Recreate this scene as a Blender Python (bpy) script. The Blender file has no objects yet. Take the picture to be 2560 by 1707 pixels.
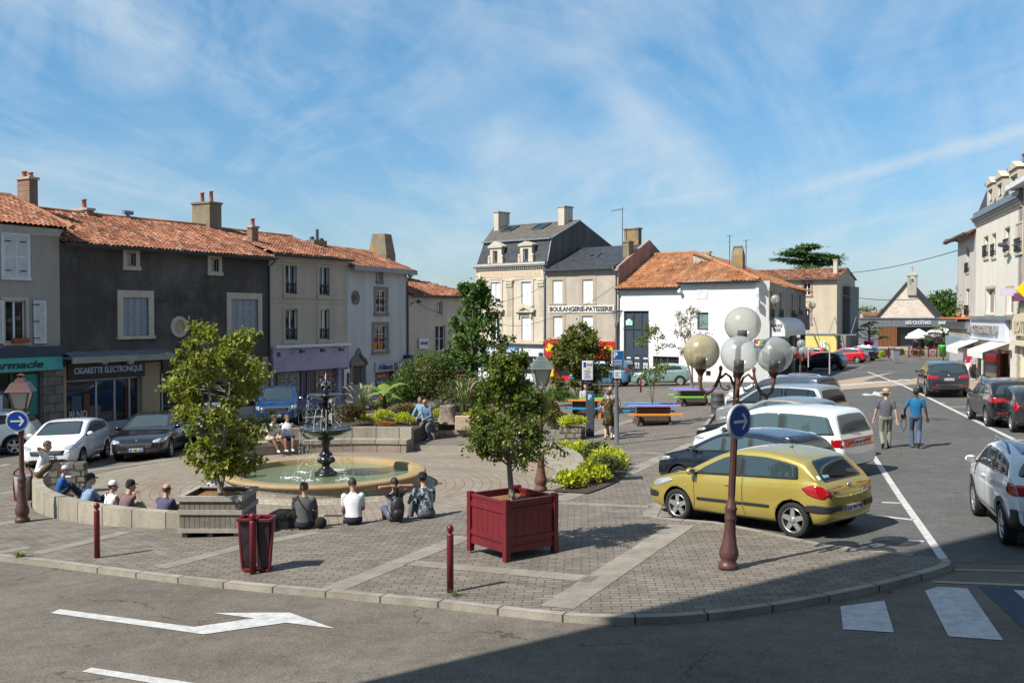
import bpy,bmesh,math,random
import numpy as np
from math import sin,cos,tan,atan2,pi,sqrt,radians as R
from mathutils import Vector,Matrix
from mathutils.bvhtree import BVHTree
from mathutils.geometry import tessellate_polygon
sc=bpy.context.scene
COL=sc.collection
rng=random.Random(7)
FPX,CAMZ,HOR=2489.0,4.0,792.0
PITCH=math.atan((853.5-HOR)/FPX)
cam=bpy.data.cameras.new('camera')
cam.lens=35.0;cam.sensor_width=36.0;cam.clip_end=6000;cam.clip_start=.1
camo=bpy.data.objects.new('camera',cam);COL.objects.link(camo)
camo.location=(0,0,CAMZ);camo.rotation_euler=(pi/2-PITCH,0,0)
sc.camera=camo
def ray(x,y):
 cx,cy=(x-1280)/FPX,(853.5-y)/FPX
 return Vector((cx,cos(PITCH)+cy*sin(PITCH),-sin(PITCH)+cy*cos(PITCH)))
def gz(X,Y):
 return .035*max(-45,min(60,X))-.018*max(-10,min(120,Y))+.3
def g(x,y,h=0.0):
 d=ray(x,y);t=(.3+h-CAMZ)/(d.z-.035*d.x+.018*d.y)
 p=d*t;return Vector((p.x,p.y,CAMZ+d.z*t))
def atz(x,y,z):
 d=ray(x,y);t=(z-CAMZ)/d.z
 return Vector((d.x*t,d.y*t,z))
def aty(x,y,Y):
 d=ray(x,y);t=Y/d.y
 return Vector((d.x*t,Y,CAMZ+d.z*t))
ROADH=-.08
def road(x,y):return g(x,y,ROADH)
def tag(o,label=None,cat=None,group=None,kind=None):
 if label:o['label']=label
 if cat:o['category']=cat
 if group:o['group']=group
 if kind:o['kind']=kind
 return o
def empty(name,loc=(0,0,0),rz=0,label=None,cat=None,group=None):
 o=bpy.data.objects.new(name,None);COL.objects.link(o)
 o.location=loc;o.rotation_euler=(0,0,rz);o.empty_display_size=.2
 return tag(o,label,cat,group)
def copy_tree(o,parent=None):
 c=o.copy();COL.objects.link(c)
 if parent is not None:c.parent=parent
 for ch in list(o.children):copy_tree(ch,c)
 return c
class MB:
 def __init__(s):
  s.v=[];s.f=[];s.m=[];s.uv=[];s.s=[];s.mi=0;s.T=None;s.sm=False
 def add(s,vs,fs,uvs=None,mi=None,sm=None):
  b=len(s.v)
  if s.T is not None:vs=[s.T@Vector(v)for v in vs]
  s.v.extend([tuple(v)for v in vs])
  for k,f in enumerate(fs):
   s.f.append([b+i for i in f]);s.m.append(s.mi if mi is None else mi)
   s.uv.append(uvs[k]if uvs else None);s.s.append(s.sm if sm is None else sm)
  return s
 def box(s,x0,y0,z0,x1,y1,z1,mi=None):
  v=[(x0,y0,z0),(x1,y0,z0),(x1,y1,z0),(x0,y1,z0),(x0,y0,z1),(x1,y0,z1),(x1,y1,z1),(x0,y1,z1)]
  return s.add(v,[(0,3,2,1),(4,5,6,7),(0,1,5,4),(1,2,6,5),(2,3,7,6),(3,0,4,7)],mi=mi,sm=False)
 def cbox(s,c,sx,sy,sz,rz=0,mi=None,rx=0,ry=0):
  M=Matrix.Translation(c)@Matrix.Rotation(rz,4,'Z')@Matrix.Rotation(ry,4,'Y')@Matrix.Rotation(rx,4,'X')
  x,y,z=sx/2,sy/2,sz/2
  v=[M@Vector(p)for p in[(-x,-y,-z),(x,-y,-z),(x,y,-z),(-x,y,-z),(-x,-y,z),(x,-y,z),(x,y,z),(-x,y,z)]]
  return s.add(v,[(0,3,2,1),(4,5,6,7),(0,1,5,4),(1,2,6,5),(2,3,7,6),(3,0,4,7)],mi=mi,sm=False)
 def bar(s,a,b,w,h=None,mi=None):
  a,b=Vector(a),Vector(b);h=h or w;d=(b-a).normalized()
  up=Vector((0,0,1))if abs(d.z)<.95 else Vector((0,1,0))
  r=d.cross(up).normalized()*w/2;u=r.cross(d).normalized()*h/2
  v=[a-r-u,a+r-u,a+r+u,a-r+u,b-r-u,b+r-u,b+r+u,b-r+u]
  return s.add(v,[(0,3,2,1),(4,5,6,7),(0,1,5,4),(1,2,6,5),(2,3,7,6),(3,0,4,7)],mi=mi,sm=False)
 def quad(s,a,b,c,d,uv=None,mi=None):return s.add([a,b,c,d],[(0,1,2,3)],[uv]if uv else None,mi,False)
 def poly(s,pts,mi=None,uv=None):
  return s.add(pts,[tuple(range(len(pts)))],[uv]if uv else None,mi,False)
 def prism(s,pts,vec,mi=None):
  n=len(pts);vec=Vector(vec);p=[Vector(q)for q in pts]
  nn=Vector((0,0,0))
  for i in range(n):nn+=p[i].cross(p[(i+1)%n])
  if nn.dot(vec)>0:p.reverse()
  v=p+[q+vec for q in p]
  fs=[tuple(range(n)),tuple(range(2*n-1,n-1,-1))]+[(i,n+i,n+(i+1)%n,(i+1)%n)for i in range(n)]
  fs=[fs[0],fs[1]]+[tuple(reversed(f))for f in fs[2:]]
  fs[1]=tuple(range(n,2*n))[::-1]
  fs=[tuple(range(n)),tuple(reversed(range(n,2*n)))]+[(i,n+i,n+(i+1)%n,(i+1)%n)[::1]for i in range(n)]
  return s.add(v,fs,mi=mi,sm=False)
 def tube(s,pts,r,n=8,cap=True,mi=None,sm=True):
  pts=[Vector(p)for p in pts];m=len(pts)
  rs=r if isinstance(r,(list,tuple))else[r]*m
  vs=[];d0=(pts[1]-pts[0]).normalized()
  ref=Vector((0,0,1))if abs(d0.z)<.9 else Vector((1,0,0))
  u=d0.cross(ref).normalized()
  for i,p in enumerate(pts):
   d=(pts[min(i+1,m-1)]-pts[max(i-1,0)]).normalized()
   u=(u-d*u.dot(d)).normalized();w=d.cross(u)
   for k in range(n):
    a=2*pi*k/n;vs.append(p+(u*cos(a)+w*sin(a))*rs[i])
  fs=[(i*n+k,i*n+(k+1)%n,(i+1)*n+(k+1)%n,(i+1)*n+k)for i in range(m-1)for k in range(n)]
  s.add(vs,fs,mi=mi,sm=sm)
  if cap:
   s.add(vs[:n],[tuple(reversed(range(n)))],mi=mi,sm=False);s.add(vs[-n:],[tuple(range(n))],mi=mi,sm=False)
  return s
 def lathe(s,prof,n=24,c=(0,0,0),mi=None,sm=True,a0=0,a1=2*pi,axis='Z'):
  full=abs(a1-a0-2*pi)<1e-6;cnt=n if full else n+1;vs=[];c=Vector(c)
  for r,z in prof:
   for k in range(cnt):
    a=a0+(a1-a0)*k/n
    p=Vector((r*cos(a),r*sin(a),z))
    if axis=='Y':p=Vector((p.x,p.z,p.y))
    if axis=='X':p=Vector((p.z,p.x,p.y))
    vs.append(c+p)
  fs=[]
  for i in range(len(prof)-1):
   for k in range(n):
    k2=(k+1)%cnt
    f=(i*cnt+k,i*cnt+k2,(i+1)*cnt+k2,(i+1)*cnt+k)
    fs.append(f if axis!='Y'else f[::-1])
  return s.add(vs,fs,mi=mi,sm=sm)
 def ball(s,c,r,n=12,m=8,mi=None):
  rx,ry,rz_=r if isinstance(r,(tuple,list))else(r,r,r)
  c=Vector(c);vs=[c+Vector((0,0,-rz_))]
  for i in range(1,m):
   t=-pi/2+pi*i/m
   for k in range(n):vs.append(c+Vector((rx*cos(t)*cos(2*pi*k/n),ry*cos(t)*sin(2*pi*k/n),rz_*sin(t))))
  vs.append(c+Vector((0,0,rz_)));e=len(vs)-1
  fs=[(0,1+(k+1)%n,1+k)for k in range(n)]
  fs+=[(1+i*n+k,1+i*n+(k+1)%n,1+(i+1)*n+(k+1)%n,1+(i+1)*n+k)for i in range(m-2)for k in range(n)]
  fs+=[(e,1+(m-2)*n+k,1+(m-2)*n+(k+1)%n)for k in range(n)]
  return s.add(vs,fs,mi=mi,sm=True)
 def build(s,name,mats,parent=None,bevel=0,loc=None,rz=0,seg=2,sub=0):
  me=bpy.data.meshes.new(name);me.from_pydata(s.v,[],s.f)
  if not isinstance(mats,(list,tuple)):mats=[mats]
  for m in mats:me.materials.append(m)
  me.polygons.foreach_set('material_index',s.m)
  me.polygons.foreach_set('use_smooth',s.s)
  if any(u is not None for u in s.uv):
   l=me.uv_layers.new(name='UVMap');fl=[]
   for f,u in zip(s.f,s.uv):
    for i in range(len(f)):fl.extend(u[i]if u is not None else(0,0))
   l.data.foreach_set('uv',fl)
  me.update()
  o=bpy.data.objects.new(name,me);COL.objects.link(o)
  if parent is not None:o.parent=parent
  if loc is not None:o.location=loc
  if rz:o.rotation_euler=(0,0,rz)
  if bevel:
   b=o.modifiers.new('bevel','BEVEL');b.width=bevel;b.segments=seg;b.limit_method='ANGLE';b.angle_limit=R(40)
  if sub:
   b=o.modifiers.new('sub','SUBSURF');b.levels=sub;b.render_levels=sub
  return o
def eval_mesh(o):
 dg=bpy.context.evaluated_depsgraph_get();dg.update()
 me=bpy.data.meshes.new_from_object(o.evaluated_get(dg),depsgraph=dg)
 o.modifiers.clear();old=o.data;me.name=old.name;o.data=me;bpy.data.meshes.remove(old)
 return o
_tc={}
def text_geo(txt,size,depth=.01,bold=0,shear=0,align='CENTER',space=1.0):
 key=(txt,size,depth,bold,shear,align,space)
 if key not in _tc:
  c=bpy.data.curves.new('t','FONT');c.body=txt;c.size=size;c.extrude=depth;c.offset=bold
  c.shear=shear;c.align_x=align;c.space_character=space;c.resolution_u=3
  o=bpy.data.objects.new('t',c);COL.objects.link(o)
  dg=bpy.context.evaluated_depsgraph_get();dg.update()
  me=o.evaluated_get(dg).to_mesh()
  vs=[Vector((v.co.x,-v.co.z,v.co.y))for v in me.vertices];fs=[tuple(p.vertices)for p in me.polygons]
  o.evaluated_get(dg).to_mesh_clear();bpy.data.objects.remove(o);bpy.data.curves.remove(c)
  _tc[key]=(vs,fs)
 return _tc[key]
def text_fit(mb,txt,x0,x1,z0,z1,y,depth=.01,bold=0,shear=0,mi=None,T=None):
 vs,fs=text_geo(txt,1.0,.05,bold,shear,'LEFT')
 ax=min(v.x for v in vs);bx=max(v.x for v in vs);az=min(v.z for v in vs);bz=max(v.z for v in vs)
 out=[]
 for v in vs:
  p=Vector((x0+(v.x-ax)/(bx-ax)*(x1-x0),y+v.y*depth/.05,z0+(v.z-az)/(bz-az)*(z1-z0)))
  out.append(T@p if T is not None else p)
 mb.add(out,fs,mi=mi,sm=False)
class NT:
 def __init__(s,m):
  m.use_nodes=True;s.nt=m.node_tree;s.nt.nodes.clear()
 def n(s,t,**kw):
  nd=s.nt.nodes.new(t)
  for k,v in kw.items():
   if k.startswith('i_'):nd.inputs[int(k[2:])if k[2:].isdigit()else k[2:]].default_value=v
   else:setattr(nd,k,v)
  return nd
 def l(s,a,ao,b,bi):s.nt.links.new(a.outputs[ao],b.inputs[bi])
 def math(s,op,a,b=None,ao=0,bo=0,clamp=False):
  nd=s.n('ShaderNodeMath',operation=op,use_clamp=clamp)
  for k,(x,o)in enumerate(((a,ao),(b,bo))):
   if x is None:continue
   if isinstance(x,(int,float)):nd.inputs[k].default_value=x
   else:s.l(x,o,nd,k)
  return nd
 def mix(s,f,a,b,fo=0,ao=None,bo=None,blend='MIX'):
  nd=s.n('ShaderNodeMix',data_type='RGBA',blend_type=blend)
  for idx,x,o in((0,f,fo),(6,a,ao),(7,b,bo)):
   if isinstance(x,(int,float)):nd.inputs[idx].default_value=x
   elif isinstance(x,(tuple,list)):nd.inputs[idx].default_value=(*x[:3],1)
   else:s.l(x,o if o is not None else(2 if x.bl_idname=='ShaderNodeMix'else 0),nd,idx)
  return nd
 def ramp(s,src,stops,so=0):
  nd=s.n('ShaderNodeValToRGB');e=nd.color_ramp.elements
  while len(e)>1:e.remove(e[-1])
  for k,(p,c)in enumerate(stops):
   q=e[0]if k==0 else e.new(p)
   q.position=p;q.color=(*c,1)if isinstance(c,(tuple,list))else(c,c,c,1)
  s.l(src,so,nd,0);return nd
def _out(t,col,colo,rough,metal=0,coat=0,bumpsrc=None,bo=0,bstr=.3,bdist=.02,spec=.5,rsrc=None):
 b=t.n('ShaderNodeBsdfPrincipled');o=t.n('ShaderNodeOutputMaterial')
 if isinstance(col,(tuple,list)):b.inputs['Base Color'].default_value=(*col,1)
 else:t.l(col,colo,b,'Base Color')
 b.inputs['Roughness'].default_value=rough;b.inputs['Metallic'].default_value=metal
 b.inputs['Coat Weight'].default_value=coat;b.inputs['Coat Roughness'].default_value=.03
 b.inputs['Specular IOR Level'].default_value=spec
 if rsrc is not None:t.l(rsrc,0,b,'Roughness')
 if bumpsrc is not None:
  u=t.n('ShaderNodeBump');u.inputs['Strength'].default_value=bstr;u.inputs['Distance'].default_value=bdist
  t.l(bumpsrc,bo,u,'Height');t.l(u,0,b,'Normal')
 t.l(b,0,o,0);return b
_mats={}
def mat(name,c1,c2=None,scale=1.5,rough=.8,fine=.12,fscale=60,bump=0,bdist=.01,metal=0,coat=0,streak=0,spec=.4,stain=None,world=False):
 if name in _mats:return _mats[name]
 m=bpy.data.materials.new(name);t=NT(m)
 if c2 is None and fine==0 and bump==0:
  _out(t,c1,0,rough,metal,coat,spec=spec);_mats[name]=m;return m
 tc=t.n('ShaderNodeTexCoord')
 if world:tc=t.n('ShaderNodeNewGeometry')
 co=0 if world else 3
 n1=t.n('ShaderNodeTexNoise');n1.inputs['Scale'].default_value=scale;n1.inputs['Detail'].default_value=6;n1.inputs['Roughness'].default_value=.6
 t.l(tc,co,n1,'Vector')
 f1=t.ramp(n1,[(.32,0),(.68,1)])
 col=t.mix(f1,c1,c2 if c2 else c1)
 n2=t.n('ShaderNodeTexNoise');n2.inputs['Scale'].default_value=fscale;n2.inputs['Detail'].default_value=4
 t.l(tc,co,n2,'Vector')
 if fine:
  f2=t.ramp(n2,[(.25,1-fine*2),(.75,1+fine*1.2)])
  col=t.mix(1.0,col,f2,blend='MULTIPLY')
 if streak:
  mp=t.n('ShaderNodeMapping');mp.inputs['Scale'].default_value=(.9,.9,.13);t.l(tc,co,mp,0)
  n3=t.n('ShaderNodeTexNoise');n3.inputs['Scale'].default_value=1.6;n3.inputs['Detail'].default_value=7;t.l(mp,0,n3,'Vector')
  f3=t.ramp(n3,[(.40,1-streak*.6),(.66,1.0)])
  col=t.mix(1.0,col,f3,blend='MULTIPLY')
 if stain:
  n4=t.n('ShaderNodeTexNoise');n4.inputs['Scale'].default_value=scale*.6;n4.inputs['Detail'].default_value=8;n4.inputs['Roughness'].default_value=.7
  mp=t.n('ShaderNodeMapping');mp.inputs['Location'].default_value=(7,3,5);t.l(tc,co,mp,0);t.l(mp,0,n4,'Vector')
  col=t.mix(t.ramp(n4,[(.52,0),(.66,1)]),col,stain)
 _out(t,col,2,rough,metal,coat,n2 if bump else None,0,bump,bdist,spec)
 _mats[name]=m;return m
def plain(name,c,rough=.5,metal=0,coat=0,spec=.5):return mat(name,c,None,rough=rough,metal=metal,coat=coat,fine=0,spec=spec)
def brickmat(name,c1,c2,mortar,bw,bh,uv=True,msize=.012,rough=.85,bump=.5,offset=.5,wear=None,dirt=.35,world=False,rot=0,var=None,bdist=.012,wobble=0):
 m=bpy.data.materials.new(name);t=NT(m)
 tc=t.n('ShaderNodeTexCoord');src,so=(tc,2)if uv else(tc,3)
 if world:src,so=t.n('ShaderNodeNewGeometry'),0
 mp=t.n('ShaderNodeMapping');mp.inputs['Rotation'].default_value=rot if isinstance(rot,tuple)else(0,0,rot);t.l(src,so,mp,0)
 vec=mp
 if wobble:
  wn=t.n('ShaderNodeTexNoise');wn.inputs['Scale'].default_value=2.5;t.l(mp,0,wn,'Vector')
  vs=t.n('ShaderNodeVectorMath',operation='SCALE');vs.inputs['Scale'].default_value=wobble;t.l(wn,1,vs,0)
  va=t.n('ShaderNodeVectorMath',operation='ADD');t.l(mp,0,va,0);t.l(vs,0,va,1);vec=va
 b=t.n('ShaderNodeTexBrick',offset=offset,squash=1.0)
 for k,v in(('Color1',(0,0,0,1)),('Color2',(1,1,1,1)),('Mortar',(.5,.5,.5,1)),('Scale',1.0),('Mortar Size',msize),('Mortar Smooth',.3),('Bias',0.0),('Brick Width',bw),('Row Height',bh)):
  b.inputs[k].default_value=v
 t.l(vec,0,b,'Vector')
 col=t.mix(b,c1,c2,fo=0)
 n1=t.n('ShaderNodeTexNoise');n1.inputs['Scale'].default_value=.35;n1.inputs['Detail'].default_value=7;n1.inputs['Roughness'].default_value=.62
 t.l(src,so,n1,'Vector')
 if var:col=t.mix(t.ramp(n1,[(.4,0),(.62,1)]),col,t.mix(b,var,[x*.8 for x in var],fo=0))
 n2=t.n('ShaderNodeTexNoise');n2.inputs['Scale'].default_value=55;n2.inputs['Detail'].default_value=3;t.l(src,so,n2,'Vector')
 col=t.mix(1.0,col,t.ramp(n2,[(.25,.72),(.75,1.18)]),blend='MULTIPLY')
 n3=t.n('ShaderNodeTexNoise');n3.inputs['Scale'].default_value=1.7;n3.inputs['Detail'].default_value=8;n3.inputs['Roughness'].default_value=.7;t.l(src,so,n3,'Vector')
 col=t.mix(1.0,col,t.ramp(n3,[(.3,1-dirt),(.6,1.05)]),blend='MULTIPLY')
 if wear:
  w=t.n('ShaderNodeTexNoise');w.inputs['Scale'].default_value=.9;w.inputs['Detail'].default_value=9;w.inputs['Roughness'].default_value=.75
  t.l(src,so,w,'Vector');col=t.mix(t.ramp(w,[(.56,0),(.7,.7)]),col,wear)
 col=t.mix(b,col,mortar,fo=1)
 h=t.math('SUBTRACT',t.math('MULTIPLY',n2,.25),t.math('MULTIPLY',b,1.0,ao=1))
 _out(t,col,2,rough,bumpsrc=h,bstr=bump,bdist=bdist,spec=.3)
 return m
SUN_AZ,SUN_EL=R(33),R(46)
TOSUN=Vector((-cos(SUN_AZ)*cos(SUN_EL),-sin(SUN_AZ)*cos(SUN_EL),sin(SUN_EL)))
sl=bpy.data.lights.new('sun','SUN');sl.energy=5.0;sl.angle=R(.53);sl.color=(1,.945,.86)
so_=bpy.data.objects.new('sun',sl);COL.objects.link(so_)
so_.rotation_euler=TOSUN.to_track_quat('Z','Y').to_euler();so_.location=(-40,-30,60)
w=bpy.data.worlds.new('World');sc.world=w;w.use_nodes=True
class WT(NT):
 def __init__(s,w):s.nt=w.node_tree;s.nt.nodes.clear()
t=WT(w)
sky=t.n('ShaderNodeTexSky',sky_type='NISHITA',sun_disc=False,sun_elevation=SUN_EL,altitude=100.0,air_density=1.0,dust_density=.7,ozone_density=2.2)
sky.sun_rotation=atan2(TOSUN.x,TOSUN.y)
tc=t.n('ShaderNodeTexCoord');sx=t.n('ShaderNodeSeparateXYZ');t.l(tc,0,sx,0)
zz=t.math('ADD',t.math('MAXIMUM',sx,0.0,ao=2),.16)
px=t.math('DIVIDE',sx,zz,ao=0);py=t.math('DIVIDE',sx,zz,ao=1)
cb=t.n('ShaderNodeCombineXYZ');t.l(px,0,cb,0);t.l(py,0,cb,1)
def cirrus(rot,scl,loc,nscale,lo,hi,det=9,dist=.6):
 mp=t.n('ShaderNodeMapping',vector_type='TEXTURE');mp.inputs['Rotation'].default_value=(0,0,rot);mp.inputs['Scale'].default_value=scl;mp.inputs['Location'].default_value=loc
 t.l(cb,0,mp,0)
 n=t.n('ShaderNodeTexNoise');n.inputs['Scale'].default_value=nscale;n.inputs['Detail'].default_value=det;n.inputs['Roughness'].default_value=.58;n.inputs['Distortion'].default_value=dist
 t.l(mp,0,n,'Vector');return t.ramp(n,[(lo,0),(hi,1)])
c1=cirrus(R(68),(2.3,.75,1),(3.1,1.2,0),1.0,.41,.80,10,1.3)
c2=cirrus(R(112),(1.9,.8,1),(8.3,4.7,0),1.7,.43,.80,10,1.7)
c3=cirrus(R(12),(1.2,1.1,1),(1.3,9.7,0),.7,.32,.78,5)
c4=cirrus(R(80),(2.6,.5,1),(5.3,2.7,0),2.2,.42,.80,10,1.4)
cl=t.math('ADD',t.math('MULTIPLY',c1,.72),t.math('MULTIPLY',t.math('MULTIPLY',c2,c3),.85))
cl=t.math('ADD',cl,t.math('MULTIPLY',t.math('MULTIPLY',c4,c3),.5))
pa,pb=ray(1890,500).normalized(),ray(2560,330).normalized();nrm=pa.cross(pb).normalized()
dt=t.n('ShaderNodeVectorMath',operation='DOT_PRODUCT');dt.inputs[1].default_value=nrm;t.l(tc,0,dt,0)
nz=t.n('ShaderNodeTexNoise');nz.inputs['Scale'].default_value=14;nz.inputs['Detail'].default_value=7;t.l(tc,0,nz,'Vector')
dd=t.math('ADD',t.math('ABSOLUTE',t.math('ADD',dt,t.math('MULTIPLY',t.math('SUBTRACT',nz,.5),.010),ao=1)),0.0)
ct=t.n('ShaderNodeMapRange');ct.inputs[1].default_value=.0095;ct.inputs[2].default_value=.001;t.l(dd,0,ct,0)
gx=t.n('ShaderNodeMapRange');gx.inputs[1].default_value=.20;gx.inputs[2].default_value=.34;t.l(sx,0,gx,0)
gy=t.n('ShaderNodeMapRange');gy.inputs[1].default_value=.05;gy.inputs[2].default_value=.2;t.l(sx,1,gy,0)
ctr=t.math('MULTIPLY',t.math('MULTIPLY',ct,gx),t.math('MULTIPLY',gy,.42))
cl=t.math('MINIMUM',t.math('ADD',cl,ctr),.66)
hz=t.n('ShaderNodeMapRange');hz.inputs[1].default_value=.34;hz.inputs[2].default_value=.0;hz.inputs[3].default_value=0;hz.inputs[4].default_value=.10;t.l(sx,2,hz,0)
cl=t.math('MAXIMUM',cl,hz)
el=t.n('ShaderNodeMapRange');el.inputs[1].default_value=.0;el.inputs[2].default_value=.30;t.l(sx,2,el,0)
skc=t.mix(1.0,sky,t.mix(el,(.78,.90,1.06),(.67,1.20,1.38)),blend='MULTIPLY')
mx=t.mix(cl,skc,(5.9,6.9,7.7))
bg=t.n('ShaderNodeBackground');bg.inputs[1].default_value=.077;t.l(mx,2,bg,0)
wo=t.n('ShaderNodeOutputWorld');t.l(bg,0,wo,0)
sc.view_settings.view_transform='Standard';sc.view_settings.look='None';sc.view_settings.exposure=.52;sc.view_settings.gamma=1
sc.cycles.max_bounces=6;sc.cycles.transparent_max_bounces=12;sc.cycles.use_denoising=True
sc.cycles.sample_clamp_indirect=6;sc.cycles.caustics_reflective=False;sc.cycles.caustics_refractive=False
def asphalt(name,c1,c2,moss=None):
 m=bpy.data.materials.new(name);t=NT(m);ge=t.n('ShaderNodeNewGeometry')
 def nz(s,d=6,r=.6):
  n=t.n('ShaderNodeTexNoise');n.inputs['Scale'].default_value=s;n.inputs['Detail'].default_value=d;n.inputs['Roughness'].default_value=r;t.l(ge,0,n,'Vector');return n
 col=t.mix(t.ramp(nz(.35,7,.65),[(.35,0),(.65,1)]),c1,c2)
 a=nz(38,3,.7);col=t.mix(1.0,col,t.ramp(a,[(.28,.55),(.5,1.0),(.72,1.5)]),blend='MULTIPLY')
 col=t.mix(1.0,col,t.ramp(nz(3.5,7,.75),[(.35,.80),(.6,1.06)]),blend='MULTIPLY')
 col=t.mix(t.ramp(nz(2.2,3,.5),[(.70,0),(.74,.45)]),col,[x*.45 for x in c1])
 wv=nz(1.1,5,.6);sc1=t.n('ShaderNodeVectorMath',operation='SCALE');sc1.inputs['Scale'].default_value=1.1;t.l(wv,1,sc1,0)
 ad=t.n('ShaderNodeVectorMath',operation='ADD');t.l(ge,0,ad,0);t.l(sc1,0,ad,1)
 vo=t.n('ShaderNodeTexVoronoi',feature='DISTANCE_TO_EDGE');vo.inputs['Scale'].default_value=.32;t.l(ad,0,vo,'Vector')
 cr=t.ramp(vo,[(0,1),(.006,0)])
 gate=t.ramp(nz(.5,3),[(.5,0),(.58,1)])
 col=t.mix(t.math('MULTIPLY',cr,t.math('MULTIPLY',gate,.8)),col,(.012,.012,.012))
 if moss:col=t.mix(t.math('MULTIPLY',t.ramp(nz(.8,8,.7),[(.6,0),(.7,1)]),t.ramp(nz(20,4),[(.5,0),(.62,.5)])),col,moss)
 _out(t,col,2,.9,bumpsrc=a,bstr=.6,bdist=.012,spec=.25)
 return m
M_road=asphalt('road_asphalt',(.112,.097,.079),(.170,.149,.124),(.15,.13,.055))
M_road2=asphalt('street_asphalt',(.088,.088,.085),(.112,.111,.107))
M_paver=brickmat('concrete_pavers',(.165,.142,.117),(.225,.195,.163),(.058,.05,.042),.27,.135,world=True,rot=R(4),msize=.0072,dirt=.35,wear=(.25,.22,.18),bump=.8,bdist=.015)
M_slab=mat('granite_slab',(.28,.25,.205),(.23,.205,.17),1.2,.85,.16,70,.3,world=True,stain=(.33,.32,.22))
M_band=brickmat('granite_bands',(.255,.228,.19),(.31,.28,.235),(.14,.122,.10),.62,3.0,uv=True,msize=.008,offset=0,dirt=.40,wear=(.23,.20,.165),bump=.4)
M_kerb=brickmat('granite_kerb',(.27,.245,.205),(.36,.325,.275),(.05,.045,.038),.95,2.0,uv=True,msize=.016,offset=0,dirt=.4,wear=(.30,.21,.14),bump=.6)
def paint(name,c):
 m=bpy.data.materials.new(name);t=NT(m);ge=t.n('ShaderNodeNewGeometry')
 n=t.n('ShaderNodeTexNoise');n.inputs['Scale'].default_value=6;n.inputs['Detail'].default_value=9;n.inputs['Roughness'].default_value=.75;t.l(ge,0,n,'Vector')
 n2=t.n('ShaderNodeTexNoise');n2.inputs['Scale'].default_value=45;n2.inputs['Detail'].default_value=3;t.l(ge,0,n2,'Vector')
 col=t.mix(t.ramp(n,[(.36,0),(.62,1)]),[x*.62 for x in c],c)
 col=t.mix(t.ramp(n2,[(.60,0),(.72,.8)]),col,(.17,.155,.14))
 _out(t,col,2,.75,bumpsrc=n2,bstr=.3,bdist=.005);return m
M_paint=paint('road_paint',(.56,.556,.54));M_bluepaint=paint('blue_road_paint',(.025,.045,.085))
M_peach=mat('peach_paving',(.36,.28,.21),(.31,.24,.185),.6,.9,.12,30,.2,world=True)
C=Vector((-5.1,27.2));PZ=-.6;RP=7.3
NA=96
def ringpt(r,k,h):
 a=2*pi*k/NA;x,y=C.x+r*cos(a),C.y+r*sin(a);return(x,y,gz(x,y)+h)
mb=MB();rs=[RP+.3,10,15,22,30,40,50,60,70,80,90,100,120,150,200,400,900,3000]
vs=[ringpt(r,k,ROADH)for r in rs for k in range(NA)]
mb.add(vs,[(i*NA+k,i*NA+(k+1)%NA,(i+1)*NA+(k+1)%NA,(i+1)*NA+k)for i in range(len(rs)-1)for k in range(NA)])
for i,f in enumerate(mb.f):mb.f[i]=f[::-1]
tag(mb.build('ground',M_road),'grey asphalt ground of the town square and the road in front of it',kind='structure')
def sheet(pts,h,mb,uvdir=None):
 v=[(p[0],p[1],gz(p[0],p[1])+h)for p in pts]
 tri=tessellate_polygon([[Vector(q)for q in v]])
 fs=[]
 for a,b,c in tri:
  n=(Vector(v[b])-Vector(v[a])).cross(Vector(v[c])-Vector(v[a]))
  fs.append((a,b,c)if n.z>0 else(a,c,b))
 mb.add(v,fs,sm=False);return mb
def px(pts,h=0.0):return[tuple(g(x,y,h)[:2])for x,y in pts]
mb=MB();sheet(px([(2110,1440),(2330,1418),(2385,1408),(2640,1412),(2640,1200),(2640,960),(2420,945),(2360,905),(1985,905),(1800,950),(1640,1240),(1700,1330),(1900,1400)],ROADH),ROADH+.004,mb)
tag(mb.build('street',M_road2),kind='structure')
kerbline=[(-420,1352),(0,1391),(240,1420),(402,1440),(610,1462),(800,1478),(950,1492),(1100,1506),(1250,1523),(1400,1538),(1500,1544),(1580,1545),(1700,1541),(1850,1526),(2000,1503),(2130,1478),(2230,1456),(2320,1432),(2370,1416),(2379,1404),(2365,1396)]
parkline=[(2290,1386),(2200,1376),(2080,1362),(1990,1345),(1900,1325),(1790,1304),(1700,1297),(1643,1292)]
front=[(1668,1240),(1700,1180),(1745,1100),(1780,1045),(1812,1000),(1835,975)]
K=px(kerbline);Pk=px(parkline)
Fr=px(front)
back=[(9.5,62.0),(4,66),(-1.5,62),(-4,50),(-6.0,43),(-10.6,37.6)]
leftb=px([(446,1140),(193,1176),(120,1150),(-100,1190),(-500,1215)])
outer=K+Pk+Fr+back+leftb
hole=[(C.x+RP*cos(2*pi*k/NA),C.y+RP*sin(2*pi*k/NA))for k in range(NA)]
mb=MB()
lo=[Vector((p[0],p[1],gz(*p)))for p in outer];lh=[Vector((p[0],p[1],gz(*p)))for p in hole]
allv=lo+lh
for tr in tessellate_polygon([lo,lh]):
 n=(allv[tr[1]]-allv[tr[0]]).cross(allv[tr[2]]-allv[tr[0]])
 mb.add([allv[i]for i in(tr if n.z>0 else tr[::-1])],[(0,1,2)])
mb.mi=1
for i in range(len(lo)):
 a,b=lo[i],lo[(i+1)%len(lo)];d=Vector((0,0,.2));mb.quad(a-d,b-d,b,a)
for i in range(NA):
 a,b=lh[i],lh[(i+1)%NA];mb.quad(Vector((a.x,a.y,PZ-.05)),Vector((b.x,b.y,PZ-.05)),b,a)
tag(mb.build('pavement',[M_paver,M_slab]),kind='structure')
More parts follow.
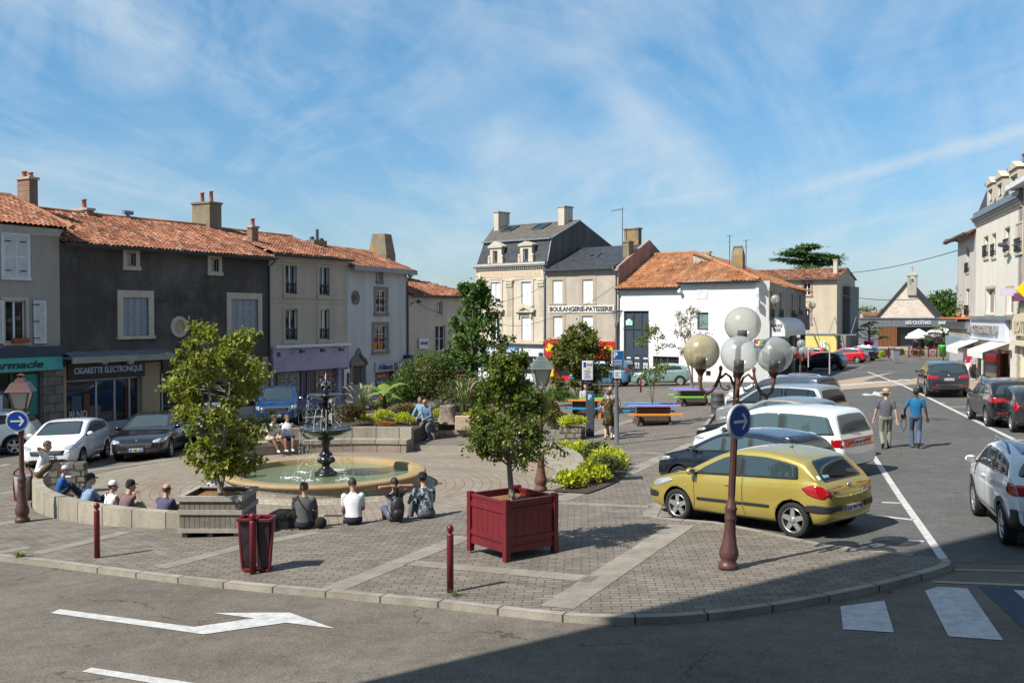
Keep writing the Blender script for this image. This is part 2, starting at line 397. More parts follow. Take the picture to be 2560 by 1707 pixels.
def strip(pts,w,h,mb,side=0.0,thick=0):
 P=[Vector(p[:2])for p in pts];n=len(P);L=0;prev=None
 for i in range(n):
  d=(P[min(i+1,n-1)]-P[max(i-1,0)]).normalized();nr=Vector((-d.y,d.x))
  a=P[i]+nr*(side-w/2);b=P[i]+nr*(side+w/2)
  if i:L+=(P[i]-P[i-1]).length
  cur=(Vector((a.x,a.y,gz(a.x,a.y)+h)),Vector((b.x,b.y,gz(b.x,b.y)+h)),L)
  if prev:
   mb.quad(prev[0],cur[0],cur[1],prev[1],((prev[2],0),(cur[2],0),(cur[2],w),(prev[2],w)))
   if thick:
    z=Vector((0,0,thick))
    mb.quad(prev[0]-z,cur[0]-z,cur[0],prev[0],((prev[2],0),(cur[2],0),(cur[2],.1),(prev[2],.1)))
    mb.quad(cur[1]-z,prev[1]-z,prev[1],cur[1],((cur[2],0),(prev[2],0),(prev[2],.1),(cur[2],.1)))
  prev=cur
 return mb
def smooth_line(pts,k=4):
 P=[Vector(p[:2])for p in pts];out=[]
 for i in range(len(P)-1):
  p0,p1,p2,p3=P[max(i-1,0)],P[i],P[i+1],P[min(i+2,len(P)-1)]
  for j in range(k):
   s=j/k;out.append(.5*((2*p1)+(p2-p0)*s+(2*p0-5*p1+4*p2-p3)*s*s+(3*p1-p0-3*p2+p3)*s**3))
 return out+[P[-1]]
mb=MB();strip(smooth_line(K),.16,.012,mb,side=.07,thick=.16)
strip(Pk+Fr,.16,.008,mb,side=.07,thick=.14)
tag(mb.build('kerb',M_kerb),kind='structure')
mb=MB()
for pts,w_ in(([(823,1476),(1163,1341)],.40),([(1022,1406),(1489,1448)],.36),([(1392,1518),(1705,1312)],.50),([(1398,1257),(1627,1267)],.32),([(1472,1128),(1664,1134)],.32),([(1395,1252),(1560,1186),(1735,1108)],.45),([(90,1384),(314,1330)],.34),([(400,1419),(605,1366),(790,1330)],.34),([(1640,1292),(1662,1258)],.6),([(1460,1100),(1540,1062),(1660,1030)],.4),([(1440,1003),(1780,1010)],.3),([(1480,1066),(1720,1062)],.28),([(193,1181),(446,1146)],.4),([(-60,1245),(170,1205)],.35),([(-60,1320),(60,1300)],.4),([(-40,1388),(70,1368)],.3)):
 strip(px(pts),w_,.005,mb)
tag(mb.build('paving_bands',M_band),kind='structure')
M_ring=brickmat('ring_pavers',(.25,.222,.172),(.31,.275,.212),(.125,.11,.085),.22,.25,uv=True,msize=.012,dirt=.22,var=(.27,.20,.155),bump=.5)
mb=MB();rr=[2.3+.25*i for i in range(21)];n=128
for i in range(20):
 r0,r1=rr[i],rr[i+1];rm=round(r1*2*pi/.22)*.22
 for k in range(n):
  a,b=2*pi*k/n,2*pi*(k+1)/n
  mb.quad(*[(C.x+r*cos(q),C.y+r*sin(q),PZ)for r,q in((r0,a),(r1,a),(r1,b),(r0,b))],uv=((a/2/pi*rm,i*.25),(a/2/pi*rm,i*.25+.25),(b/2/pi*rm,i*.25+.25),(b/2/pi*rm,i*.25)))
tag(mb.build('plaza_floor',M_ring),kind='structure')
mk=MB()
def mark(pts,h=ROADH+.009):sheet(px(pts,ROADH),h,mk)
q=lambda x,y:(x/2.6133,1240+y/2.6133)
mark([q(*p)for p in[(330,765),(390,740),(1265,856),(1662,800),(1392,765),(1890,762),(2185,866),(1870,828),(1330,904)]])
mark([q(*p)for p in[(535,1148),(597,1122),(1400,1243),(1900,1330),(1800,1345),(960,1218)]])
q=lambda x,y:(1660+x/2.6133,1240+y/2.6133)
mark([q(*p)for p in[(1153,722),(1440,685),(1503,892),(1170,872)]])
mark([q(*p)for p in[(1705,620),(1785,594),(1980,602),(2218,944),(1860,918)]])
mark([q(*p)for p in[(2285,618),(2480,624),(2900,940),(2640,930)]],ROADH+.014)
strip(px([(2362,1402),(2249,1240),(2190,1150),(2120,1050)],ROADH),.14,ROADH+.009,mk)
strip(px([(2494,1079),(2257,963),(2170,930)],ROADH),.16,ROADH+.009,mk)
strip(px([(2494,1079),(2640,1150)],ROADH),.16,ROADH+.009,mk)
for a,b in(((2180,1288),(2285,1300)),((2270,1350),(2310,1354)),((2205,1256),(2250,1258)),((2120,1250),(2180,1246)),((2371,1017),(2450,1016)),((2350,1007),(2364,1006)),((2400,1031),(2418,1031)),((1985,932),(2100,929)),((2110,933),(2270,925)),((1990,937),(2110,932)),((228,1148),(270,1080)),((225,1128),(290,1115)),((0,1165),(24,1160)),((2130,926),(2136,925)),((2144,921),(2152,920)),((2155,916),(2162,915))):
 strip(px([a,b],ROADH),.13,ROADH+.009,mk)
q=lambda x,y:(2060+x/4.356,760+y/4.356)
mark([q(*p)for p in[(405,985),(450,972),(520,984),(545,952),(640,970),(600,976),(637,1004),(600,1004),(556,992),(450,1000)]])
for x0,y0 in((170,882),(290,873),(410,860),(545,848),(680,838),(800,828)):mark([q(*p)for p in[(x0,y0-5),(x0+115,y0-7),(x0+165,y0+4),(x0+25,y0+6)]],ROADH+.013)
tag(mk.build('road_markings',M_paint),kind='structure')
mb=MB();q=lambda x,y:(1660+x/2.6133,1240+y/2.6133)
sheet(px([q(*p)for p in[(2050,588),(2480,598),(3000,1000),(2352,870)]],ROADH),ROADH+.006,mb)
tag(mb.build('blue_marking',M_bluepaint),kind='structure')
mb=MB();q=lambda x,y:(2060+x/4.356,760+y/4.356)
sheet(px([q(*p)for p in[(150,835),(620,765),(790,735),(560,800),(420,842),(880,840),(1020,800),(1020,870),(860,885),(190,935)]],ROADH),ROADH+.008,mb)
strip(px([q(1900,478),q(2352,490)],ROADH)if 0 else px([(2386,1424),(2640,1430)],ROADH),.09,ROADH+.007,mb)
strip(px([(2332,1454),(2640,1466)],ROADH),.12,ROADH+.007,mb)
tag(mb.build('crossing_paving',M_peach),kind='structure')
def slabwalk(name,pts,m,h=.0):
 mb=MB();v=[Vector((p[0],p[1],gz(p[0],p[1])+h))for p in pts];sheet(pts,h,mb)
 for i in range(len(v)):
  a,b=v[i],v[(i+1)%len(v)];d=Vector((0,0,.3));mb.quad(a-d,b-d,b,a);mb.quad(a,b,b-d,a-d)
 return tag(mb.build(name,m),kind='structure')
M_walk=mat('shop_pavement',(.30,.285,.26),(.24,.23,.21),.8,.9,.15,40,.2,world=True)
def tilemat(name,cols,dark=.55,lichen=(.30,.26,.16)):
 m=bpy.data.materials.new(name);t=NT(m)
 tc=t.n('ShaderNodeTexCoord');wn=t.n('ShaderNodeTexWhiteNoise',noise_dimensions='2D')
 fl=t.n('ShaderNodeVectorMath',operation='FLOOR');t.l(tc,2,fl,0);t.l(fl,0,wn,0)
 k=len(cols);col=t.ramp(wn,[(i/(k-1),c)for i,c in enumerate(cols)])
 n=t.n('ShaderNodeTexNoise');n.inputs['Scale'].default_value=.5;n.inputs['Detail'].default_value=7;n.inputs['Roughness'].default_value=.7;t.l(tc,3,n,'Vector')
 c2=t.mix(1.0,col,t.ramp(n,[(.3,dark),(.62,1.1)]),blend='MULTIPLY')
 n2=t.n('ShaderNodeTexNoise');n2.inputs['Scale'].default_value=5;n2.inputs['Detail'].default_value=6;n2.inputs['Roughness'].default_value=.7;t.l(tc,3,n2,'Vector')
 c3=t.mix(t.ramp(n2,[(.55,0),(.72,.7)]),c2,lichen)
 _out(t,c3,2,.9,bumpsrc=n2,bstr=.3,bdist=.01,spec=.2);return m
M_tile=tilemat('clay_tiles',[(.13,.055,.036),(.29,.115,.062),(.38,.17,.10),(.20,.07,.042),(.32,.12,.065),(.46,.27,.18)],.45,(.24,.21,.13))
M_tile2=tilemat('orange_clay_tiles',[(.30,.115,.05),(.42,.18,.08),(.36,.14,.06),(.48,.24,.12),(.25,.10,.05)],.5,(.34,.25,.13))
M_slate=brickmat('roof_slate',(.035,.038,.045),(.065,.07,.08),(.015,.016,.018),.22,.14,uv=True,msize=.008,rough=.55,dirt=.35,bump=.4)
M_slate2=brickmat('weathered_slate',(.10,.092,.075),(.15,.138,.112),(.05,.045,.038),.22,.14,uv=True,msize=.008,rough=.75,dirt=.35,bump=.4)
M_zinc=mat('zinc',(.24,.27,.30),(.17,.19,.215),2,.45,.08,30,metal=.3)
M_gutter=plain('dark_gutter',(.055,.065,.075),.5)
M_glass=plain('window_glass',(.012,.016,.02),.04,spec=.9)
def dimglass(name,c,r=.06):return plain(name,c,r,spec=.8)
M_glass2=dimglass('shop_glass',(.02,.022,.024))
M_white=mat('white_paint',(.72,.73,.74),(.62,.63,.64),3,.5,.04,40)
M_lime=mat('limestone',(.47,.42,.34),(.36,.32,.255),2.5,.85,.10,40,.25,streak=.35)
M_limel=mat('pale_limestone',(.60,.525,.42),(.50,.44,.35),1.6,.85,.07,40,.2,streak=.18)
M_iron=plain('black_iron',(.012,.012,.013),.45)
M_brick=brickmat('chimney_brick',(.20,.085,.055),(.30,.15,.10),(.28,.25,.21),.22,.075,uv=False,msize=.012,rot=(R(90),0,0),dirt=.4,bump=.5)
M_chim=mat('chimney_render',(.27,.23,.16),(.18,.16,.125),1.2,.9,.15,25,.5,streak=.4,stain=(.34,.19,.05))
M_pot=mat('clay_pot',(.42,.17,.09),(.30,.13,.08),5,.85,.1,40)
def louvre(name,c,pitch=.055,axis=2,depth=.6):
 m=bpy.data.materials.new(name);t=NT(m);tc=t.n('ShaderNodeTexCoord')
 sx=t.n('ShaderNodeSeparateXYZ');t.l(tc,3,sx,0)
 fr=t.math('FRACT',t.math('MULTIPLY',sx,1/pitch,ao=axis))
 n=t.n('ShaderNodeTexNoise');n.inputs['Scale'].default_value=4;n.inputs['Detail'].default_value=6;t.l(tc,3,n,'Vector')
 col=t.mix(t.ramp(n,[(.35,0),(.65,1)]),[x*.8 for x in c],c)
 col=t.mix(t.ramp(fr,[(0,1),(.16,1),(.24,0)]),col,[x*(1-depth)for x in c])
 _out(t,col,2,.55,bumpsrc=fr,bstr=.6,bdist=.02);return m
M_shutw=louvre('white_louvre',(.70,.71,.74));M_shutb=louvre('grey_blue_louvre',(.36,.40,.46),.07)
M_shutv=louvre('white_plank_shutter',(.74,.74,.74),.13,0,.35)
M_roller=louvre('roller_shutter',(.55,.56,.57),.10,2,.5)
class House:
 def __init__(s,name,label,P,d,zb,cat='house',group=None):
  s.P=Vector((P[0],P[1],0));s.d=Vector((d[0],d[1],0)).normalized();s.n=Vector((-s.d.y,s.d.x,0));s.zb=zb
  s.E=empty(name,(P[0],P[1],zb),atan2(d[1],d[0]),label,cat,group)
 def uz(s,x,y,off=0):
  d=ray(x,y);o=Vector((0,0,CAMZ));q=s.P+s.n*off
  t=(q-o).dot(s.n)/d.dot(s.n);p=o+d*t
  return(p-s.P).dot(s.d),p.z-s.zb
 def yz(s,x,y,u):
  d=ray(x,y);o=Vector((0,0,CAMZ));q=s.P+s.d*u
  t=(q-o).dot(s.d)/d.dot(s.d);p=o+d*t
  return(p-s.P).dot(s.n),p.z-s.zb
 def rc(s,x0,y0,x1,y1,off=0):
  xm,ym=(x0+x1)/2,(y0+y1)/2
  return s.uz(x0,ym,off)[0],s.uz(x1,ym,off)[0],s.uz(xm,y1,off)[1],s.uz(xm,y0,off)[1]
 def part(s,mb,name,mats,parent=None,**k):return mb.build(name,mats,parent or s.E,**k)
def facade(mb,u0,u1,z0,z1,ops,y=0,reveal=.2,mi=0,rmi=None):
 us=sorted({u0,u1,*[v for o in ops for v in o[:2]if u0<v<u1]});zs=sorted({z0,z1,*[v for o in ops for v in o[2:4]if z0<v<z1]})
 for a,b in zip(us,us[1:]):
  for c,e in zip(zs,zs[1:]):
   um,zm=(a+b)/2,(c+e)/2
   if any(o[0]<um<o[1]and o[2]<zm<o[3]for o in ops):continue
   mb.quad((a,y,c),(b,y,c),(b,y,e),(a,y,e),mi=mi)
 r=mi if rmi is None else rmi
 for a,b,c,e in[o[:4]for o in ops]:
  yy=y+reveal
  mb.quad((a,y,c),(a,y,e),(a,yy,e),(a,yy,c),mi=r);mb.quad((b,y,c),(b,yy,c),(b,yy,e),(b,y,e),mi=r)
  mb.quad((a,y,e),(b,y,e),(b,yy,e),(a,yy,e),mi=r);mb.quad((a,y,c),(a,yy,c),(b,yy,c),(b,y,c),mi=r)
  mb.quad((a,yy,c),(b,yy,c),(b,yy,e),(a,yy,e),mi=r)
def shell(mb,u0,u1,z0,z1,y0,y1,mi=0,top=True):
 mb.quad((u0,y1,z0),(u0,y0,z0),(u0,y0,z1),(u0,y1,z1),mi=mi);mb.quad((u1,y0,z0),(u1,y1,z0),(u1,y1,z1),(u1,y0,z1),mi=mi)
 mb.quad((u1,y1,z0),(u0,y1,z0),(u0,y1,z1),(u1,y1,z1),mi=mi)
 if top:mb.quad((u0,y0,z1),(u1,y0,z1),(u1,y1,z1),(u0,y1,z1),mi=mi)
def tile_roof(mb,A,B,Cc,D,cw=.23,rl=.40,amp=.06,seed=1,mi=0):
 A,B,Cc,D=map(Vector,(A,B,Cc,D));rnd=random.Random(seed)
 n=(B-A).cross((D+Cc)/2-A).normalized();ux=(B-A).normalized();up=n.cross(ux)
 q2=[((p-A).dot(ux),(p-A).dot(up))for p in(A,B,Cc,D)]
 a0,a1=min(q[0]for q in q2),max(q[0]for q in q2);hh=max(q[1]for q in q2)
 nu=max(2,round((a1-a0)/cw));nv=max(2,round(hh/rl));cw=(a1-a0)/nu;rl=hh/nv
 def inside(x,y):
  if y>max(q2[2][1],q2[3][1]):return False
  f=lambda p,q:p[0]if abs(q[1]-p[1])<1e-6 else p[0]+(q[0]-p[0])*(y-p[1])/(q[1]-p[1])
  return f(q2[0],q2[3])-cw*.35<=x<=f(q2[1],q2[2])+cw*.35
 T=(0,.17,.24,.36,.5,.64,.76,.83,1.0)
 prof=[amp*sqrt(max(0,1-((q-.5)/.34)**2))for q in T];k=len(T)
 sag=[rnd.uniform(-.012,.012)for _ in range(nu+1)]
 for i in range(nu):
  for j in range(nv):
   jit=rnd.uniform(-.05,.05);lift=rnd.uniform(.018,.04);tw=rnd.uniform(-.012,.012)
   if not inside(a0+(i+.5)*cw,(j+.5)*rl):continue
   lo=(j-.12+(jit if j else 0))*rl;hi=(j+1)*rl;vs=[]
   for b,l in((lo,lift),(hi,0)):
    for q,h in zip(T,prof):vs.append(A+ux*(a0+(i+q)*cw)+up*b+n*(h+l+sag[i]+tw*(q-.5)))
   mb.add(vs,[(q,q+1,k+q+1,k+q)for q in range(k-1)],[((i+.5,j+.5+seed*40),)*4]*(k-1),mi=mi,sm=True)
 return mb
def flat_roof(mb,A,B,Cc,D,mi=0):
 A,B,Cc,D=map(Vector,(A,B,Cc,D));w=(B-A).length;h=max((D-A).length,(Cc-B).length);ux=(B-A).normalized()
 f=lambda p:((p-A).dot(ux),sqrt(max(0,(p-A).length_squared-(p-A).dot(ux)**2)))
 mb.add([A,B,Cc,D],[(0,1,2,3)],[(f(A),f(B),f(Cc),f(D))],mi=mi,sm=False)
def casement(H,o,y=.16,bars=2,fw=.055,m=None,gm=None,leaves=2,parent=None,name='window'):
 a,b,c,e=o;mb=MB();m=m or M_white
 mb.box(a,y-.05,c,a+fw,y,e);mb.box(b-fw,y-.05,c,b,y,e);mb.box(a+fw,y-.05,e-fw,b-fw,y,e);mb.box(a+fw,y-.05,c,b-fw,y,c+fw*1.3)
 for k in range(1,leaves):
  x=a+(b-a)*k/leaves;mb.box(x-fw*.8,y-.06,c+fw*1.3,x+fw*.8,y-.002,e-fw)
 for k in range(1,bars+1):
  z=c+(e-c)*k/(bars+1);mb.box(a+fw,y-.03,z-.015,b-fw,y-.004,z+.015)
 w_=H.part(mb,name,m,parent)
 g_=MB();g_.quad((a+.01,y-.015,c+.01),(b-.01,y-.015,c+.01),(b-.01,y-.015,e-.01),(a+.01,y-.015,e-.01));g_.build('pane',gm or M_glass,w_)
 return w_
def surround(H,o,w=.18,y=.05,sill=.12,m=None,top=None,name='surround'):
 a,b,c,e=o;mb=MB();t_=top or w
 mb.box(a-w,-y,c,a,.02,e);mb.box(b,-y,c,b+w,.02,e);mb.box(a-w,-y,e,b+w,.02,e+t_)
 mb.box(a-w*1.15,-y-.05,c-sill,b+w*1.15,.02,c)
 return H.part(mb,name,m or M_lime,bevel=.012)
def shutters(H,o,m,y=.05,n=2,name='shutter',hinges=False,vert=False):
 a,b,c,e=o;wd=(b-a)/n
 for k in range(n):
  x0,x1=a+wd*k+.01,a+wd*(k+1)-.01;mb=MB()
  mb.box(x0+.05,y,c+.02,x1-.05,y+.03,e-.02,0)
  f=.05
  for bx in((x0,y-.015,c+.01,x0+f,y+.03,e-.01),(x1-f,y-.015,c+.01,x1,y+.03,e-.01),(x0+f,y-.015,e-.01-f,x1-f,y+.03,e-.01),(x0+f,y-.015,c+.01,x1-f,y+.03,c+.01+f),(x0+f,y-.015,(c+e)/2-.03,x1-f,y+.03,(c+e)/2+.03)):mb.box(*bx,1)
  if hinges:
   for z in(c+.25,e-.25):mb.box(x0+.02 if k==0 else x1-.3,y-.03,z,x0+.3 if k==0 else x1-.02,y-.016,z+.04,2)
  H.part(mb,name,[m,M_white if m in(M_shutw,M_shutv)else m,M_iron])
def chimney(H,xa,xb,xc,ytop,ybot,off,side='left',style='render',pots=(),roof=None,taper=0):
 ym=(ytop+ybot)/2
 if side=='left':
  u0,zt=H.uz(xb,ytop,off);u1=H.uz(xc,ym,off)[0];y0=off;y1=max(off+.3,H.yz(xa,ym,u0)[0])
 else:
  u0=H.uz(xa,ym,off)[0];u1,zt=H.uz(xb,ytop,off);y0=off;y1=max(off+.3,H.yz(xc,ym,u1)[0])
 y1=min(y1,y0+2.2);zb=H.uz(xb,ybot,off)[1]-1.2;mb=MB()
 mats={'render':[M_chim,M_chim],'brick':[M_brick,M_lime],'stone':[M_limel,M_lime]}[style]
 if taper:
  zt2=zt-taper;k=.16
  mb.box(u0,y0,zb,u1,y1,zt2)
  mb.add([(u0,y0,zt2),(u1,y0,zt2),(u1,y1,zt2),(u0,y1,zt2),(u0+k,y0+k*1.5,zt),(u1-k,y0+k*1.5,zt),(u1-k,y1-k*1.5,zt),(u0+k,y1-k*1.5,zt)],[(0,1,5,4),(1,2,6,5),(2,3,7,6),(3,0,4,7),(4,5,6,7)])
 else:
  mb.box(u0,y0,zb,u1,y1,zt-.12);mb.box(u0-.06,y0-.06,zt-.12,u1+.06,y1+.06,zt,1)
 o=H.part(mb,'chimney',mats,H.roof if roof is None else roof,bevel=.015)
 for k in range(len(pots)if pots else 0):
  p=MB();fu=(k+.5)/len(pots);h=pots[k]
  p.lathe([(.13,0),(.12,.08),(.10,h-.08),(.13,h-.06),(.13,h),(.08,h),(.08,h-.2)],12)
  p.T=None;p.build('chimney_pot',M_pot,H.E,loc=(u0+(u1-u0)*(.5 if side=='left'else fu),y0+(y1-y0)*(fu if side=='left'else .5),zt))
 return(u0,u1,y0,y1,zt)
def balcony_rail(H,o,y=-.03,h=.8,parent=None):
 a,b,c,e=o;mb=MB();mb.bar((a,y,c+h),(b,y,c+h),.035);mb.bar((a,y,c+.08),(b,y,c+.08),.025);mb.bar((a,y,c+h*.78),(b,y,c+h*.78),.02)
 n=max(4,int((b-a)/.13))
 for k in range(n+1):
  x=a+(b-a)*k/n;mb.bar((x,y,c+.06),(x,y,c+h),.018)
  if k<n:
   for zc,r_ in((c+h*.43,.055),(c+h*.89,.03),(c+h*.2,.05)):mb.tube([(x+(b-a)/n/2+r_*cos(q*pi/4),y,zc+r_*1.25*sin(q*pi/4))for q in range(9)],.009,4,False)
 return H.part(mb,'railing',M_iron,parent)
def gutter(H,u0,u1,y,z,m=None,r=.075,down=()):
 mb=MB();mb.lathe([(r,u0),(r,u1)],10,(0,y,z),axis='X',a0=pi,a1=2*pi);mb.lathe([(r*.85,u0),(r*.85,u1)],10,(0,y,z),axis='X',a0=pi,a1=2*pi)
 mb.bar((u0,y-r,z),(u1,y-r,z),.02);mb.bar((u0,y+r+.02,z-.05),(u1,y+r+.02,z-.05),.06,.14)
 H.part(mb,'gutter',m or M_gutter)
 for u in down:
  mb=MB();mb.tube([(u,y,z-r),(u,y,z-.2),(u,-.06,z-.45),(u,-.06,-.2)],.045,8);H.part(mb,'downpipe',m or M_gutter)
def cornice(H,u0,u1,z,m,steps=((.05,.12),(.12,.1),(.2,.08)),name='cornice'):
 mb=MB();zz=z
 for p,h in steps:mb.box(u0-p*.3,-p,zz,u1+p*.3,.02,zz+h);zz+=h
 return H.part(mb,name,m)
def lettering(H,txt,u0,u1,z0,z1,y,m,parent=None,bold=0,shear=0,depth=.015,name='lettering'):
 mb=MB();text_fit(mb,txt,u0,u1,z0,z1,y,depth,bold,shear);return H.part(mb,name,m,parent)
def board(H,name,o,y,th,m,parent=None,bevel=0):
 mb=MB();mb.box(o[0],y-th,o[2],o[1],y,o[3]);return H.part(mb,name,m,parent,bevel=bevel)
LD=Vector((.574,1)).normalized();LP=lambda s:(-19.2+.574*s,43+s)
ZB=-1.2
M_w1=mat('beige_grey_render',(.40,.36,.31),(.35,.315,.27),.8,.9,.06,25,.2,streak=.15)
M_w2=mat('dark_grey_render',(.125,.106,.091),(.068,.059,.052),.45,.95,.22,18,.5,streak=.35,stain=(.14,.125,.115))
M_w3=mat('taupe_render',(.52,.45,.36),(.45,.39,.315),.8,.9,.06,25,.2,streak=.22)
M_w4=mat('pale_grey_render',(.56,.575,.565),(.49,.50,.495),.7,.9,.05,25,.2,streak=.22)
M_w5=mat('cream_render',(.58,.51,.42),(.51,.45,.37),.7,.9,.05,25,.2,streak=.15)
M_ochre=mat('ochre_paint',(.52,.37,.225),(.45,.32,.195),1,.8,.06,30,.1,streak=.15)
M_teal=mat('teal_sign',(.10,.48,.44),(.09,.43,.40),.7,.5,.02)
M_darkpanel=plain('black_fascia',(.012,.012,.013),.35)
M_navy=plain('navy_panel',(.03,.045,.075),.5)
M_stonepier=brickmat('pier_stone',(.17,.14,.12),(.25,.21,.18),(.09,.08,.07),.7,.38,uv=False,rot=(R(90),0,0),msize=.02,dirt=.4,bump=.8)
H=House('terraced_house','beige grey house with white louvred shutters above the turquoise pharmacy sign',LP(-.31),LD,ZB);H.roof=None
ze=H.uz(80,563,-.35)[1];W1=H.rc(9,590,67,693);W2=H.rc(12,751,64,856);u1=0.0;u0=-14.0
shopz=H.uz(100,867)[1];pierL=H.uz(104,960)[0];SG=(u0,H.uz(142,900)[0],H.uz(100,925)[1],H.uz(100,891)[1])
mb=MB();ops=[W1,W2,(u0+.6,pierL,.1,SG[2]-.05)]
for k in(-5.2,-9):ops+=[(k,k+1.3,W1[2],W1[3]),(k,k+1.2,W2[2],W2[3])]
facade(mb,u0,u1,-.4,ze,ops);shell(mb,u0,u1,-.4,ze,0,9)
H.part(mb,'wall',M_w1)
ext=[ops[k]for k in(3,4,5,6)]
for o in ext:casement(H,o)
rl=H.uz(25,492,4.5);mb=MB();zr=rl[1]
tile_roof(mb,(u0,-.45,ze),(u1+.35,-.45,ze),(rl[0],4.5,zr),(u0,4.5,zr),seed=3)
tile_roof(mb,(u1+.35,-.45,ze),(u1+.35,9.4,ze),(rl[0],4.55,zr),(rl[0],4.5,zr),seed=4)
tile_roof(mb,(u1+.35,9.4,ze),(u0,9.4,ze),(u0,4.5,zr),(rl[0],4.5,zr),seed=5)
H.roof=H.part(mb,'roof',M_tile)
mb=MB();mb.tube([(u0,4.5,zr+.05),(rl[0],4.5,zr+.05),(u1+.35,-.45,ze+.06)],.11,8);mb.build('ridge_tiles',M_tile,H.roof)
cornice(H,u0,u1,ze-.36,M_w4)
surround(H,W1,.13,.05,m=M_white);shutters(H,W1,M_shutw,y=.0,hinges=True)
surround(H,W2,.13,.05,m=M_limel);casement(H,W2,bars=0)
for s_,(xa,xb)in((0,(-22,6)),(1,(82,112.5))):
 o=H.rc(xa,751,xb,858);mb=MB();mb.box(o[0],-.08,o[2],o[1],-.04,o[3],0)
 for bx in((o[0],-.095,o[2],o[0]+.06,-.03,o[3]),(o[1]-.06,-.095,o[2],o[1],-.03,o[3]),(o[0]+.06,-.095,o[3]-.06,o[1]-.06,-.03,o[3]),(o[0]+.06,-.095,o[2],o[1]-.06,-.03,o[2]+.06)):mb.box(*bx,1)
 for z in(o[2]+.2,(o[2]+o[3])/2,o[3]-.2):mb.box(o[0]-.06,-.11,z,o[0]+.25,-.096,z+.04,2)
 H.part(mb,'shutter',[M_shutw,M_white,M_iron])
fb=H.rc(24,845,64,857);mb=MB();mb.box(fb[0],-.3,fb[2],fb[1],-.06,fb[3]);H.part(mb,'window_box',mat('terracotta',(.30,.09,.05),None),bevel=.02)
mb=MB();zt=H.uz(60,867)[1];mb.box(u0,-.25,SG[3]+.02,u1+.1,.01,zt);H.part(mb,'shop_fascia',M_navy)
sg=board(H,'shop_sign',(u0,SG[1]+.15,SG[2],SG[3]),-.02,.16,M_teal)
a=H.uz(-62,905)[0];b=H.uz(101,905)[0]
lettering(H,'Pharmacie',a,b,SG[2]+.12,SG[3]-.14,-.20,plain('dark_teal_letters',(.01,.035,.035),.5),sg,bold=.02,shear=.25)
mb=MB();mb.box(pierL,-.12,-.3,u1+.05,.0,SG[2]-.05);H.part(mb,'pier',M_stonepier)
o=ops[2];mb=MB()
for u in(o[0],H.uz(-20,980)[0],H.uz(31,980)[0],H.uz(60,980)[0],H.uz(99,980)[0]):mb.box(u-.04,.06,o[2],u+.04,.14,o[3])
sf=H.part(mb,'shop_front',M_gutter)
mb=MB();mb.quad((o[0],.13,o[2]),(o[1],.13,o[2]),(o[1],.13,o[3]),(o[0],.13,o[3]));mb.build('pane',M_glass2,sf)
pn=H.rc(62,935,98,1038);board(H,'poster',pn,.12,.03,mat('teal_poster',(.03,.30,.26),(.05,.18,.09),1.2,.5,.05),sf)
pn=H.rc(0,988,10,1040);board(H,'notice',pn,.12,.03,M_white,sf)
chimney(H,43,73,95,441,520,3.4,style='brick',pots=(.22,.3))
s1=7.26;H=House('terraced_house','dark grey rendered house with closed grey shutters above the black shop front',LP(-.31),LD,ZB)
u1=H.uz(672,760)[0];zeL=H.uz(166.7,606,-.3)[1];zeR=H.uz(681,645,-.3)[1];ze=(zeL+zeR)/2
A1=H.rc(317,632,339,665);A2=H.rc(527,647,546,679);B1=H.rc(306.5,744,370.5,839);B2=H.rc(577,748,644,831)
led=H.uz(290,893)[1];S1=H.rc(166,901,358,945);gl=(H.uz(166,1000)[0],H.uz(356,1000)[0],.12,S1[2]);gl2=(H.uz(400,1000)[0],H.uz(648,1000)[0],.12,H.uz(520,922)[1])
mb=MB();ops=[A1,A2,B1,B2,gl,gl2]
zs_=led-.3
facade(mb,0,u1,zs_,ze,ops[:4],mi=0);facade(mb,0,u1,-.4,zs_,ops[4:],mi=1,reveal=.35);shell(mb,0,u1,-.4,ze,0,9)
H.part(mb,'wall',[M_w2,M_ochre])
rL=H.uz(98,519,4.3);rR=H.uz(699,589,4.3);zr=(rL[1]+rR[1])/2;mb=MB()
tile_roof(mb,(0,-.4,ze+.02),(u1+.15,-.4,ze+.02),(u1+.15,4.3,zr),(0,4.3,zr),seed=7)
tile_roof(mb,(u1+.15,9.2,ze),(0,9.2,ze),(0,4.3,zr),(u1+.15,4.3,zr),seed=8)
H.roof=H.part(mb,'roof',M_tile)
mb=MB();mb.tube([(0,4.3,zr+.04),(u1*.5,4.3,zr+.0),(u1+.15,4.3,zr+.04)],.12,8);mb.build('ridge_tiles',M_tile,H.roof)
gutter(H,.05,u1+.2,-.48,ze-.02,down=(u1-.02,))
for o in(A1,A2):surround(H,o,.22,.04,.2,M_limel);casement(H,o,y=.15,bars=0,leaves=1,m=mat('grey_wood',(.33,.32,.29),None))
for o in(B1,B2):
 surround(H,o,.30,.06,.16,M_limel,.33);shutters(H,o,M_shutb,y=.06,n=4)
oc=H.uz(447,816.7);mb=MB();rx=(H.uz(468,816)[0]-H.uz(426,816)[0])/2;rz_=(H.uz(447,790)[1]-H.uz(447,843)[1])/2
ring=lambda k,r0,yy:[(oc[0]+rx*r0*cos(2*pi*i/28),yy,oc[1]+rz_*r0*sin(2*pi*i/28))for i in range(28)]
vs=ring(0,1,0)+ring(0,1,-.07)+ring(0,.62,-.07)+ring(0,.62,.0)
mb.add(vs,[(j*28+i,j*28+(i+1)%28,(j+1)*28+(i+1)%28,(j+1)*28+i)for j in range(3)for i in range(28)])
ov=H.part(mb,'oval_window',M_limel)
mb=MB();mb.poly(ring(0,.64,-.02));mb.build('louvre',louvre('cream_louvre',(.52,.45,.27),.06),ov)
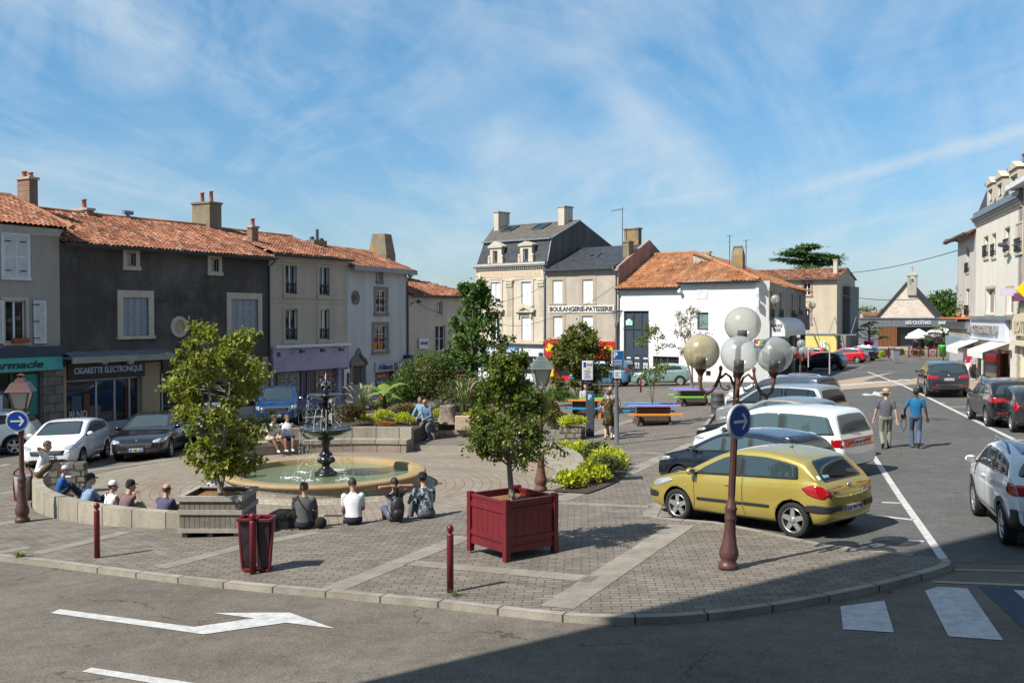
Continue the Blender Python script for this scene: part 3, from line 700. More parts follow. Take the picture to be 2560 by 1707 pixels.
L=MB();lr=H.uz(412,890)[0];L.box(0,-.75,led+.02,lr,.0,led+.12);L.box(0,-.82,led-.16,lr,-.75,led+.10,1);L.add([(0,-.75,led+.125),(lr,-.75,led+.125),(lr,-.01,led+.32),(0,-.01,led+.32)],[(0,1,2,3)])
H.part(L,'canopy',[M_zinc,M_lime])
sg=board(H,'shop_sign',(S1[0],S1[1],S1[2],S1[3]),-.02,.1,M_darkpanel)
lettering(H,'CIGARETTE ÉLECTRONIQUE',S1[0]+.28,S1[1]-.16,S1[2]+(S1[3]-S1[2])*.26,S1[2]+(S1[3]-S1[2])*.76,-.13,plain('pale_blue_letters',(.55,.65,.75),.5),sg,bold=.018)
for x in(247,311):
 u,z=H.uz(x,903);mb=MB();mb.cbox((u,-.42,z),.28,.12,.18,rx=.4);mb.bar((u,-.42,z),(u,-.02,z+.12),.04);H.part(mb,'spotlight',M_white)
def shopfront(H,o,posts,y=.28,m=None,gm=None,base=.35,hb=None):
 a,b,c,e=o;mb=MB();m=m or M_white
 for u in[a+.04]+list(posts)+[b-.04]:mb.box(u-.045,y-.08,c,u+.045,y,e)
 mb.box(a,y-.08,e-.09,b,y-.002,e);mb.box(a,y-.06,c,b,y-.003,c+base)
 if hb:mb.box(a,y-.07,hb-.03,b,y-.004,hb+.03)
 f=H.part(mb,'shop_front',m);g_=MB();g_.quad((a,y-.02,c),(b,y-.02,c),(b,y-.02,e),(a,y-.02,e));g_.build('pane',gm or M_glass2,f)
 return f
M_alu=plain('aluminium',(.42,.43,.44),.4,.4)
f=shopfront(H,gl,[H.uz(x,1000)[0]for x in(248,294,331)],m=M_alu)
for x,y_,w_,h_,c_ in((190,1015,.5,.9,(.10,.12,.15)),(215,1020,.3,1.3,(.22,.07,.03)),(235,1030,.6,.6,(.13,.13,.12)),(270,1040,.9,.5,(.12,.10,.08)),(318,1010,.35,1.6,(.10,.02,.02))):
 u,z=H.uz(x,y_,.27);mb=MB();mb.box(u-w_/2,.22,max(.5,z-h_/2),u+w_/2,.245,z+h_/2);mb.build('window_display',mat('display_%d'%x,c_,None,fine=.3,fscale=9),f)
for x,y_,t_ in((194,1036,'BLND'),):
 u,z=H.uz(x,y_,.25);lettering(H,t_,u-.45,u+.45,z-.16,z+.16,.21,M_white,f)
S2=H.rc(402,889,652,912);sg=board(H,'shop_sign',(S2[0],S2[1],S2[2]-.25,S2[3]),-.02,.1,M_darkpanel)
u,z=H.uz(619,902);mb=MB();mb.lathe([(0,-.02),(.30,-.02),(.30,0),(.2,.01)],20,(u,-.14,z),axis='Y');H.part(mb,'emblem',plain('chrome',(.5,.52,.55),.3,.6),sg)
shopfront(H,gl2,[H.uz(x,1000)[0]for x in(413,470,530,590)],m=M_alu)
chimney(H,186,218,235,519,545,4.0,style='brick',pots=(.45,))
chimney(H,480,524,554,503,578,3.9,style='render',pots=(.62,.58))
chimney(H,618,630,646,564,626,1.6,style='brick',pots=(.42,))
u,z=H.uz(320,548,4.3);mb=MB();mb.tube([(u,4.3,z-.4),(u,4.3,z+.28)],.1,8);mb.tube([(u-.28,4.3,z+.34),(u+.28,4.3,z+.34)],.11,8);H.part(mb,'flue',M_zinc,H.roof)
P0=LP(0);hd=H.P+H.d*u1;H=House('terraced_house','taupe house with four tall windows above the lilac shop front',(hd.x,hd.y),(.56,1),ZB)
u1=H.uz(868,760)[0];ze=H.uz(770,641,-.35)[1]
Wn=[H.rc(713,662,741,736),H.rc(797.7,667,822.5,739),H.rc(713,772,743,851),H.rc(797.7,773,823,849)]
sT=H.uz(775,867)[1];sB=H.uz(775,924)[1];sh1=(H.uz(684,960)[0],H.uz(762,960)[0],.1,sB-.02);dr=(H.uz(762,960)[0],H.uz(776,960)[0],.1,sB-.02);sh2=(H.uz(780,960)[0],H.uz(846,960)[0],.1,sB-.02)
M_lilac=mat('lilac_paint',(.44,.37,.51),(.39,.325,.455),.9,.6,.05,30,stain=(.24,.2,.3))
mb=MB();facade(mb,0,u1,sT-.3,ze,Wn);facade(mb,0,u1,-.4,sT-.3,[(sh1[0],sh2[1],.1,sB-.02)],mi=1,reveal=.4);shell(mb,0,u1,-.4,ze,0,9)
H.part(mb,'wall',[M_w3,M_lilac])
rL=H.uz(700,590,4.3);zr=(rL[1]+H.uz(820,602,4.3)[1])/2;mb=MB()
tile_roof(mb,(0,-.5,ze+.05),(u1,-.5,ze+.05),(u1,4.3,zr),(0,4.3,zr),seed=11);tile_roof(mb,(u1,9.2,ze),(0,9.2,ze),(0,4.3,zr),(u1,4.3,zr),seed=12)
H.roof=H.part(mb,'roof',M_tile)
mb=MB();mb.tube([(-.2,4.3,zr+.04),(u1,4.3,zr+.02)],.12,8);mb.build('ridge_tiles',M_tile,H.roof)
cornice(H,0,u1,ze-.55,M_w3,((.06,.18),(.16,.14),(.26,.12)));gutter(H,-.1,u1,-.56,ze+.0)
for k,o in enumerate(Wn):
 surround(H,o,.20,.035,.20,M_w3);casement(H,o,bars=0,y=.17);balcony_rail(H,o,.05,.62)
mb=MB();z=H.uz(770,745)[1];mb.box(.3,-.05,z-.06,u1-.4,.01,z);mb.box(.3,-.03,z-.3,u1-.4,.01,z-.25);H.part(mb,'string_course',M_w3)
sg=board(H,'shop_sign',(.12,u1-.05,sB,sT),-.02,.16,M_lilac)
mb=MB();mb.box(.25,-.3,sT,u1,0,sT+.16);H.part(mb,'awning_box',M_white)
for x in(748,800,846):
 u,z=H.uz(x,881,-.4);mb=MB();mb.bar((u-.55,-.2,sT+.03),(u,-.6,sT-.12),.035);mb.cbox((u,-.62,sT-.2),.3,.18,.18);H.part(mb,'spotlight',M_gutter)
rk=MB();rk.box(.0,-.1,-.3,.22,0,sB);rk.box(u1-.16,-.1,-.3,u1,0,sB);H.part(rk,'pilaster',M_lilac)
f=shopfront(H,(sh1[0],sh2[1],.1,sB-.02),[dr[0],dr[1],sh2[0]],m=mat('dull_lilac',(.2,.17,.3),None),base=.5)
def rack(H,o,y,cols,rows,palette,parent,seed):
 rnd=random.Random(seed);mb=MB();a,b,c,e=o;dw,dh=(b-a)/cols,(e-c)/rows
 for i in range(cols):
  for j in range(rows):
   for q in range(2):
    mb.box(a+dw*(i+.08+.45*q),y-.02,c+dh*(j+.08),a+dw*(i+.48+.45*q),y-.005,c+dh*(j+rnd.uniform(.6,.9)),mi=rnd.randrange(len(palette)))
 k=len(palette)
 for i in range(cols+1):mb.box(a+dw*i-.012,y-.035,c,a+dw*i+.012,y-.021,e,k)
 for j in range(rows+1):mb.box(a,y-.05,c+dh*j-.012,b,y-.036,c+dh*j+.012,k)
 mb.build('magazine_rack',[plain('cover_%d_%d'%(seed,i),p,.5)for i,p in enumerate(palette)]+[M_alu],parent)
rack(H,(H.uz(702,960)[0],H.uz(754,960)[0],.9,sB-.15),.24,5,6,[(.2,.17,.13),(.12,.13,.15),(.27,.2,.09),(.07,.08,.11),(.3,.3,.28)],f,1)
rack(H,(H.uz(797,960)[0],H.uz(843,960)[0],.7,sB-.15),.24,4,6,[(.33,.04,.03),(.25,.02,.03),(.36,.12,.06),(.10,.03,.03),(.2,.2,.22)],f,2)
po=H.rc(856,922,871,995);pb=board(H,'poster',po,-.1,.03,M_white)
mb=MB();mb.box(po[0]+.25,-.145,po[2]+.1,po[1]-.08,-.131,po[3]-.5);mb.ball(((po[0]+po[1])/2+.1,-.13,po[3]-.4),(.16,.01,.2));mb.build('printed_figure',mat('poster_print',(.22,.03,.03),(.03,.02,.02),3,.5),pb)
u,z=H.uz(690,886);bd=board(H,'number_plate',(u-.14,u+.14,z-.12,z+.12),-.18,.02,M_navy)
mb=MB();u,z=H.uz(793,603,4.2)
for du,h,r_,in((0,.75,.1),(-.5,.25,.14),(.42,.2,.14)):mb.tube([(u+du,4.2,z-.3),(u+du,4.2,z+h)],r_,8)
H.part(mb,'flue',M_gutter,H.roof);mb=MB();mb.box(u-.65,3.9,z-.6,u+.6,4.6,z+.05);H.part(mb,'chimney',M_chim,H.roof)
hd=H.P+H.d*u1;H=House('terraced_house','pale grey narrow house with a pointed stone doorway and round niche',(hd.x,hd.y),(.412,1),ZB)
u1=H.uz(1018,760)[0];ze=H.uz(950,672,-.3)[1]
Wn=[H.rc(943,676.5,954.6,702),H.rc(939,726,966,782),H.rc(934,814,967.5,877)]
DO=H.rc(879,914,909,990);DO=(DO[0],DO[1],.1,DO[3]);SH=H.rc(938,926,990,1000);SH=(SH[0],SH[1],.7,SH[3]);NI=H.uz(887.6,744)
mb=MB();facade(mb,0,u1,-.4,ze,Wn+[DO,SH],reveal=.36);shell(mb,0,u1,-.4,ze,0,8.5);H.part(mb,'wall',M_w4)
zr=H.uz(905,625,4.2)[1];rR=H.uz(912,625,4.2)[0];mb=MB()
tile_roof(mb,(0,-.4,ze+.05),(u1+.3,-.4,ze+.05),(rR,4.2,zr),(-.2,4.2,zr),seed=15);tile_roof(mb,(u1+.3,-.4,ze+.05),(u1+.3,8.9,ze),(rR+.02,4.25,zr),(rR,4.2,zr),seed=16);tile_roof(mb,(u1+.3,8.9,ze),(0,8.9,ze),(0,4.2,zr),(rR,4.2,zr),seed=17)
H.roof=H.part(mb,'roof',M_tile)
mb=MB();mb.box(-.02,-.55,ze-.22,u1+.45,-.38,ze+.08);mb.box(u1+.3,-.38,ze-.2,u1+.45,8.8,ze+.06);H.part(mb,'fascia',M_zinc);gutter(H,u1-.2,u1+.2,-.3,ze-.25,M_gutter,down=(u1-.1,))
for o in Wn:surround(H,o,.24 if o is not Wn[0]else .16,.03,.2,mat('brown_stone',(.26,.22,.18),(.21,.18,.15),2,.9,.1,30,.2));casement(H,o,bars=2 if o is not Wn[0]else 1)
for o in Wn[1:]:
 mb=MB()
 for z in(o[2]+.3,o[2]+.75):mb.bar((o[0],.06,z),(o[1],.06,z),.03)
 for k in range(1,4):u=o[0]+(o[1]-o[0])*k/4;mb.bar((u,.06,o[2]),(u,.06,o[3]-.3),.02)
 H.part(mb,'railing',M_iron)
mb=MB();mb.lathe([(.42,-.05),(.42,.01),(.30,.02),(.28,.0)],24,(NI[0],-.02,NI[1]),axis='Y');mb.ball((NI[0],.02,NI[1]),(.3,.04,.3),mi=1);H.part(mb,'round_niche',[mat('niche_stone',(.2,.18,.16),None),M_iron])
a,b,c,e=DO;mb=MB();m_=(a+b)/2;w_=.22
for sgn in(-1,1):
 x=a if sgn<0 else b;mb.box(min(x,x+sgn*w_),-.08,.0,max(x,x+sgn*w_),.02,e)
hw=(b-a)/2+w_;arc=[(-1,0),(-.98,.18),(-.85,.36),(-.6,.5),(-.35,.62),(-.15,.82),(0,1.12),(.15,.82),(.35,.62),(.6,.5),(.85,.36),(.98,.18),(1,0)]
mb.tube([(m_+hw*p,-.1,e+.9*q)for p,q in arc],.1,8);mb.prism([(m_+hw*.98*p,0,e+.88*q)for p,q in arc],(0,-.05,0))
H.part(mb,'door_surround',mat('brown_stone',(.3,.26,.21),None));mb=MB();mb.box(a,.14,c,b,.2,e);mb.box(m_-.01,.12,c,m_+.01,.14,e,1);dd_=H.part(mb,'door',[mat('grey_brown_wood',(.13,.10,.08),(.09,.07,.06),3,.7,.1,20),M_iron])
mb=MB();mb.ball((m_+.12,.1,1.05),.035);mb.build('handle',M_alu,dd_)
M_blue=plain('blue_letters',(.015,.03,.20),.5)
sg=board(H,'shop_sign',(SH[0]-.1,SH[1]+.1,SH[3]-.05,SH[3]+.55),-.01,.08,mat('pale_sign',(.42,.44,.47),None));lettering(H,'Allianz',SH[0]+.25,SH[1]-.55,SH[3]+.06,SH[3]+.42,-.1,M_blue,sg,bold=.03)
mb=MB();mb.lathe([(.12,-.02),(.21,-.02),(.21,0)],20,(SH[1]-.2,-.1,SH[3]+.25),axis='Y');H.part(mb,'emblem',M_blue,sg)
f=shopfront(H,SH,[],m=M_navy,base=.1,gm=dimglass('dark_blue_glass',(.012,.02,.04)))
lettering(H,'Christophe Jadot',SH[0]+.5,SH[0]+1.6,SH[3]-.45,SH[3]-.22,.18,M_white,f);lettering(H,'Assurances',SH[0]+.5,SH[0]+1.35,SH[3]-.8,SH[3]-.62,.18,M_white,f)
vs=H.rc(1008,887,1018,916);mb=MB();mb.box(vs[0]+.1,-.75,vs[2],vs[0]+.22,-.12,vs[3]);mb.box(vs[0]-.0,-.12,vs[2],vs[0]+.3,-.02,vs[3]-.0);sg=H.part(mb,'projecting_sign',M_blue)
chimney(H,920,966,989,583,655,3.1,style='render',taper=1.5)
hd=H.P+H.d*u1;H=House('terraced_house','low cream house with a hipped tile roof and white hanging sign at the row end',(hd.x+.1,hd.y+.1),(.66,1),ZB)
u1=H.uz(1196,800)[0];ze=H.uz(1100,739,-.3)[1]
Wn=[H.rc(1093.6,752,1106,787),H.rc(1088,814,1113,878)];SH=(H.uz(1050,960)[0],u1-.6,.5,H.uz(1110,930)[1])
mb=MB();facade(mb,0,u1,-.4,ze,Wn+[SH],reveal=.36);shell(mb,0,u1,-.4,ze,0,8);H.part(mb,'wall',M_w5)
zr=H.uz(1050,697,4)[1];mb=MB();rR=u1-3.2
tile_roof(mb,(0,-.35,ze),(u1+.3,-.35,ze),(rR,4,zr),(0,4,zr),seed=21);tile_roof(mb,(u1+.3,-.35,ze),(u1+.3,8.3,ze),(rR+.02,4.05,zr),(rR,4,zr),seed=22);tile_roof(mb,(u1+.3,8.3,ze),(0,8.3,ze),(0,4,zr),(rR,4,zr),seed=23)
H.roof=H.part(mb,'roof',M_tile);gutter(H,0,u1+.3,-.42,ze-.05)
for o in Wn:surround(H,o,.12,.02,.1,M_w5);casement(H,o,bars=1)
shopfront(H,SH,[],m=mat('brown_frame',(.16,.11,.06),None));z=H.uz(1090,888)[1];mb=MB();mb.box(.2,-.7,z-.15,u1-.2,0,z+.05);H.part(mb,'canopy',M_zinc)
sg=H.rc(1044,846,1067,872);mb=MB();mb.box(sg[0],-.16,sg[2],sg[1],-.06,sg[3]);so=H.part(mb,'shop_sign',M_white,bevel=.02);lettering(H,'Arbell',sg[0]+.12,sg[1]-.15,sg[2]+.42*(sg[3]-sg[2]),sg[2]+.74*(sg[3]-sg[2]),-.18,M_gutter,so)
slabwalk('shop_pavement',[LP(-14),LP(-.3),(LP(7.2)),LP(16.3),(-7.0,66.2),(-5.5,65.4),(-8.0,58.6),tuple(Vector(LP(7.2))+Vector((1.9,-1.0))),tuple(Vector(LP(-.3))+Vector((1.9,-1.1))),tuple(Vector(LP(-14))+Vector((1.9,-1.1)))],M_walk,.02)
CD=Vector((.75,-.66)).normalized();CP0=Vector((9.1,74.0));ZC=-1.3
def uline(x):
 k=(x-1280)/FPX;t=(k*CP0.y-CP0.x)/(CD.x-k*CD.y);return t
def cp(t):return(CP0.x+CD.x*t,CP0.y+CD.y*t)
t6,t7,t8,t9=uline(1191),uline(1366),uline(1545),uline(1889)
H=House('mansard_house','pale stone house with a slate mansard, two dormers and carved pilasters',cp(t6),CD,ZC);H.roof=None
u1=t7-t6;zc=H.uz(1275,668)[1];zm=H.uz(1275,658)[1];ztop=H.uz(1200,607,.6)[1];FD=9.0
UL=H.rc(1228,706,1251,762);UR=H.rc(1304.5,704.5,1328,762);LL=H.rc(1228,792,1250,848);LR=H.rc(1304.5,792,1328,849)
zsh=H.uz(1290,858)[1];SH=(.5,u1-.5,.3,H.uz(1290,889)[1])
mb=MB();facade(mb,0,u1,zsh,zc,[UL,UR,LL,LR],reveal=.22);facade(mb,0,u1,-.8,zsh,[SH],mi=1,reveal=.4)
M_gable=mat('grey_gable_render',(.17,.155,.135),(.12,.11,.10),.6,.9,.1,20,.3,streak=.45)
mb.mi=2;mb.quad((0,FD,-.8),(0,0,-.8),(0,0,zm),(0,FD,zm),mi=0)
yr,zr=4.4,H.uz(1300,563,4.4)[1]
prof=[(0,-.8),(0,zm),(.6,ztop),(yr,zr),(FD,ztop-.2),(FD,-.8)]
mb.poly([(u1,y,z)for y,z in prof])
H.part(mb,'wall',[M_limel,mat('white_shop_front',(.62,.63,.66),(.55,.56,.59),1,.6,.03),M_gable])
mb=MB();ur=H.uz(1234,567,yr)[0]
flat_roof(mb,(0,.05,zm),(u1,.05,zm),(u1,.6,ztop),(.35,.6,ztop));flat_roof(mb,(0,FD,zm),(0,.05,zm),(.35,.6,ztop),(.35,FD,ztop));mb.mi=1
flat_roof(mb,(.3,.5,ztop),(u1,.5,ztop),(u1,yr,zr),(ur,yr,zr),1);flat_roof(mb,(.3,FD,ztop),(.3,.5,ztop),(ur,yr,zr),(ur,yr+.05,zr),0);flat_roof(mb,(u1,FD,ztop-.2),(.3,FD,ztop),(ur,yr,zr),(u1,yr,zr),1)
H.roof=H.part(mb,'roof',[M_slate,M_slate2])
mb=MB();mb.box(.2,.38,ztop-.08,u1+.03,.56,ztop+.06);mb.tube([(ur,yr,zr+.03),(u1,yr,zr+.03)],.07,6);mb.box(-.12,-.3,zm-.32,u1+.06,.1,zm+.02);mb.build('zinc_flashing',M_zinc,H.roof)
mb=MB();mb.tube([(u1+.02,.1,zm),(u1+.02,.62,ztop),(u1+.02,yr,zr)],.06,6);mb.build('verge',M_zinc,H.roof)
cornice(H,0,u1,zc-.05,M_limel,((.1,.10),(.22,.10),(.34,.14)))
mb=MB()
for k in range(34):mb.box(.1+k*(u1-.2)/34,-.2,zc-.15,.1+(k+.55)*(u1-.2)/34,.0,zc-.05)
H.part(mb,'dentils',M_limel)
f0,f1=H.uz(1275,693)[1],H.uz(1275,677)[1];mb=MB();mb.box(.35,-.04,f0,u1-.35,.0,f1,0)
M_terr=plain('frieze_red',(.50,.33,.24),.8);n=15;w_=(u1-1.0)/n;hh=f1-f0
for k in range(n):
 x=.5+k*w_;T_=.05*hh/.5
 for a,b,c,e in((0,.16,1,.26),(.0,.74,.82,.84),(0,.16,.1,.84),(.72,.36,.82,.84),(.3,.36,.82,.46),(.3,.36,.4,.64),(.3,.56,.6,.64)):mb.box(x+a*w_,-.055,f0+b*hh,x+c*w_,-.041,f0+e*hh,1)
H.part(mb,'meander_frieze',[mat('frieze_cream',(.66,.58,.44),None),M_terr])
mb=MB();mb.box(.0,-.06,f0-.24,u1,.0,f0-.08);mb.box(0,-.08,f1+.03,u1,0,f1+.12);H.part(mb,'architrave',M_limel)
zb_,zt_=H.uz(1275,852)[1],f0-.24
for x0,x1 in((1192,1207),(1267,1283),(1346,1361.5)):
 a,b=H.uz(x0,770)[0],H.uz(x1,770)[0];a=max(a,.03);mb=MB();zc1=H.uz(1275,716)[1];mb.box(a,-.10,zb_,b,.0,zt_)
 for k in range(5):x=a+.1+(b-a-.2)*(k+.5)/5;mb.box(x-.035,-.125,H.uz(1275,790)[1],x+.035,-.10,zc1-.1)
 mb.box(a-.12,-.16,zb_,b+.12,0,zb_+.25);mb.box(a-.05,-.14,zb_+.25,b+.05,0,H.uz(1275,835)[1])
 mb.box(a-.08,-.2,zt_-.1,b+.08,0,zt_)
 for k in range(4):
  x=a+(b-a)*(k+.5)/4;mb.ball((x,-.14,zt_-.28),(.11,.09,.14),8,6);mb.ball((x,-.13,zc1+.02),(.10,.07,.13),8,6)
 H.part(mb,'pilaster',M_limel)
for o,kind in((UL,0),(UR,1),(LL,2),(LR,1)):
 surround(H,o,.26,.06,.14,M_limel)
 if kind==1:shutters(H,o,mat('white_plank',(.80,.81,.84),None,rough=.5,fine=.02),y=.08,n=2)
 else:casement(H,o,bars=0,m=M_white)
 if kind==0:shutters(H,(o[0],(o[0]+o[1])/2-.05,o[2],o[3]),M_white,y=.05,n=1);shutters(H,((o[0]+o[1])/2+.05,o[1],o[2],o[3]),M_white,y=.05,n=1)
for o,x0,x1 in((LL,1214,1260),(LR,1290.5,1338)):
 a,b=H.uz(x0,779)[0],H.uz(x1,779)[0];z0,z1=H.uz((x0+x1)/2,781)[1],H.uz((x0+x1)/2,764)[1];mb=MB();m_=(a+b)/2
 mb.box(a,-.32,z0,b,0,z0+.12);mb.prism([(a,-.05,z0+.12),(b,-.05,z0+.12),(m_,-.05,z1)],(0,.05,0))
 for p,q in(((a,z0+.1),(m_,z1)),((m_,z1),(b,z0+.1))):mb.bar((p[0],-.17,p[1]+.03),(q[0],-.17,q[1]+.03),.12,.32)
 for x in(a+.35,b-.35):mb.box(x-.1,-.2,z0-.45,x+.1,0,z0)
 mb.box(a+.25,-.08,z0-.3,b-.25,0,z0);H.part(mb,'pediment',M_limel)
for o,fr in((H.rc(1234,627,1246,658,.1),(1221,1258.5)),(H.rc(1309.6,622,1323,657,.1),(1296,1334.5))):
 a,b=H.uz(fr[0],640,.0)[0],H.uz(fr[1],640,.0)[0];c=zm-.05;e=o[3]+.35;m_=(a+b)/2;zpk=H.uz((fr[0]+fr[1])/2,603,0)[1];mb=MB()
 facade(mb,a+.2,b-.2,c,e,[o],y=-.02,reveal=.25);shell(mb,a+.2,b-.2,c,e,-.02,1.1)
 mb.box(a+.05,-.14,e-.12,b-.05,1.0,e);mb.prism([(a,-.15,e),(b,-.15,e),(m_,-.15,zpk)],(0,1.1,0))
 for s_ in(-1,1):
  x=a+.12 if s_<0 else b-.12;mb.box(x-.1,-.1,c,x+.1,.3,c+.5);mb.ball((x,-.02,c+.6),(.13,.12,.17),8,6)
 dm=mb.build('dormer',M_limel,H.roof)
 casement(H,o,y=.15,bars=0,leaves=1)
mb=MB();mb.box(.1,-.35,zsh-.02,u1-.05,0,zsh+.16);H.part(mb,'shop_cornice',M_limel)
shopfront(H,SH,[H.uz(x,910)[0]for x in(1288,1303,1330)],m=M_white)
bs=H.rc(1246,868,1297,883);sg=board(H,'shop_sign',bs,-.02,.12,plain('sign_blue',(.01,.19,.45),.4),bevel=.03);lettering(H,'audika',bs[0]+.75,bs[1]-.25,bs[2]+.11,bs[3]-.06,-.15,M_white,sg,bold=.03)
mb=MB();mb.tube([(bs[0]+.2+.2*cos(q*pi/5),-.16,(bs[2]+bs[3])/2+.22*sin(q*pi/5))for q in range(9)],.05,6);H.part(mb,'emblem',plain('emblem_orange',(.75,.32,.03),.4),sg)
mb=MB();u=u1-.12;mb.tube([(u,-.12,zc),(u,-.12,zsh-1)],.06,8);H.part(mb,'downpipe',M_zinc)
chimney(H,1234.6,1246,1274,528,570,3.4,side='right',style='stone');chimney(H,1395,1410.5,1432,514,562,3.5,side='right',style='stone')
for x,y in((1272,575),(1350,570)):
 u,z=H.uz(x,y,3.3);zq=ztop+(zr-ztop)*(3.3-.5)/(yr-.5);k=(zr-ztop)/(yr-.5);mb=MB();fy=lambda q:ztop+k*(q-.5)
 mb.add([(u-.55,2.9,fy(2.9)+.08),(u+.55,2.9,fy(2.9)+.08),(u+.55,4.0,fy(4.0)+.08),(u-.55,4.0,fy(4.0)+.08)],[(0,1,2,3)])
 for a_,b_ in(((u-.6,2.85),(u+.6,2.85)),((u-.6,4.05),(u+.6,4.05)),((u-.6,2.85),(u-.6,4.05)),((u+.6,2.85),(u+.6,4.05))):mb.bar((a_[0],a_[1],fy(a_[1])+.07),(b_[0],b_[1],fy(b_[1])+.07),.1,.1,1)
 mb.build('skylight',[M_glass,M_gutter],H.roof)
H=House('bakery_house','grey beige rendered house with white shutters and a painted bakery sign',cp(t7),CD,ZC)
u1=t8-t7;ze=H.uz(1450,672,-.25)[1];yr=4.2;zr=H.uz(1500,617,yr)[1];FD=8.6
Ws=[H.rc(1382,700.6,1406.6,758),H.rc(1456.5,699,1482,758),H.rc(1383.6,791,1406.6,844),H.rc(1456,790,1482,844)];zsh=H.uz(1450,860)[1];SH=(.9,u1-.9,.3,zsh-.9)
M_w7=mat('bakery_render',(.46,.405,.335),(.385,.335,.275),.9,.9,.07,22,.3,streak=.22,stain=(.34,.29,.24))
M_pink=mat('pink_party_wall',(.36,.235,.20),(.29,.20,.175),.8,.9,.08,22,.2,streak=.4)
mb=MB();facade(mb,0,u1,zsh,ze,Ws);facade(mb,0,u1,-.8,zsh,[SH],mi=2,reveal=.4)
mb.poly([(u1,y,z)for y,z in((0,-.8),(FD,-.8),(FD,ze),(yr,zr),(0,ze+.05))],mi=1)
M_redshop=plain('red_shop_paint',(.42,.012,.015),.45)
H.part(mb,'wall',[M_w7,M_pink,M_redshop])
mb=MB();flat_roof(mb,(0,-.35,ze+.02),(u1-.25,-.35,ze+.02),(u1-.25,yr,zr),(0,yr,zr));flat_roof(mb,(u1-.25,FD,ze),(0,FD,ze),(0,yr,zr),(u1-.25,yr,zr))
H.roof=H.part(mb,'roof',M_slate)
mb=MB();P_=[(0,ze-.25),(yr,zr+.32),(FD,ze-.2)]
for(ya,za),(yb,zb2)in zip(P_,P_[1:]):mb.add([(x,y,z)for x in(u1-.28,u1+.02)for y,z in((ya,za+.3 if ya==0 else za),(yb,zb2),(yb,zb2-.6),(ya,za-.6))],[(0,1,2,3),(7,6,5,4),(0,4,5,1),(1,5,6,2),(2,6,7,3),(3,7,4,0)])
H.part(mb,'parapet',M_pink,H.roof)
gutter(H,0,u1-.2,-.42,ze-.02,M_zinc,down=(u1-.15,));cornice(H,0,u1,ze-.35,M_w7,((.08,.12),(.2,.12)))
for o in Ws:surround(H,o,.32,.03,.14,mat('window_stone',(.40,.33,.25),(.33,.275,.21),2,.9,.1,30,.2));shutters(H,o,M_shutv,y=.08,n=2)
bs=H.rc(1373,763.5,1537,781.5);sg=board(H,'shop_sign',bs,-.02,.06,mat('sign_white',(.70,.69,.66),(.62,.60,.56),3,.7,.05))
lettering(H,'BOULANGERIE-PATISSERIE',bs[0]+.12,bs[1]-.12,bs[2]+.09,bs[3]-.08,-.09,plain('dark_brown_letters',(.05,.04,.035),.6),sg,bold=.035)
shopfront(H,SH,[u1*.35,u1*.65],m=M_redshop)
fb=(.05,u1-.05,zsh-1.05,zsh+.25);fs=board(H,'shop_fascia',fb,-.02,.25,M_redshop)
M_yel=plain('yellow_paint',(.72,.42,.02),.5);rnd=random.Random(3)
for k in range(5):
 x=.6+k*(u1-1.2)/4;mb=MB();mb.poly([(x+rnd.uniform(.28,.55)*cos(q*pi/4.5),-.28,zsh-.35+rnd.uniform(.25,.5)*sin(q*pi/4.5))for q in range(9)]);mb.build('painted_splash',M_yel,fs)
mb=MB();mb.box(u1-.95,-.15,-.5,u1-.1,.0,zsh-1.05,0);mb.box(u1-.85,-.18,1.2,u1-.15,-.15,2.6,1);mb.box(.1,-.15,-.5,.85,0,zsh-1.05,1);H.part(mb,'pilaster',[M_redshop,M_yel])
chimney(H,1557,1572,1584,602,640,1.6,side='right',style='render');chimney(H,1560,1596,1604,569,618,4.6,side='right',style='render')
u,z=H.uz(1488,641,2.2);k=(zr-ze)/(yr+.35);mb=MB();fy=lambda q:ze+k*(q+.35)
mb.add([(u-.4,1.9,fy(1.9)+.08),(u+.4,1.9,fy(1.9)+.08),(u+.4,2.7,fy(2.7)+.08),(u-.4,2.7,fy(2.7)+.08)],[(0,1,2,3)]);mb.bar((u-.45,1.85,fy(1.85)+.06),(u+.45,1.85,fy(1.85)+.06),.08,.1,1);mb.build('skylight',[M_glass,M_gutter],H.roof)
mb=MB();u,z=H.uz(1556,607,4.2);mb.tube([(u,4.2,z-1),(u,4.2,z+2.8)],.03,6);mb.bar((u-1.1,4.2,z+2.6),(u+.1,4.2,z+2.75),.03)
for q in range(6):mb.bar((u-1.0+q*.18,4.05,z+2.62),(u-1.0+q*.18,4.35,z+2.62),.02)
H.part(mb,'aerial',M_gutter)
H=House('corner_house','white rendered corner house with an orange tile roof and tall glazed strip',cp(t8),CD,ZC)
u1=t9-t8;zeL=H.uz(1620,720,-.3)[1];zeR=H.uz(1790,704,-.3)[1];us=H.uz(1698,740)[0]
GL=H.rc(1559,777,1621.6,949);GL=(GL[0],GL[1],.45,GL[3]);SL=H.rc(1690,775,1698,826);WN=H.rc(1743,781,1771,825);LOW=H.rc(1632,891,1698,918);SM=H.rc(1764.5,927,1777,940)
M_w8=mat('white_render',(.76,.75,.725),(.69,.68,.65),.5,.9,.03,25,.1,streak=.14)
mb=MB();facade(mb,0,us,-.9,zeL,[GL,(LOW[0],us,LOW[2],LOW[3])],reveal=.25);facade(mb,us,u1,-.9,zeR,[SL,WN,SM],reveal=.25)
mb.quad((us,0,zeL),(us,.01,zeL),(us,.01,zeR),(us,0,zeR))
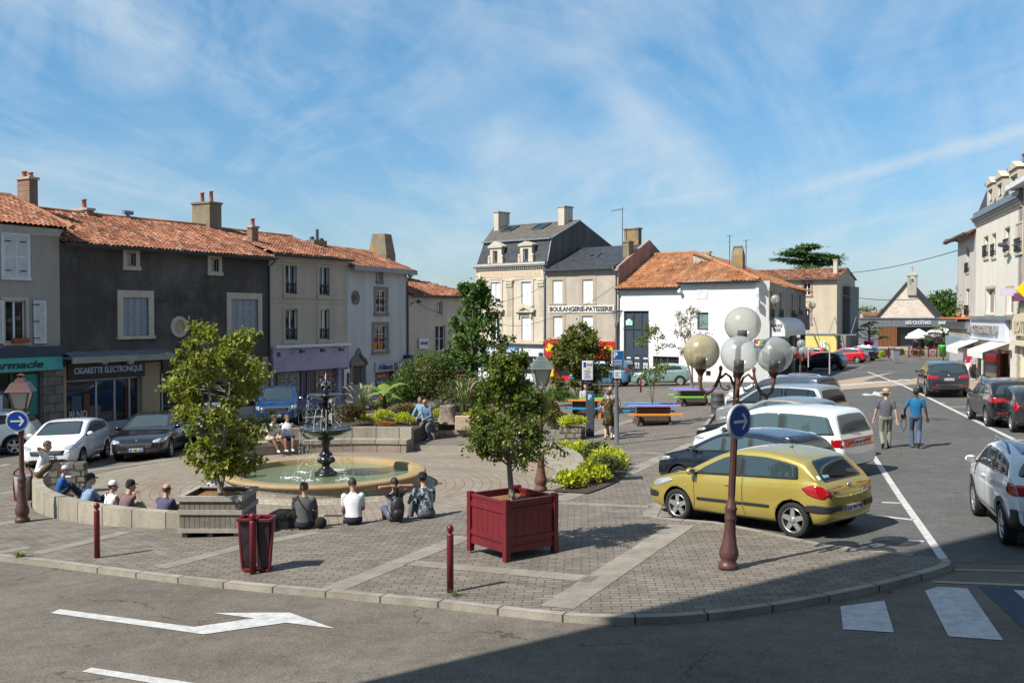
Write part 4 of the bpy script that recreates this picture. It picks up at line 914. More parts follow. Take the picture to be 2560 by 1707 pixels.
CH2=.95;D8=8.5;mb.quad((u1,0,-.9),(u1+CH2*.75,CH2*.65,-.9),(u1+CH2*.75,CH2*.65,zeR),(u1,0,zeR));mb.quad((u1-2.4,D8,-.9),(0,D8,-.9),(0,D8,zeL),(u1-2.4,D8,zeL));mb.quad((0,D8,-.9),(0,0,-.9),(0,0,zeL),(0,D8,zeL))
H.part(mb,'wall',M_w8)
mb=MB();yr=4.6;zrd=H.uz(1680,636,yr)[1];urr=H.uz(1735,634,yr)[0];ue=u1+.45
tile_roof(mb,(-.1,-.35,zeL+.02),(us,-.35,zeL+.02),(us,yr,zrd),(-.1,yr,zrd),cw=.30,rl=.42,amp=.075,seed=31)
tile_roof(mb,(us,-.35,zeR+.02),(ue,-.35,zeR+.02),(urr,yr,zrd),(us,yr,zrd),cw=.30,rl=.42,amp=.075,seed=32)
HS=House('corner_shops','old beige shops running up the side street with a white curved awning',(H.P.x+H.d.x*(u1+CH2*.75)+H.n.x*CH2*.65,H.P.y+H.d.y*(u1+CH2*.75)+H.n.y*CH2*.65),(.42,.907),ZC)
HS.roof=None;su=HS.uz(2014,800)[0];sze=HS.uz(1960,713,-.4)[1]
E0=H.d*(ue)+H.n*(-.35)
w2l=lambda p,z:tuple((Vector((p.x-H.P.x,p.y-H.P.y,0)).dot(q)for q in(H.d,H.n)))+(z,)
far=HS.P+HS.d*(su+.3)+HS.n*(-.5);farR=HS.P+HS.d*(su+.3)+HS.n*4.0
nearR=H.P+H.d*urr+H.n*yr
tile_roof(mb,(ue,-.35,zeR+.02),w2l(far,sze+ZC-ZC-.25),w2l(farR,zrd-.9),(urr,yr,zrd),cw=.30,rl=.42,amp=.075,seed=33)
H.roof=H.part(mb,'roof',M_tile2)
mb=MB();mb.tube([(ue,-.35,zeR+.08),(urr,yr,zrd+.08),(-.1,yr,zrd+.05)],.13,8);mb.build('ridge_tiles',M_tile2,H.roof)
gutter(H,0,us+.1,-.42,zeL,down=(.12,));gutter(H,us,ue,-.42,zeR)
f=shopfront(H,GL,[GL[0]+(GL[1]-GL[0])*k for k in(.34,.67)],y=.2,m=M_navy,base=.15,hb=H.uz(1590,892)[1],gm=dimglass('grey_blue_glass',(.05,.065,.08)))
zt=H.uz(1590,822)[1];mb=MB();mb.box(GL[0]+.1,.12,zt-.05,GL[1]-.1,.19,zt+.05);mb.box(GL[0]+.1,.13,H.uz(1590,892)[1],GL[1]-.1,.19,H.uz(1590,872)[1]);mb.build('spandrel',M_navy,f)
mb=MB();rnd=random.Random(9);dw=(GL[1]-GL[0])/3
for i in range(3):
 for j in range(3):
  z=.75+j*.72;x=GL[0]+dw*i+.18;mb.box(x,.14,z,x+dw-.36,.175,z+.42,0);mb.box(x+.05,.13,z+.12,x+dw-.42,.14,z+.37,1+rnd.randrange(3))
mb.build('property_cards',[M_white,plain('card_a',(.25,.3,.33),.5),plain('card_b',(.14,.22,.3),.5),plain('card_c',(.35,.32,.25),.5)],f)
hx=H.rc(1562,796,1579,813);mb=MB();mb.poly([(hx[0]+(hx[1]-hx[0])*a,.12,hx[2]+(hx[3]-hx[2])*b)for a,b in((.05,0),(.95,0),(1,.6),(.5,1),(0,.65))]);mb.build('house_emblem',mat('emblem_green',(.28,.62,.48),(.5,.7,.6),6,.5,0),f)
casement(H,SL,bars=0,leaves=1,m=mat('brown_frame',(.12,.09,.07),None));casement(H,WN,bars=0,leaves=1,m=M_gutter,gm=dimglass('pale_blind_glass',(.16,.24,.24),.15),fw=.09);casement(H,SM,bars=0,leaves=1,m=M_gutter)
shopfront(H,(LOW[0],us,LOW[2],LOW[3]),[LOW[0]+1.2,us-1.6],y=.2,m=M_gutter,base=.05)
vt=H.rc(1743,720,1769.6,748);mb=MB();mb.box(vt[0],-.03,vt[2],vt[1],.0,vt[3]);H.part(mb,'vent_grille',louvre('white_grille',(.75,.75,.73),.14,2,.75))
u,z=H.uz(1704,724);mb=MB();mb.lathe([(.09,-.25),(.16,-.1),(.02,.02)],14,(u,-.3,z));mb.bar((u,-.3,z),(u,0,z+.1),.07);H.part(mb,'camera_dome',M_white)
u=u1+.1
for y_,h_ in((728,.42),(757,.5)):
 z=H.uz(1891,y_)[1];mb=MB();mb.box(u,-.24,z-h_/2,u+.24,-.02,z+h_/2);H.part(mb,'alarm_box',M_white,bevel=.03)
sgz=H.rc(1889,848,1911,871);mb=MB();mb.box(u1+.15,-.5,sgz[2],u1+.95,-.36,sgz[3],0)
for k,m_i in enumerate((1,2,3)):mb.box(u1+.3+k*.17,-.52,(sgz[2]+sgz[3])/2-.02,u1+.45+k*.17,-.5,(sgz[2]+sgz[3])/2+.3-.07*(k%2),m_i)
mb.box(u1+.25,-.52,sgz[2]+.2,u1+.85,-.5,sgz[2]+.34,4);H.part(mb,'hanging_sign',[M_navy,plain('sign_red',(.55,.05,.03),.5),plain('sign_yellow',(.7,.5,.03),.5),plain('sign_green',(.1,.4,.2),.5),M_white])
u,z=H.uz(1660,863);lettering(H,'FONCIA',H.uz(1655,863)[0],H.uz(1690,863)[0],z-.15,z+.15,-.02,M_navy)
mb=MB();mb.prism([(u_,3.0,z_)for u_,z_ in(H.uz(*q_,3.0)for q_ in((1731,631),(1734,662),(1796,656),(1765,637)))],(0,.35,0));H.part(mb,'raised_gable',M_w7,H.roof)
mb=MB();qa,qb=H.uz(1733,631,3),H.uz(1800,655,3);mb.bar((qa[0]-.1,3.1,qa[1]),(qb[0],3.1,qb[1]),.5,.14);mb.build('verge_tiles',M_tile2,H.roof)
HQ=H;chimney(H,1828,1857,1863,614,678,5.2,side='right',style='render',taper=.7);chimney(H,1764,1772,1778,628,645,5.0,side='right',style='brick')
for x,y0,y1 in((1824,588,640),(1865,600,660)):
 u,z=H.uz(x,y1,5.5);z2=H.uz(x,y0,5.5)[1];mb=MB();mb.tube([(u,5.5,z-.5),(u,5.5,z2)],.03,6);mb.bar((u-.25,5.5,z2-.05),(u+.25,5.5,z2-.02),.03);mb.bar((u-.15,5.5,z2-.5),(u+.15,5.5,z2-.5),.02);H.part(mb,'aerial',M_gutter)
H=HS;tops=H.uz(1950,812)[1]
Wn=[H.rc(a,728+k*3,b,802)for k,(a,b)in enumerate(((1924,1930),(1946,1953),(1977,1982),(1996,2001)))]
SH=(.5,H.uz(1985,900)[0],.2,tops-.5);SH2=(SH[1]+.5,su-.4,.2,tops-.7)
mb=MB();facade(mb,0,su,-.8,sze,Wn+[SH,SH2],reveal=.3);mb.quad((su,0,-.8),(su,5,-.8),(su,5,sze),(su,0,sze));H.part(mb,'wall',mat('old_beige_render',(.36,.32,.27),(.30,.265,.225),.8,.9,.08,22,.2,streak=.3))
for o in Wn:
 surround(H,o,.25,.03,.15,M_lime);casement(H,o,bars=1);balcony_rail(H,(o[0]-.15,o[1]+.15,o[2],o[3]),-.15,.8)
shopfront(H,SH,[SH[0]+1.3,SH[0]+2.8],y=.2,m=M_lime);shopfront(H,SH2,[SH2[0]+1.4],y=.2,m=M_gutter)
a0,a1=.2,H.uz(1980,830)[0];mb=MB();pr=[(0,tops+.55),(-.3,tops+.5),(-.65,tops+.3),(-.9,tops),(-1.0,tops-.35),(-1.0,tops-.75)]
for k in range(5):
 (ya,za),(yb,zb2)=pr[k],pr[k+1];mb.add([(a0,ya,za),(a1,ya,za),(a1,yb,zb2),(a0,yb,zb2)],[(3,2,1,0)],sm=True)
for x in(a0,a1):mb.poly([(x,y,z)for y,z in pr]+[(x,0,tops-.75)])
aw=H.part(mb,'awning',mat('white_awning',(.66,.67,.68),(.55,.54,.52),2,.6,.05))
T_=Matrix.Translation((a0-.02,-.45,tops-.35))@Matrix.Rotation(-pi/2,4,'Z')
mb=MB();text_fit(mb,'FRANCE',-.35,.35,.22,.42,0,.01,T=T_);text_fit(mb,'MODE',-.25,.25,-.06,.14,0,.01,T=T_);H.part(mb,'lettering',M_gutter,aw)
mb=MB();mb.box(a1+.3,-.35,tops-.5,su-.1,-.02,tops+.75);H.part(mb,'shop_sign',mat('maroon_grey',(.17,.125,.12),None))
for x,y in((1960,740),(2030,838)):
 pass
NP=Vector((34.2,105.0));ND=Vector((.85,-.53)).normalized();H=House('distant_house','beige house with a yellow ground floor under a thin canopy and a dark stair tower',(NP.x-ND.x*13,NP.y-ND.y*13),ND,-1.0)
u1=H.uz(2092,780)[0];ze=H.uz(2020,697,-.3)[1];yr=4;zr=H.uz(2000,673,yr)[1]
W_=[H.rc(2009,707,2026,738),H.rc(2012,773,2025,808)];zy=H.uz(2040,835)[1]
mb=MB();facade(mb,0,u1,zy,ze,W_);facade(mb,0,u1,-1.5,zy,[],mi=1);shell(mb,0,u1,-1.5,ze,0,8);mb.poly([(u1,0,ze),(u1,8,ze),(u1,4,zr)])
H.part(mb,'wall',[mat('sand_render',(.54,.46,.34),(.47,.40,.30),.7,.9,.05,20,.1,streak=.15),mat('yellow_render',(.62,.54,.18),(.55,.48,.17),.7,.9,.04)])
mb=MB();tile_roof(mb,(-.2,-.4,ze),(u1+.2,-.4,ze),(u1+.2,4,zr),(-.2,4,zr),cw=.32,rl=.5,seed=41);tile_roof(mb,(u1+.2,8.4,ze),(-.2,8.4,ze),(-.2,4,zr),(u1+.2,4,zr),cw=.32,rl=.5,seed=42);H.roof=H.part(mb,'roof',M_tile)
gutter(H,0,u1+.2,-.45,ze-.05,M_lime)
for o in W_:surround(H,o,.25,.03,.2,mat('brown_stone2',(.30,.2,.15),None));casement(H,o,bars=1)
chimney(H,2083,2093,2096,648,678,1.5,side='right',style='stone')
zc=H.uz(2060,834)[1];mb=MB();mb.box(u1-9.5,-2.65,zc-.10,u1+2.6,-2.5,zc);mb.box(u1-9.5,-.12,zc-.10,u1+.1,-.02,zc)
for k in range(6):mb.bar((u1-9+k*2.2,-2.5,zc-.04),(u1-9+k*2.2,-.02,zc-.04),.12);mb.bar((u1-9+k*2.2,-2.3,zc),(u1-9+k*2.2,-.02,zc+1.8),.05)
H.part(mb,'canopy',M_zinc)
for x in(2050,2058):
 o=H.rc(x,853,x+6,868);board(H,'notice',o,-.02,.05,M_white)
mb=MB();xa,xb=H.uz(2098,780,3)[0],H.uz(2128,780,3)[0];zt=H.uz(2110,716,3)[1];mb.box(u1+.02,2.5,-1,xb,6.5,zt);H.part(mb,'stair_tower',louvre('dark_cladding',(.085,.095,.10),.5,0,.25))
mb=MB();mb.box(u1+.02,.6,-1,H.uz(2115,850,.6)[0],2.45,zc-.1);H.part(mb,'entrance',mat('grey_concrete',(.22,.20,.17),None))
TZ=.25
def flatP(x0,x1,Y):return aty(x0,800,Y).x,aty(x1,800,Y).x
xa,xb=flatP(2152,2412,125)
H=House('restaurant_pavilion','low grey clad restaurant pavilion with timber slats and white lettering',(xa,125),(1,0),TZ,'restaurant');H.roof=None
w_=xb-xa;zt=H.uz(2250,796.7)[1];OP=H.rc(2196,817,2243,865);OP2=H.rc(2244,817,2378,865)
OP=(OP[0],OP2[1],.05,OP[3]);mb=MB();facade(mb,0,w_,-.8,zt,[OP],reveal=.6);shell(mb,0,w_,-.8,zt,0,9);H.part(mb,'wall',louvre('grey_cladding',(.19,.205,.22),.55,0,.25))
mb=MB();mb.box(-.1,-.1,zt,w_+.1,9.1,zt+.12);H.roof=H.part(mb,'roof',M_zinc)
a,b=H.uz(2243,840)[0],OP[1];f=shopfront(H,OP,[a,a+(b-a)*.33,a+(b-a)*.66],y=.5,m=M_gutter,base=.1)
M_timber=mat('timber_slats',(.32,.14,.06),(.24,.10,.045),3,.7,.1);mb=MB();n=14
for k in range(n):x=OP[0]+.1+(a-OP[0]-.2)*k/(n-1);mb.box(x-.05,.02,.05,x+.05,.3,OP[3])
mb.build('slats',M_timber,f)
for x0,x1,tx in((2264,2327.5,'LES CLOÎTRES'),(2347,2366,'BAR')):
 o=H.rc(x0,803,x1,810);lettering(H,tx,o[0],o[1],H.uz(2300,810.5)[1],H.uz(2300,802.5)[1]+(.12 if'Î'in tx else 0),-.06,M_white,bold=.03,depth=.05)
xa,xb=flatP(2192,2341,138);H=House('chapel','pale stone chapel gable with a small bell turret and cross on its peak',(xa,138),(.9,-.44),0,'chapel')
w_=H.uz(2341,790)[0];ap=H.uz(2266,711);zb_=H.uz(2266,797)[1]
M_chapel=brickmat('chapel_stone',(.60,.51,.41),(.70,.60,.49),(.50,.43,.34),.5,.24,uv=False,rot=(R(90),0,0),msize=.02,dirt=.3,bump=.6)
mb=MB();P_=[(0,0,0),(w_,0,0),(w_,0,zb_),(ap[0],0,ap[1]),(0,0,zb_)];mb.prism(P_,(0,16,0));H.part(mb,'wall',M_chapel)
mb=MB()
for p,q in(((-.3,zb_-.3),ap),(ap,(w_+.6,zb_-.6))):mb.prism([(p[0],-.25,p[1]+.02),(q[0],-.25,q[1]+.02),(q[0],-.25,q[1]+.35),(p[0],-.25,p[1]+.35)],(0,17,0))
H.roof=H.part(mb,'roof',M_slate2)
u=ap[0]+.55;z=ap[1]-.3;ta=H.uz(2269,705)[0];tb=H.uz(2292,705)[0];z1=H.uz(2280,690)[1];mb=MB()
mb.box(ta,-.3,z-1.2,tb,.7,z+.3);mb.box(ta,-.3,z+.3,ta+.28,.7,z1);mb.box(tb-.28,-.3,z+.3,tb,.7,z1);mb.box(ta-.12,-.42,z1,tb+.12,.82,z1+.16)
mb.add([(ta-.12,-.42,z1+.16),(tb+.12,-.42,z1+.16),(tb+.12,.82,z1+.16),(ta-.12,.82,z1+.16),((ta+tb)/2,.2,z1+.55)],[(0,1,4),(1,2,4),(2,3,4),(3,0,4)])
tw=H.part(mb,'bell_turret',M_lime);mb=MB();m_=(ta+tb)/2
mb.bar((m_,.2,z1+.5),(m_,.2,z1+1.5),.13);mb.bar((m_-.33,.2,z1+1.15),(m_+.33,.2,z1+1.15),.13);mb.build('cross',M_lime,tw)
mb=MB();mb.lathe([(.03,.5),(.13,.45),(.17,.2),(.26,0)],14,(m_,.2,z+.55));mb.build('bell',plain('bronze',(.1,.08,.04),.5,.6),tw)
xa,xb=flatP(2080,2460,112);mb=MB();mb.box(xa,112,-1.6,xb,150,TZ);tag(mb.build('terrace',M_peach),kind='structure')
RD=Vector((-.26,-.966)).normalized();RP0=Vector((29.4,63.2));ZR=-.1
M_cream=mat('cream_facade',(.70,.655,.565),(.64,.60,.515),.6,.9,.04,22,.1,streak=.15)
H=House('terraced_house','cream three storey house with a slate mansard above a white shop sign',RP0,RD,ZR);H.roof=None
u1=H.uz(2548,700)[0];zc=(H.uz(2442,556)[1]+H.uz(2535,511)[1])/2;zm=zc+.55;ztp=H.uz(2449,473,.5)[1]
W_=[H.rc(*q)for q in((2461,592,2472,645),(2481,585,2491,643),(2513,570,2526,632),(2541,560,2556,632))]
W2_=[H.rc(*q)for q in((2465,722,2488,785),(2516,722,2534,785))]
zs0=H.uz(2480,795)[1];SG=H.rc(2423,799,2524,850);SH=(.2,H.uz(2530,900)[0],.25,H.uz(2480,868)[1])
mb=MB();facade(mb,0,u1+.5,-.5,zc,W_+W2_+[SH],reveal=.3);shell(mb,0,u1+.5,-.5,zc,0,9,top=True);H.part(mb,'wall',M_cream)
mb=MB();flat_roof(mb,(0,.05,zm),(u1+.5,.05,zm),(u1+.5,.7,ztp),(0,.7,ztp));mb.add([(0,.05,zm),(0,.7,ztp),(0,9,ztp),(0,9,zm)],[(3,2,1,0)]);flat_roof(mb,(0,.7,ztp),(u1+.5,.7,ztp),(u1+.5,5,ztp+1.0),(0,5,ztp+1.0));flat_roof(mb,(0,9,zm),(0,.05,zm),(0,.7,ztp),(0,9,ztp))
H.roof=H.part(mb,'roof',M_slate);mb=MB();mb.box(-.05,.45,ztp-.05,u1+.5,.8,ztp+.12);mb.build('zinc_flashing',M_zinc,H.roof)
cornice(H,0,u1+.5,zc-.3,M_limel,((.06,.15),(.14,.15)));cornice(H,0,u1+.5,zc,M_zinc,((.24,.14),(.34,.12),(.2,.3)),'eave')
for o in W_:casement(H,o,bars=2);surround(H,o,.12,.03,.12,M_limel);balcony_rail(H,(o[0],o[1],o[2],o[3]),-.12,.75)
for o in W2_:casement(H,o,bars=0,y=.25);surround(H,o,.18,.02,.12,mat('pinkish_stone',(.50,.37,.27),None))
for x0,x1 in((2463,2478),(2485,2502),(2517,2540)):
 a,b=H.uz(x0,500,0)[0],H.uz(x1,500,0)[0];mb=MB();z0=zm;z1=zm+(ztp-zm)*.78;o=(a+.25,b-.25,z0+.3,z1-.3);facade(mb,a,b,z0,z1,[o],y=.10,reveal=.25);shell(mb,a,b,z0,z1,.10,1.2)
 mb.prism([(a-.1,.0,z1),(b+.1,.0,z1),((a+b)/2,.0,z1+.45)],(0,1.2,0));mb.build('dormer',M_limel,H.roof);casement(H,o,y=.27,bars=0)
mb=MB();mb.box(0,-.35,zs0-.1,H.uz(2536,790)[0],0,zs0+.12);H.part(mb,'ledge',M_zinc)
sg=board(H,'shop_sign',SG,-.02,.2,mat('pale_blue_sign',(.60,.64,.70),(.54,.58,.64),1,.5,.02));d_=SG[3]-SG[2];L_=SG[1]-SG[0]
lettering(H,'ESPACE-BROUSSEAU',SG[0]+L_*.10,SG[0]+L_*.86,SG[2]+d_*.32,SG[2]+d_*.72,-.3,mat('grey_letters',(.26,.245,.23),None),sg,bold=.03,depth=.09)
mb=MB();mb.box(SG[0]+L_*.03,-.26,SG[2]+d_*.35,SG[0]+L_*.08,-.22,SG[2]+d_*.62);H.part(mb,'emblem',plain('sign_red',(.5,.05,.06),.5),sg)
f=shopfront(H,SH,[SH[0]+1.0,SH[0]+(SH[1]-SH[0])*.55,SH[1]-1.2],y=.25,m=M_white,base=.15)
mb=MB();u=SH[0]+(SH[1]-SH[0])*.62;mb.box(u,.0,.1,u+.9,.2,SH[3]-.3);H.part(mb,'door',mat('red_brown_wood',(.12,.03,.015),None))
M_awn=mat('white_awning2',(.78,.77,.74),(.70,.69,.66),2,.7,.03)
for(bl,br,fl)in(((2423,846),(2453,850),(2368,866)),((2484,853),(2524,857),(2421,875))):
 a,za=H.uz(*bl);b=H.uz(*br)[0];yf,zf=H.yz(*fl,a);yf=max(yf,-2.6);mb=MB()
 mb.add([(a,0,za),(b,0,za),(b,yf,zf),(a,yf,zf),(a,0,za+.06),(b,0,za+.06),(b,yf,zf+.06),(a,yf,zf+.06)],[(0,1,2,3),(7,6,5,4),(0,3,7,4),(1,5,6,2)]);mb.box(a,yf-.06,zf-.32,b,yf,zf+.08)
 mb.box(a,-.14,za+.06,b,.0,za+.26);H.part(mb,'awning',M_awn)
us_=next((q*.25 for q in range(60)if H.yz(2540,730,q*.25)[0]<-.25),8);ya,za=H.yz(2500,740,us_);yb,zb3=H.yz(2540,721,us_);sl=MB();sl.box(us_,ya,za,us_+.15,yb,zb3);sl.bar((us_+.07,yb,(za+zb3)/2),(us_+.07,0,(za+zb3)/2),.06);H.part(sl,'projecting_sign',mat('lilac_white',(.55,.5,.62),None))
H=House('corner_house','rounded grey corner house with a red tile eave and potted plant on its ledge',(RP0.x-RD.x*8.2,RP0.y-RD.y*8.2),RD,ZR);u1=8.2;H.roof=None
ze=H.uz(2420,590)[1];W_=[H.rc(2415,618,2424,684),H.rc(2414,722,2424,790)]
mb=MB();W_=[(o[0],o[1],o[2],o[3])for o in W_];facade(mb,1.6,u1,-.5,ze,W_);n=8
for k in range(n):
 a,b=pi/2*k/n,pi/2*(k+1)/n;p=[(1.6-1.6*sin(q),1.6-1.6*cos(q))for q in(b,a)];mb.add([(p[0][0],p[0][1],-.5),(p[1][0],p[1][1],-.5),(p[1][0],p[1][1],ze),(p[0][0],p[0][1],ze)],[(0,1,2,3)],sm=True)
mb.quad((0,8,-.5),(0,1.6,-.5),(0,1.6,ze),(0,8,ze));H.part(mb,'wall',mat('grey_corner_render',(.56,.515,.46),(.49,.45,.40),.7,.9,.05,20,.1,streak=.25))
for o in W_:casement(H,o,bars=1);balcony_rail(H,o,-.1,.7)
mb=MB();tile_roof(mb,(-.6,-.6,ze),(u1,-.6,ze),(u1,4,ze+1.6),(3.5,4,ze+1.6),cw=.3,rl=.45,seed=51);tile_roof(mb,(-.6,8,ze),(-.6,-.6,ze),(3.5,4,ze+1.6),(3.5,8,ze+1.6),cw=.3,rl=.45,seed=52);H.roof=H.part(mb,'roof',M_tile)
gutter(H,-.6,u1,-.62,ze-.05);zl=H.uz(2410,795)[1]
mb=MB();mb.box(-.5,-.9,zl-.06,u1-.3,.2,zl+.06,0);mb.box(-.2,-.5,zl-.7,u1-.4,.1,zl-.25,1);mb.box(-.2,-.5,zl-1.9,u1-.4,.05,zl-1.25,2);mb.box(0,-.3,zl-1.25,u1-.5,0,zl-.7,3);mb.box(0,-.25,-.4,u1-.5,0,zl-1.95,4);H.part(mb,'shop_front',[plain('orange_ledge',(.48,.16,.06),.7),M_zinc,mat('blue_grey_panel',(.22,.28,.32),None),M_lime,M_roller])
u,z=H.uz(2418,793);pt=MB();pt.lathe([(.0,0),(.14,0),(.19,.3),(.15,.3)],12,(u,-.5,zl+.06));po_=H.part(pt,'plant_pot',M_pot)
rnd=random.Random(2);mb=MB()
for k in range(60):
 p=Vector((u+rnd.gauss(0,.16),-.5+rnd.gauss(0,.16),zl+.4+abs(rnd.gauss(0,.3))));d=Vector((rnd.gauss(0,1),rnd.gauss(0,1),rnd.gauss(0,1))).normalized()*.12;e=d.orthogonal().normalized()*.04;mb.quad(p-d,p+e,p+d,p-e)
mb.build('pot_plant',plain('pot_leaf',(.05,.11,.03),.6),po_)
mb=MB();bx=aty(2392,700,78);rz2=aty(2392,722,78).z;F4=[(bx.x,78),(bx.x+2.5,78),(bx.x+4.7,82),(bx.x+2.2,82)];mb.prism([(x,y,-1)for x,y in F4],(0,0,rz2+1));E4=[(bx.x-.2,77.8,rz2),(bx.x+2.5,77.8,rz2),(bx.x+4.7,82,rz2),(bx.x+2.0,82,rz2),(bx.x+1.5,80,rz2+2.2),(bx.x+3.5,80,rz2+2.2)]
mb.add(E4,[(0,1,5,4),(3,0,4),(2,3,4,5)],mi=1);tag(mb.build('annex',[M_lime,M_zinc]),'narrow stone annex with a blue zinc roof behind the rounded corner house','house')
H=House('terraced_house','beige grey house at the right edge with a cream shop front and roller shutter',(RP0.x+RD.x*(t_:=House.uz.__get__(H)and 0)if 0 else RP0.x+RD.x*11.3,RP0.y+RD.y*11.3),RD,ZR);H.roof=None
ze=H.uz(2552,448,-.5)[1];u1=42;zs0=H.uz(2552,770)[1];SH=(1.4,8,.2,H.uz(2555,868)[1])
mb=MB();facade(mb,.02,u1,zs0,ze,[(2,3.3,zs0+1,zs0+3),(2,3.3,zs0+4.2,zs0+6.2)]);facade(mb,.02,u1,-.5,zs0,[SH],mi=1,reveal=.4);shell(mb,.02,u1,-.5,ze,0,9);H.part(mb,'wall',[mat('beige_pink_render',(.45,.39,.34),(.40,.345,.30),.7,.9,.05,20,.1,streak=.15),mat('cream_shop_front',(.68,.60,.43),(.62,.55,.40),1,.7,.03)])
for q in(zs0+1,zs0+4.2):casement(H,(2,3.3,q,q+2),bars=1)
mb=MB();flat_roof(mb,(.05,-.5,ze),(u1,-.5,ze),(u1,4.5,ze+2.6),(.05,4.5,ze+2.6));mb.add([(.05,-.5,ze),(.05,4.5,ze+2.6),(.05,9,ze)],[(2,1,0),(0,1,2)]);H.roof=H.part(mb,'roof',M_slate);mb=MB();mb.box(.0,-.6,ze-.22,u1,0,ze+.03);H.part(mb,'eave',M_white)
chimney(H,2548,2556,2562,384,410,2.0,style='brick',pots=(.4,))
mb=MB();mb.box(SH[0],.1,SH[2],SH[1],.2,SH[3]);H.part(mb,'roller_shutter',M_roller)
mb=MB();mb.box(.1,-.3,SH[3]+.1,u1,0,SH[3]+.35);mb.box(.3,-.25,SH[3]+.6,u1,0,zs0-.3,1);sg=H.part(mb,'shop_sign',[mat('cream_shop_front',(0,0,0)),mat('sign_cream',(.62,.52,.36),None)])
lettering(H,'LOTERIE',1.0,4.6,SH[3]+.75,SH[3]+1.35,-.28,M_lime,sg)
mb=MB();mb.box(1.0,-.4,zs0+.35,u1,-.05,zs0+.75);H.part(mb,'flower_trough',plain('plum',(.16,.04,.09),.6))
uq=next((q*.25 for q in range(60)if H.yz(2538,724,q*.25)[0]<-2.3),8);dy,dz=H.yz(2538,724,uq);r_=(H.yz(2560,724,uq)[0]-dy)*1.55
mb=MB();mb.bar((uq+.06,dy+2*r_,dz),(uq+.06,.0,dz),.06);H.part(mb,'sign_arm',M_gutter);mb=MB();c_=Vector((uq,dy+r_,dz))
mb.prism([(c_.x,c_.y-r_,c_.z),(c_.x,c_.y,c_.z-r_),(c_.x,c_.y+r_,c_.z),(c_.x,c_.y,c_.z+r_)],(.12,0,0));sg=H.part(mb,'diamond_sign',plain('bright_yellow',(.80,.55,.01),.5))
mb=MB();text_fit(mb,'PRESSE',-.72*r_,.72*r_,-.13*r_,.13*r_,0,.01,.02,T=Matrix.Translation((c_.x-.02,c_.y,c_.z))@Matrix.Rotation(-pi/2,4,'Z'));H.part(mb,'lettering',M_darkpanel,sg)
slabwalk('shop_pavement',[tuple(RP0+RD*q+Vector((.966,-.26))*0)for q in(-9,25)]+[tuple(RP0+RD*25+Vector((-2.6,.7))),tuple(RP0+RD*-3+Vector((-2.4,.5))),tuple(RP0+RD*-9+Vector((-1.5,.5)))],M_peach,.03)
dv=Vector((.576,-.817)).normalized();P_=Vector((-9.39,5.9));HB=34.0
H=House('tall_building','tall unseen grey stone building behind the viewpoint, sized to shade the road',(P_.x+dv.x*60,P_.y+dv.y*60),-dv,-.3,'building')  # unseen, known by its shadow; size and dark stone set to cut fill light
mb=MB();ops=[(q,q+1.3,z,z+2.2)for q in(38,42,46,50,54)for z in(1.2,5.2,9.2,13.2,17.2)];facade(mb,0,60,-.5,HB,ops);shell(mb,0,60,-.5,HB,0,14);H.part(mb,'wall',mat('grey_stone',(.22,.20,.17),(.17,.155,.135),.8,.9,.1))
def paintmat(name,c,metal=.0,rough=.28):
 m=bpy.data.materials.new(name);t=NT(m);tc=t.n('ShaderNodeTexCoord')
 n=t.n('ShaderNodeTexNoise');n.inputs['Scale'].default_value=3;n.inputs['Detail'].default_value=6;t.l(tc,3,n,'Vector')
 sx=t.n('ShaderNodeSeparateXYZ');t.l(tc,3,sx,0)
 dirt=t.math('MULTIPLY',t.ramp(t.math('ADD',t.math('MULTIPLY',sx,1.0,ao=2),t.math('MULTIPLY',n,.25)),[(.28,.55),(.55,0)]),.6)
 col=t.mix(dirt,c,(.16,.14,.11))
 _out(t,col,2,rough,metal,coat=.9,rsrc=t.math('ADD',t.math('MULTIPLY',n,.12),rough-.06));return m
M_carglass=plain('car_glass',(.010,.016,.018),.02,spec=1.0)
M_rubber=mat('tyre_rubber',(.018,.018,.018),None,rough=.85,fine=.2,fscale=30)
M_blackpl=plain('black_plastic',(.02,.021,.023),.5)
M_rim=plain('alloy',(.50,.50,.51),.3,.75)
M_lampred=plain('red_lamp',(.30,.004,.008),.08,coat=1);M_lampwhite=plain('clear_lamp',(.55,.57,.60),.08,.5,coat=1);M_amber=plain('amber_lamp',(.5,.2,.03),.1,coat=1)
M_plate=plain('white_plate',(.70,.70,.68),.4);M_chrome=plain('chrome_trim',(.6,.6,.62),.15,.95)
def lerp_tab(tab,x):
 if x<=tab[0][0]:return tab[0][1]
 for(a,b),(c,d)in zip(tab,tab[1:]):
  if x<=c:return b+(d-b)*(x-a)/(c-a)if c>a else d
 return tab[-1][1]
def resample(poly,step=.06):
 out=[]
 for p,q in zip(poly,poly[1:]+poly[:1]):
  p,q=Vector(p),Vector(q);k=max(1,int((q-p).length/step))
  out+=[p+(q-p)*i/k for i in range(k)]
 return out
def roundpoly(poly,r=.05,k=3):
 out=[];n=len(poly)
 for i in range(n):
  p=Vector(poly[i]);a=Vector(poly[i-1])-p;b=Vector(poly[(i+1)%n])-p
  rr=min(r,a.length*.45,b.length*.45);pa,pb=p+a.normalized()*rr,p+b.normalized()*rr
  for j in range(k+1):
   s=j/k;out.append((1-s)**2*pa+2*s*(1-s)*p+s*s*pb)
 return[tuple(v)for v in out]
TYPES={}
def ctype(name,**k):TYPES[name]=k
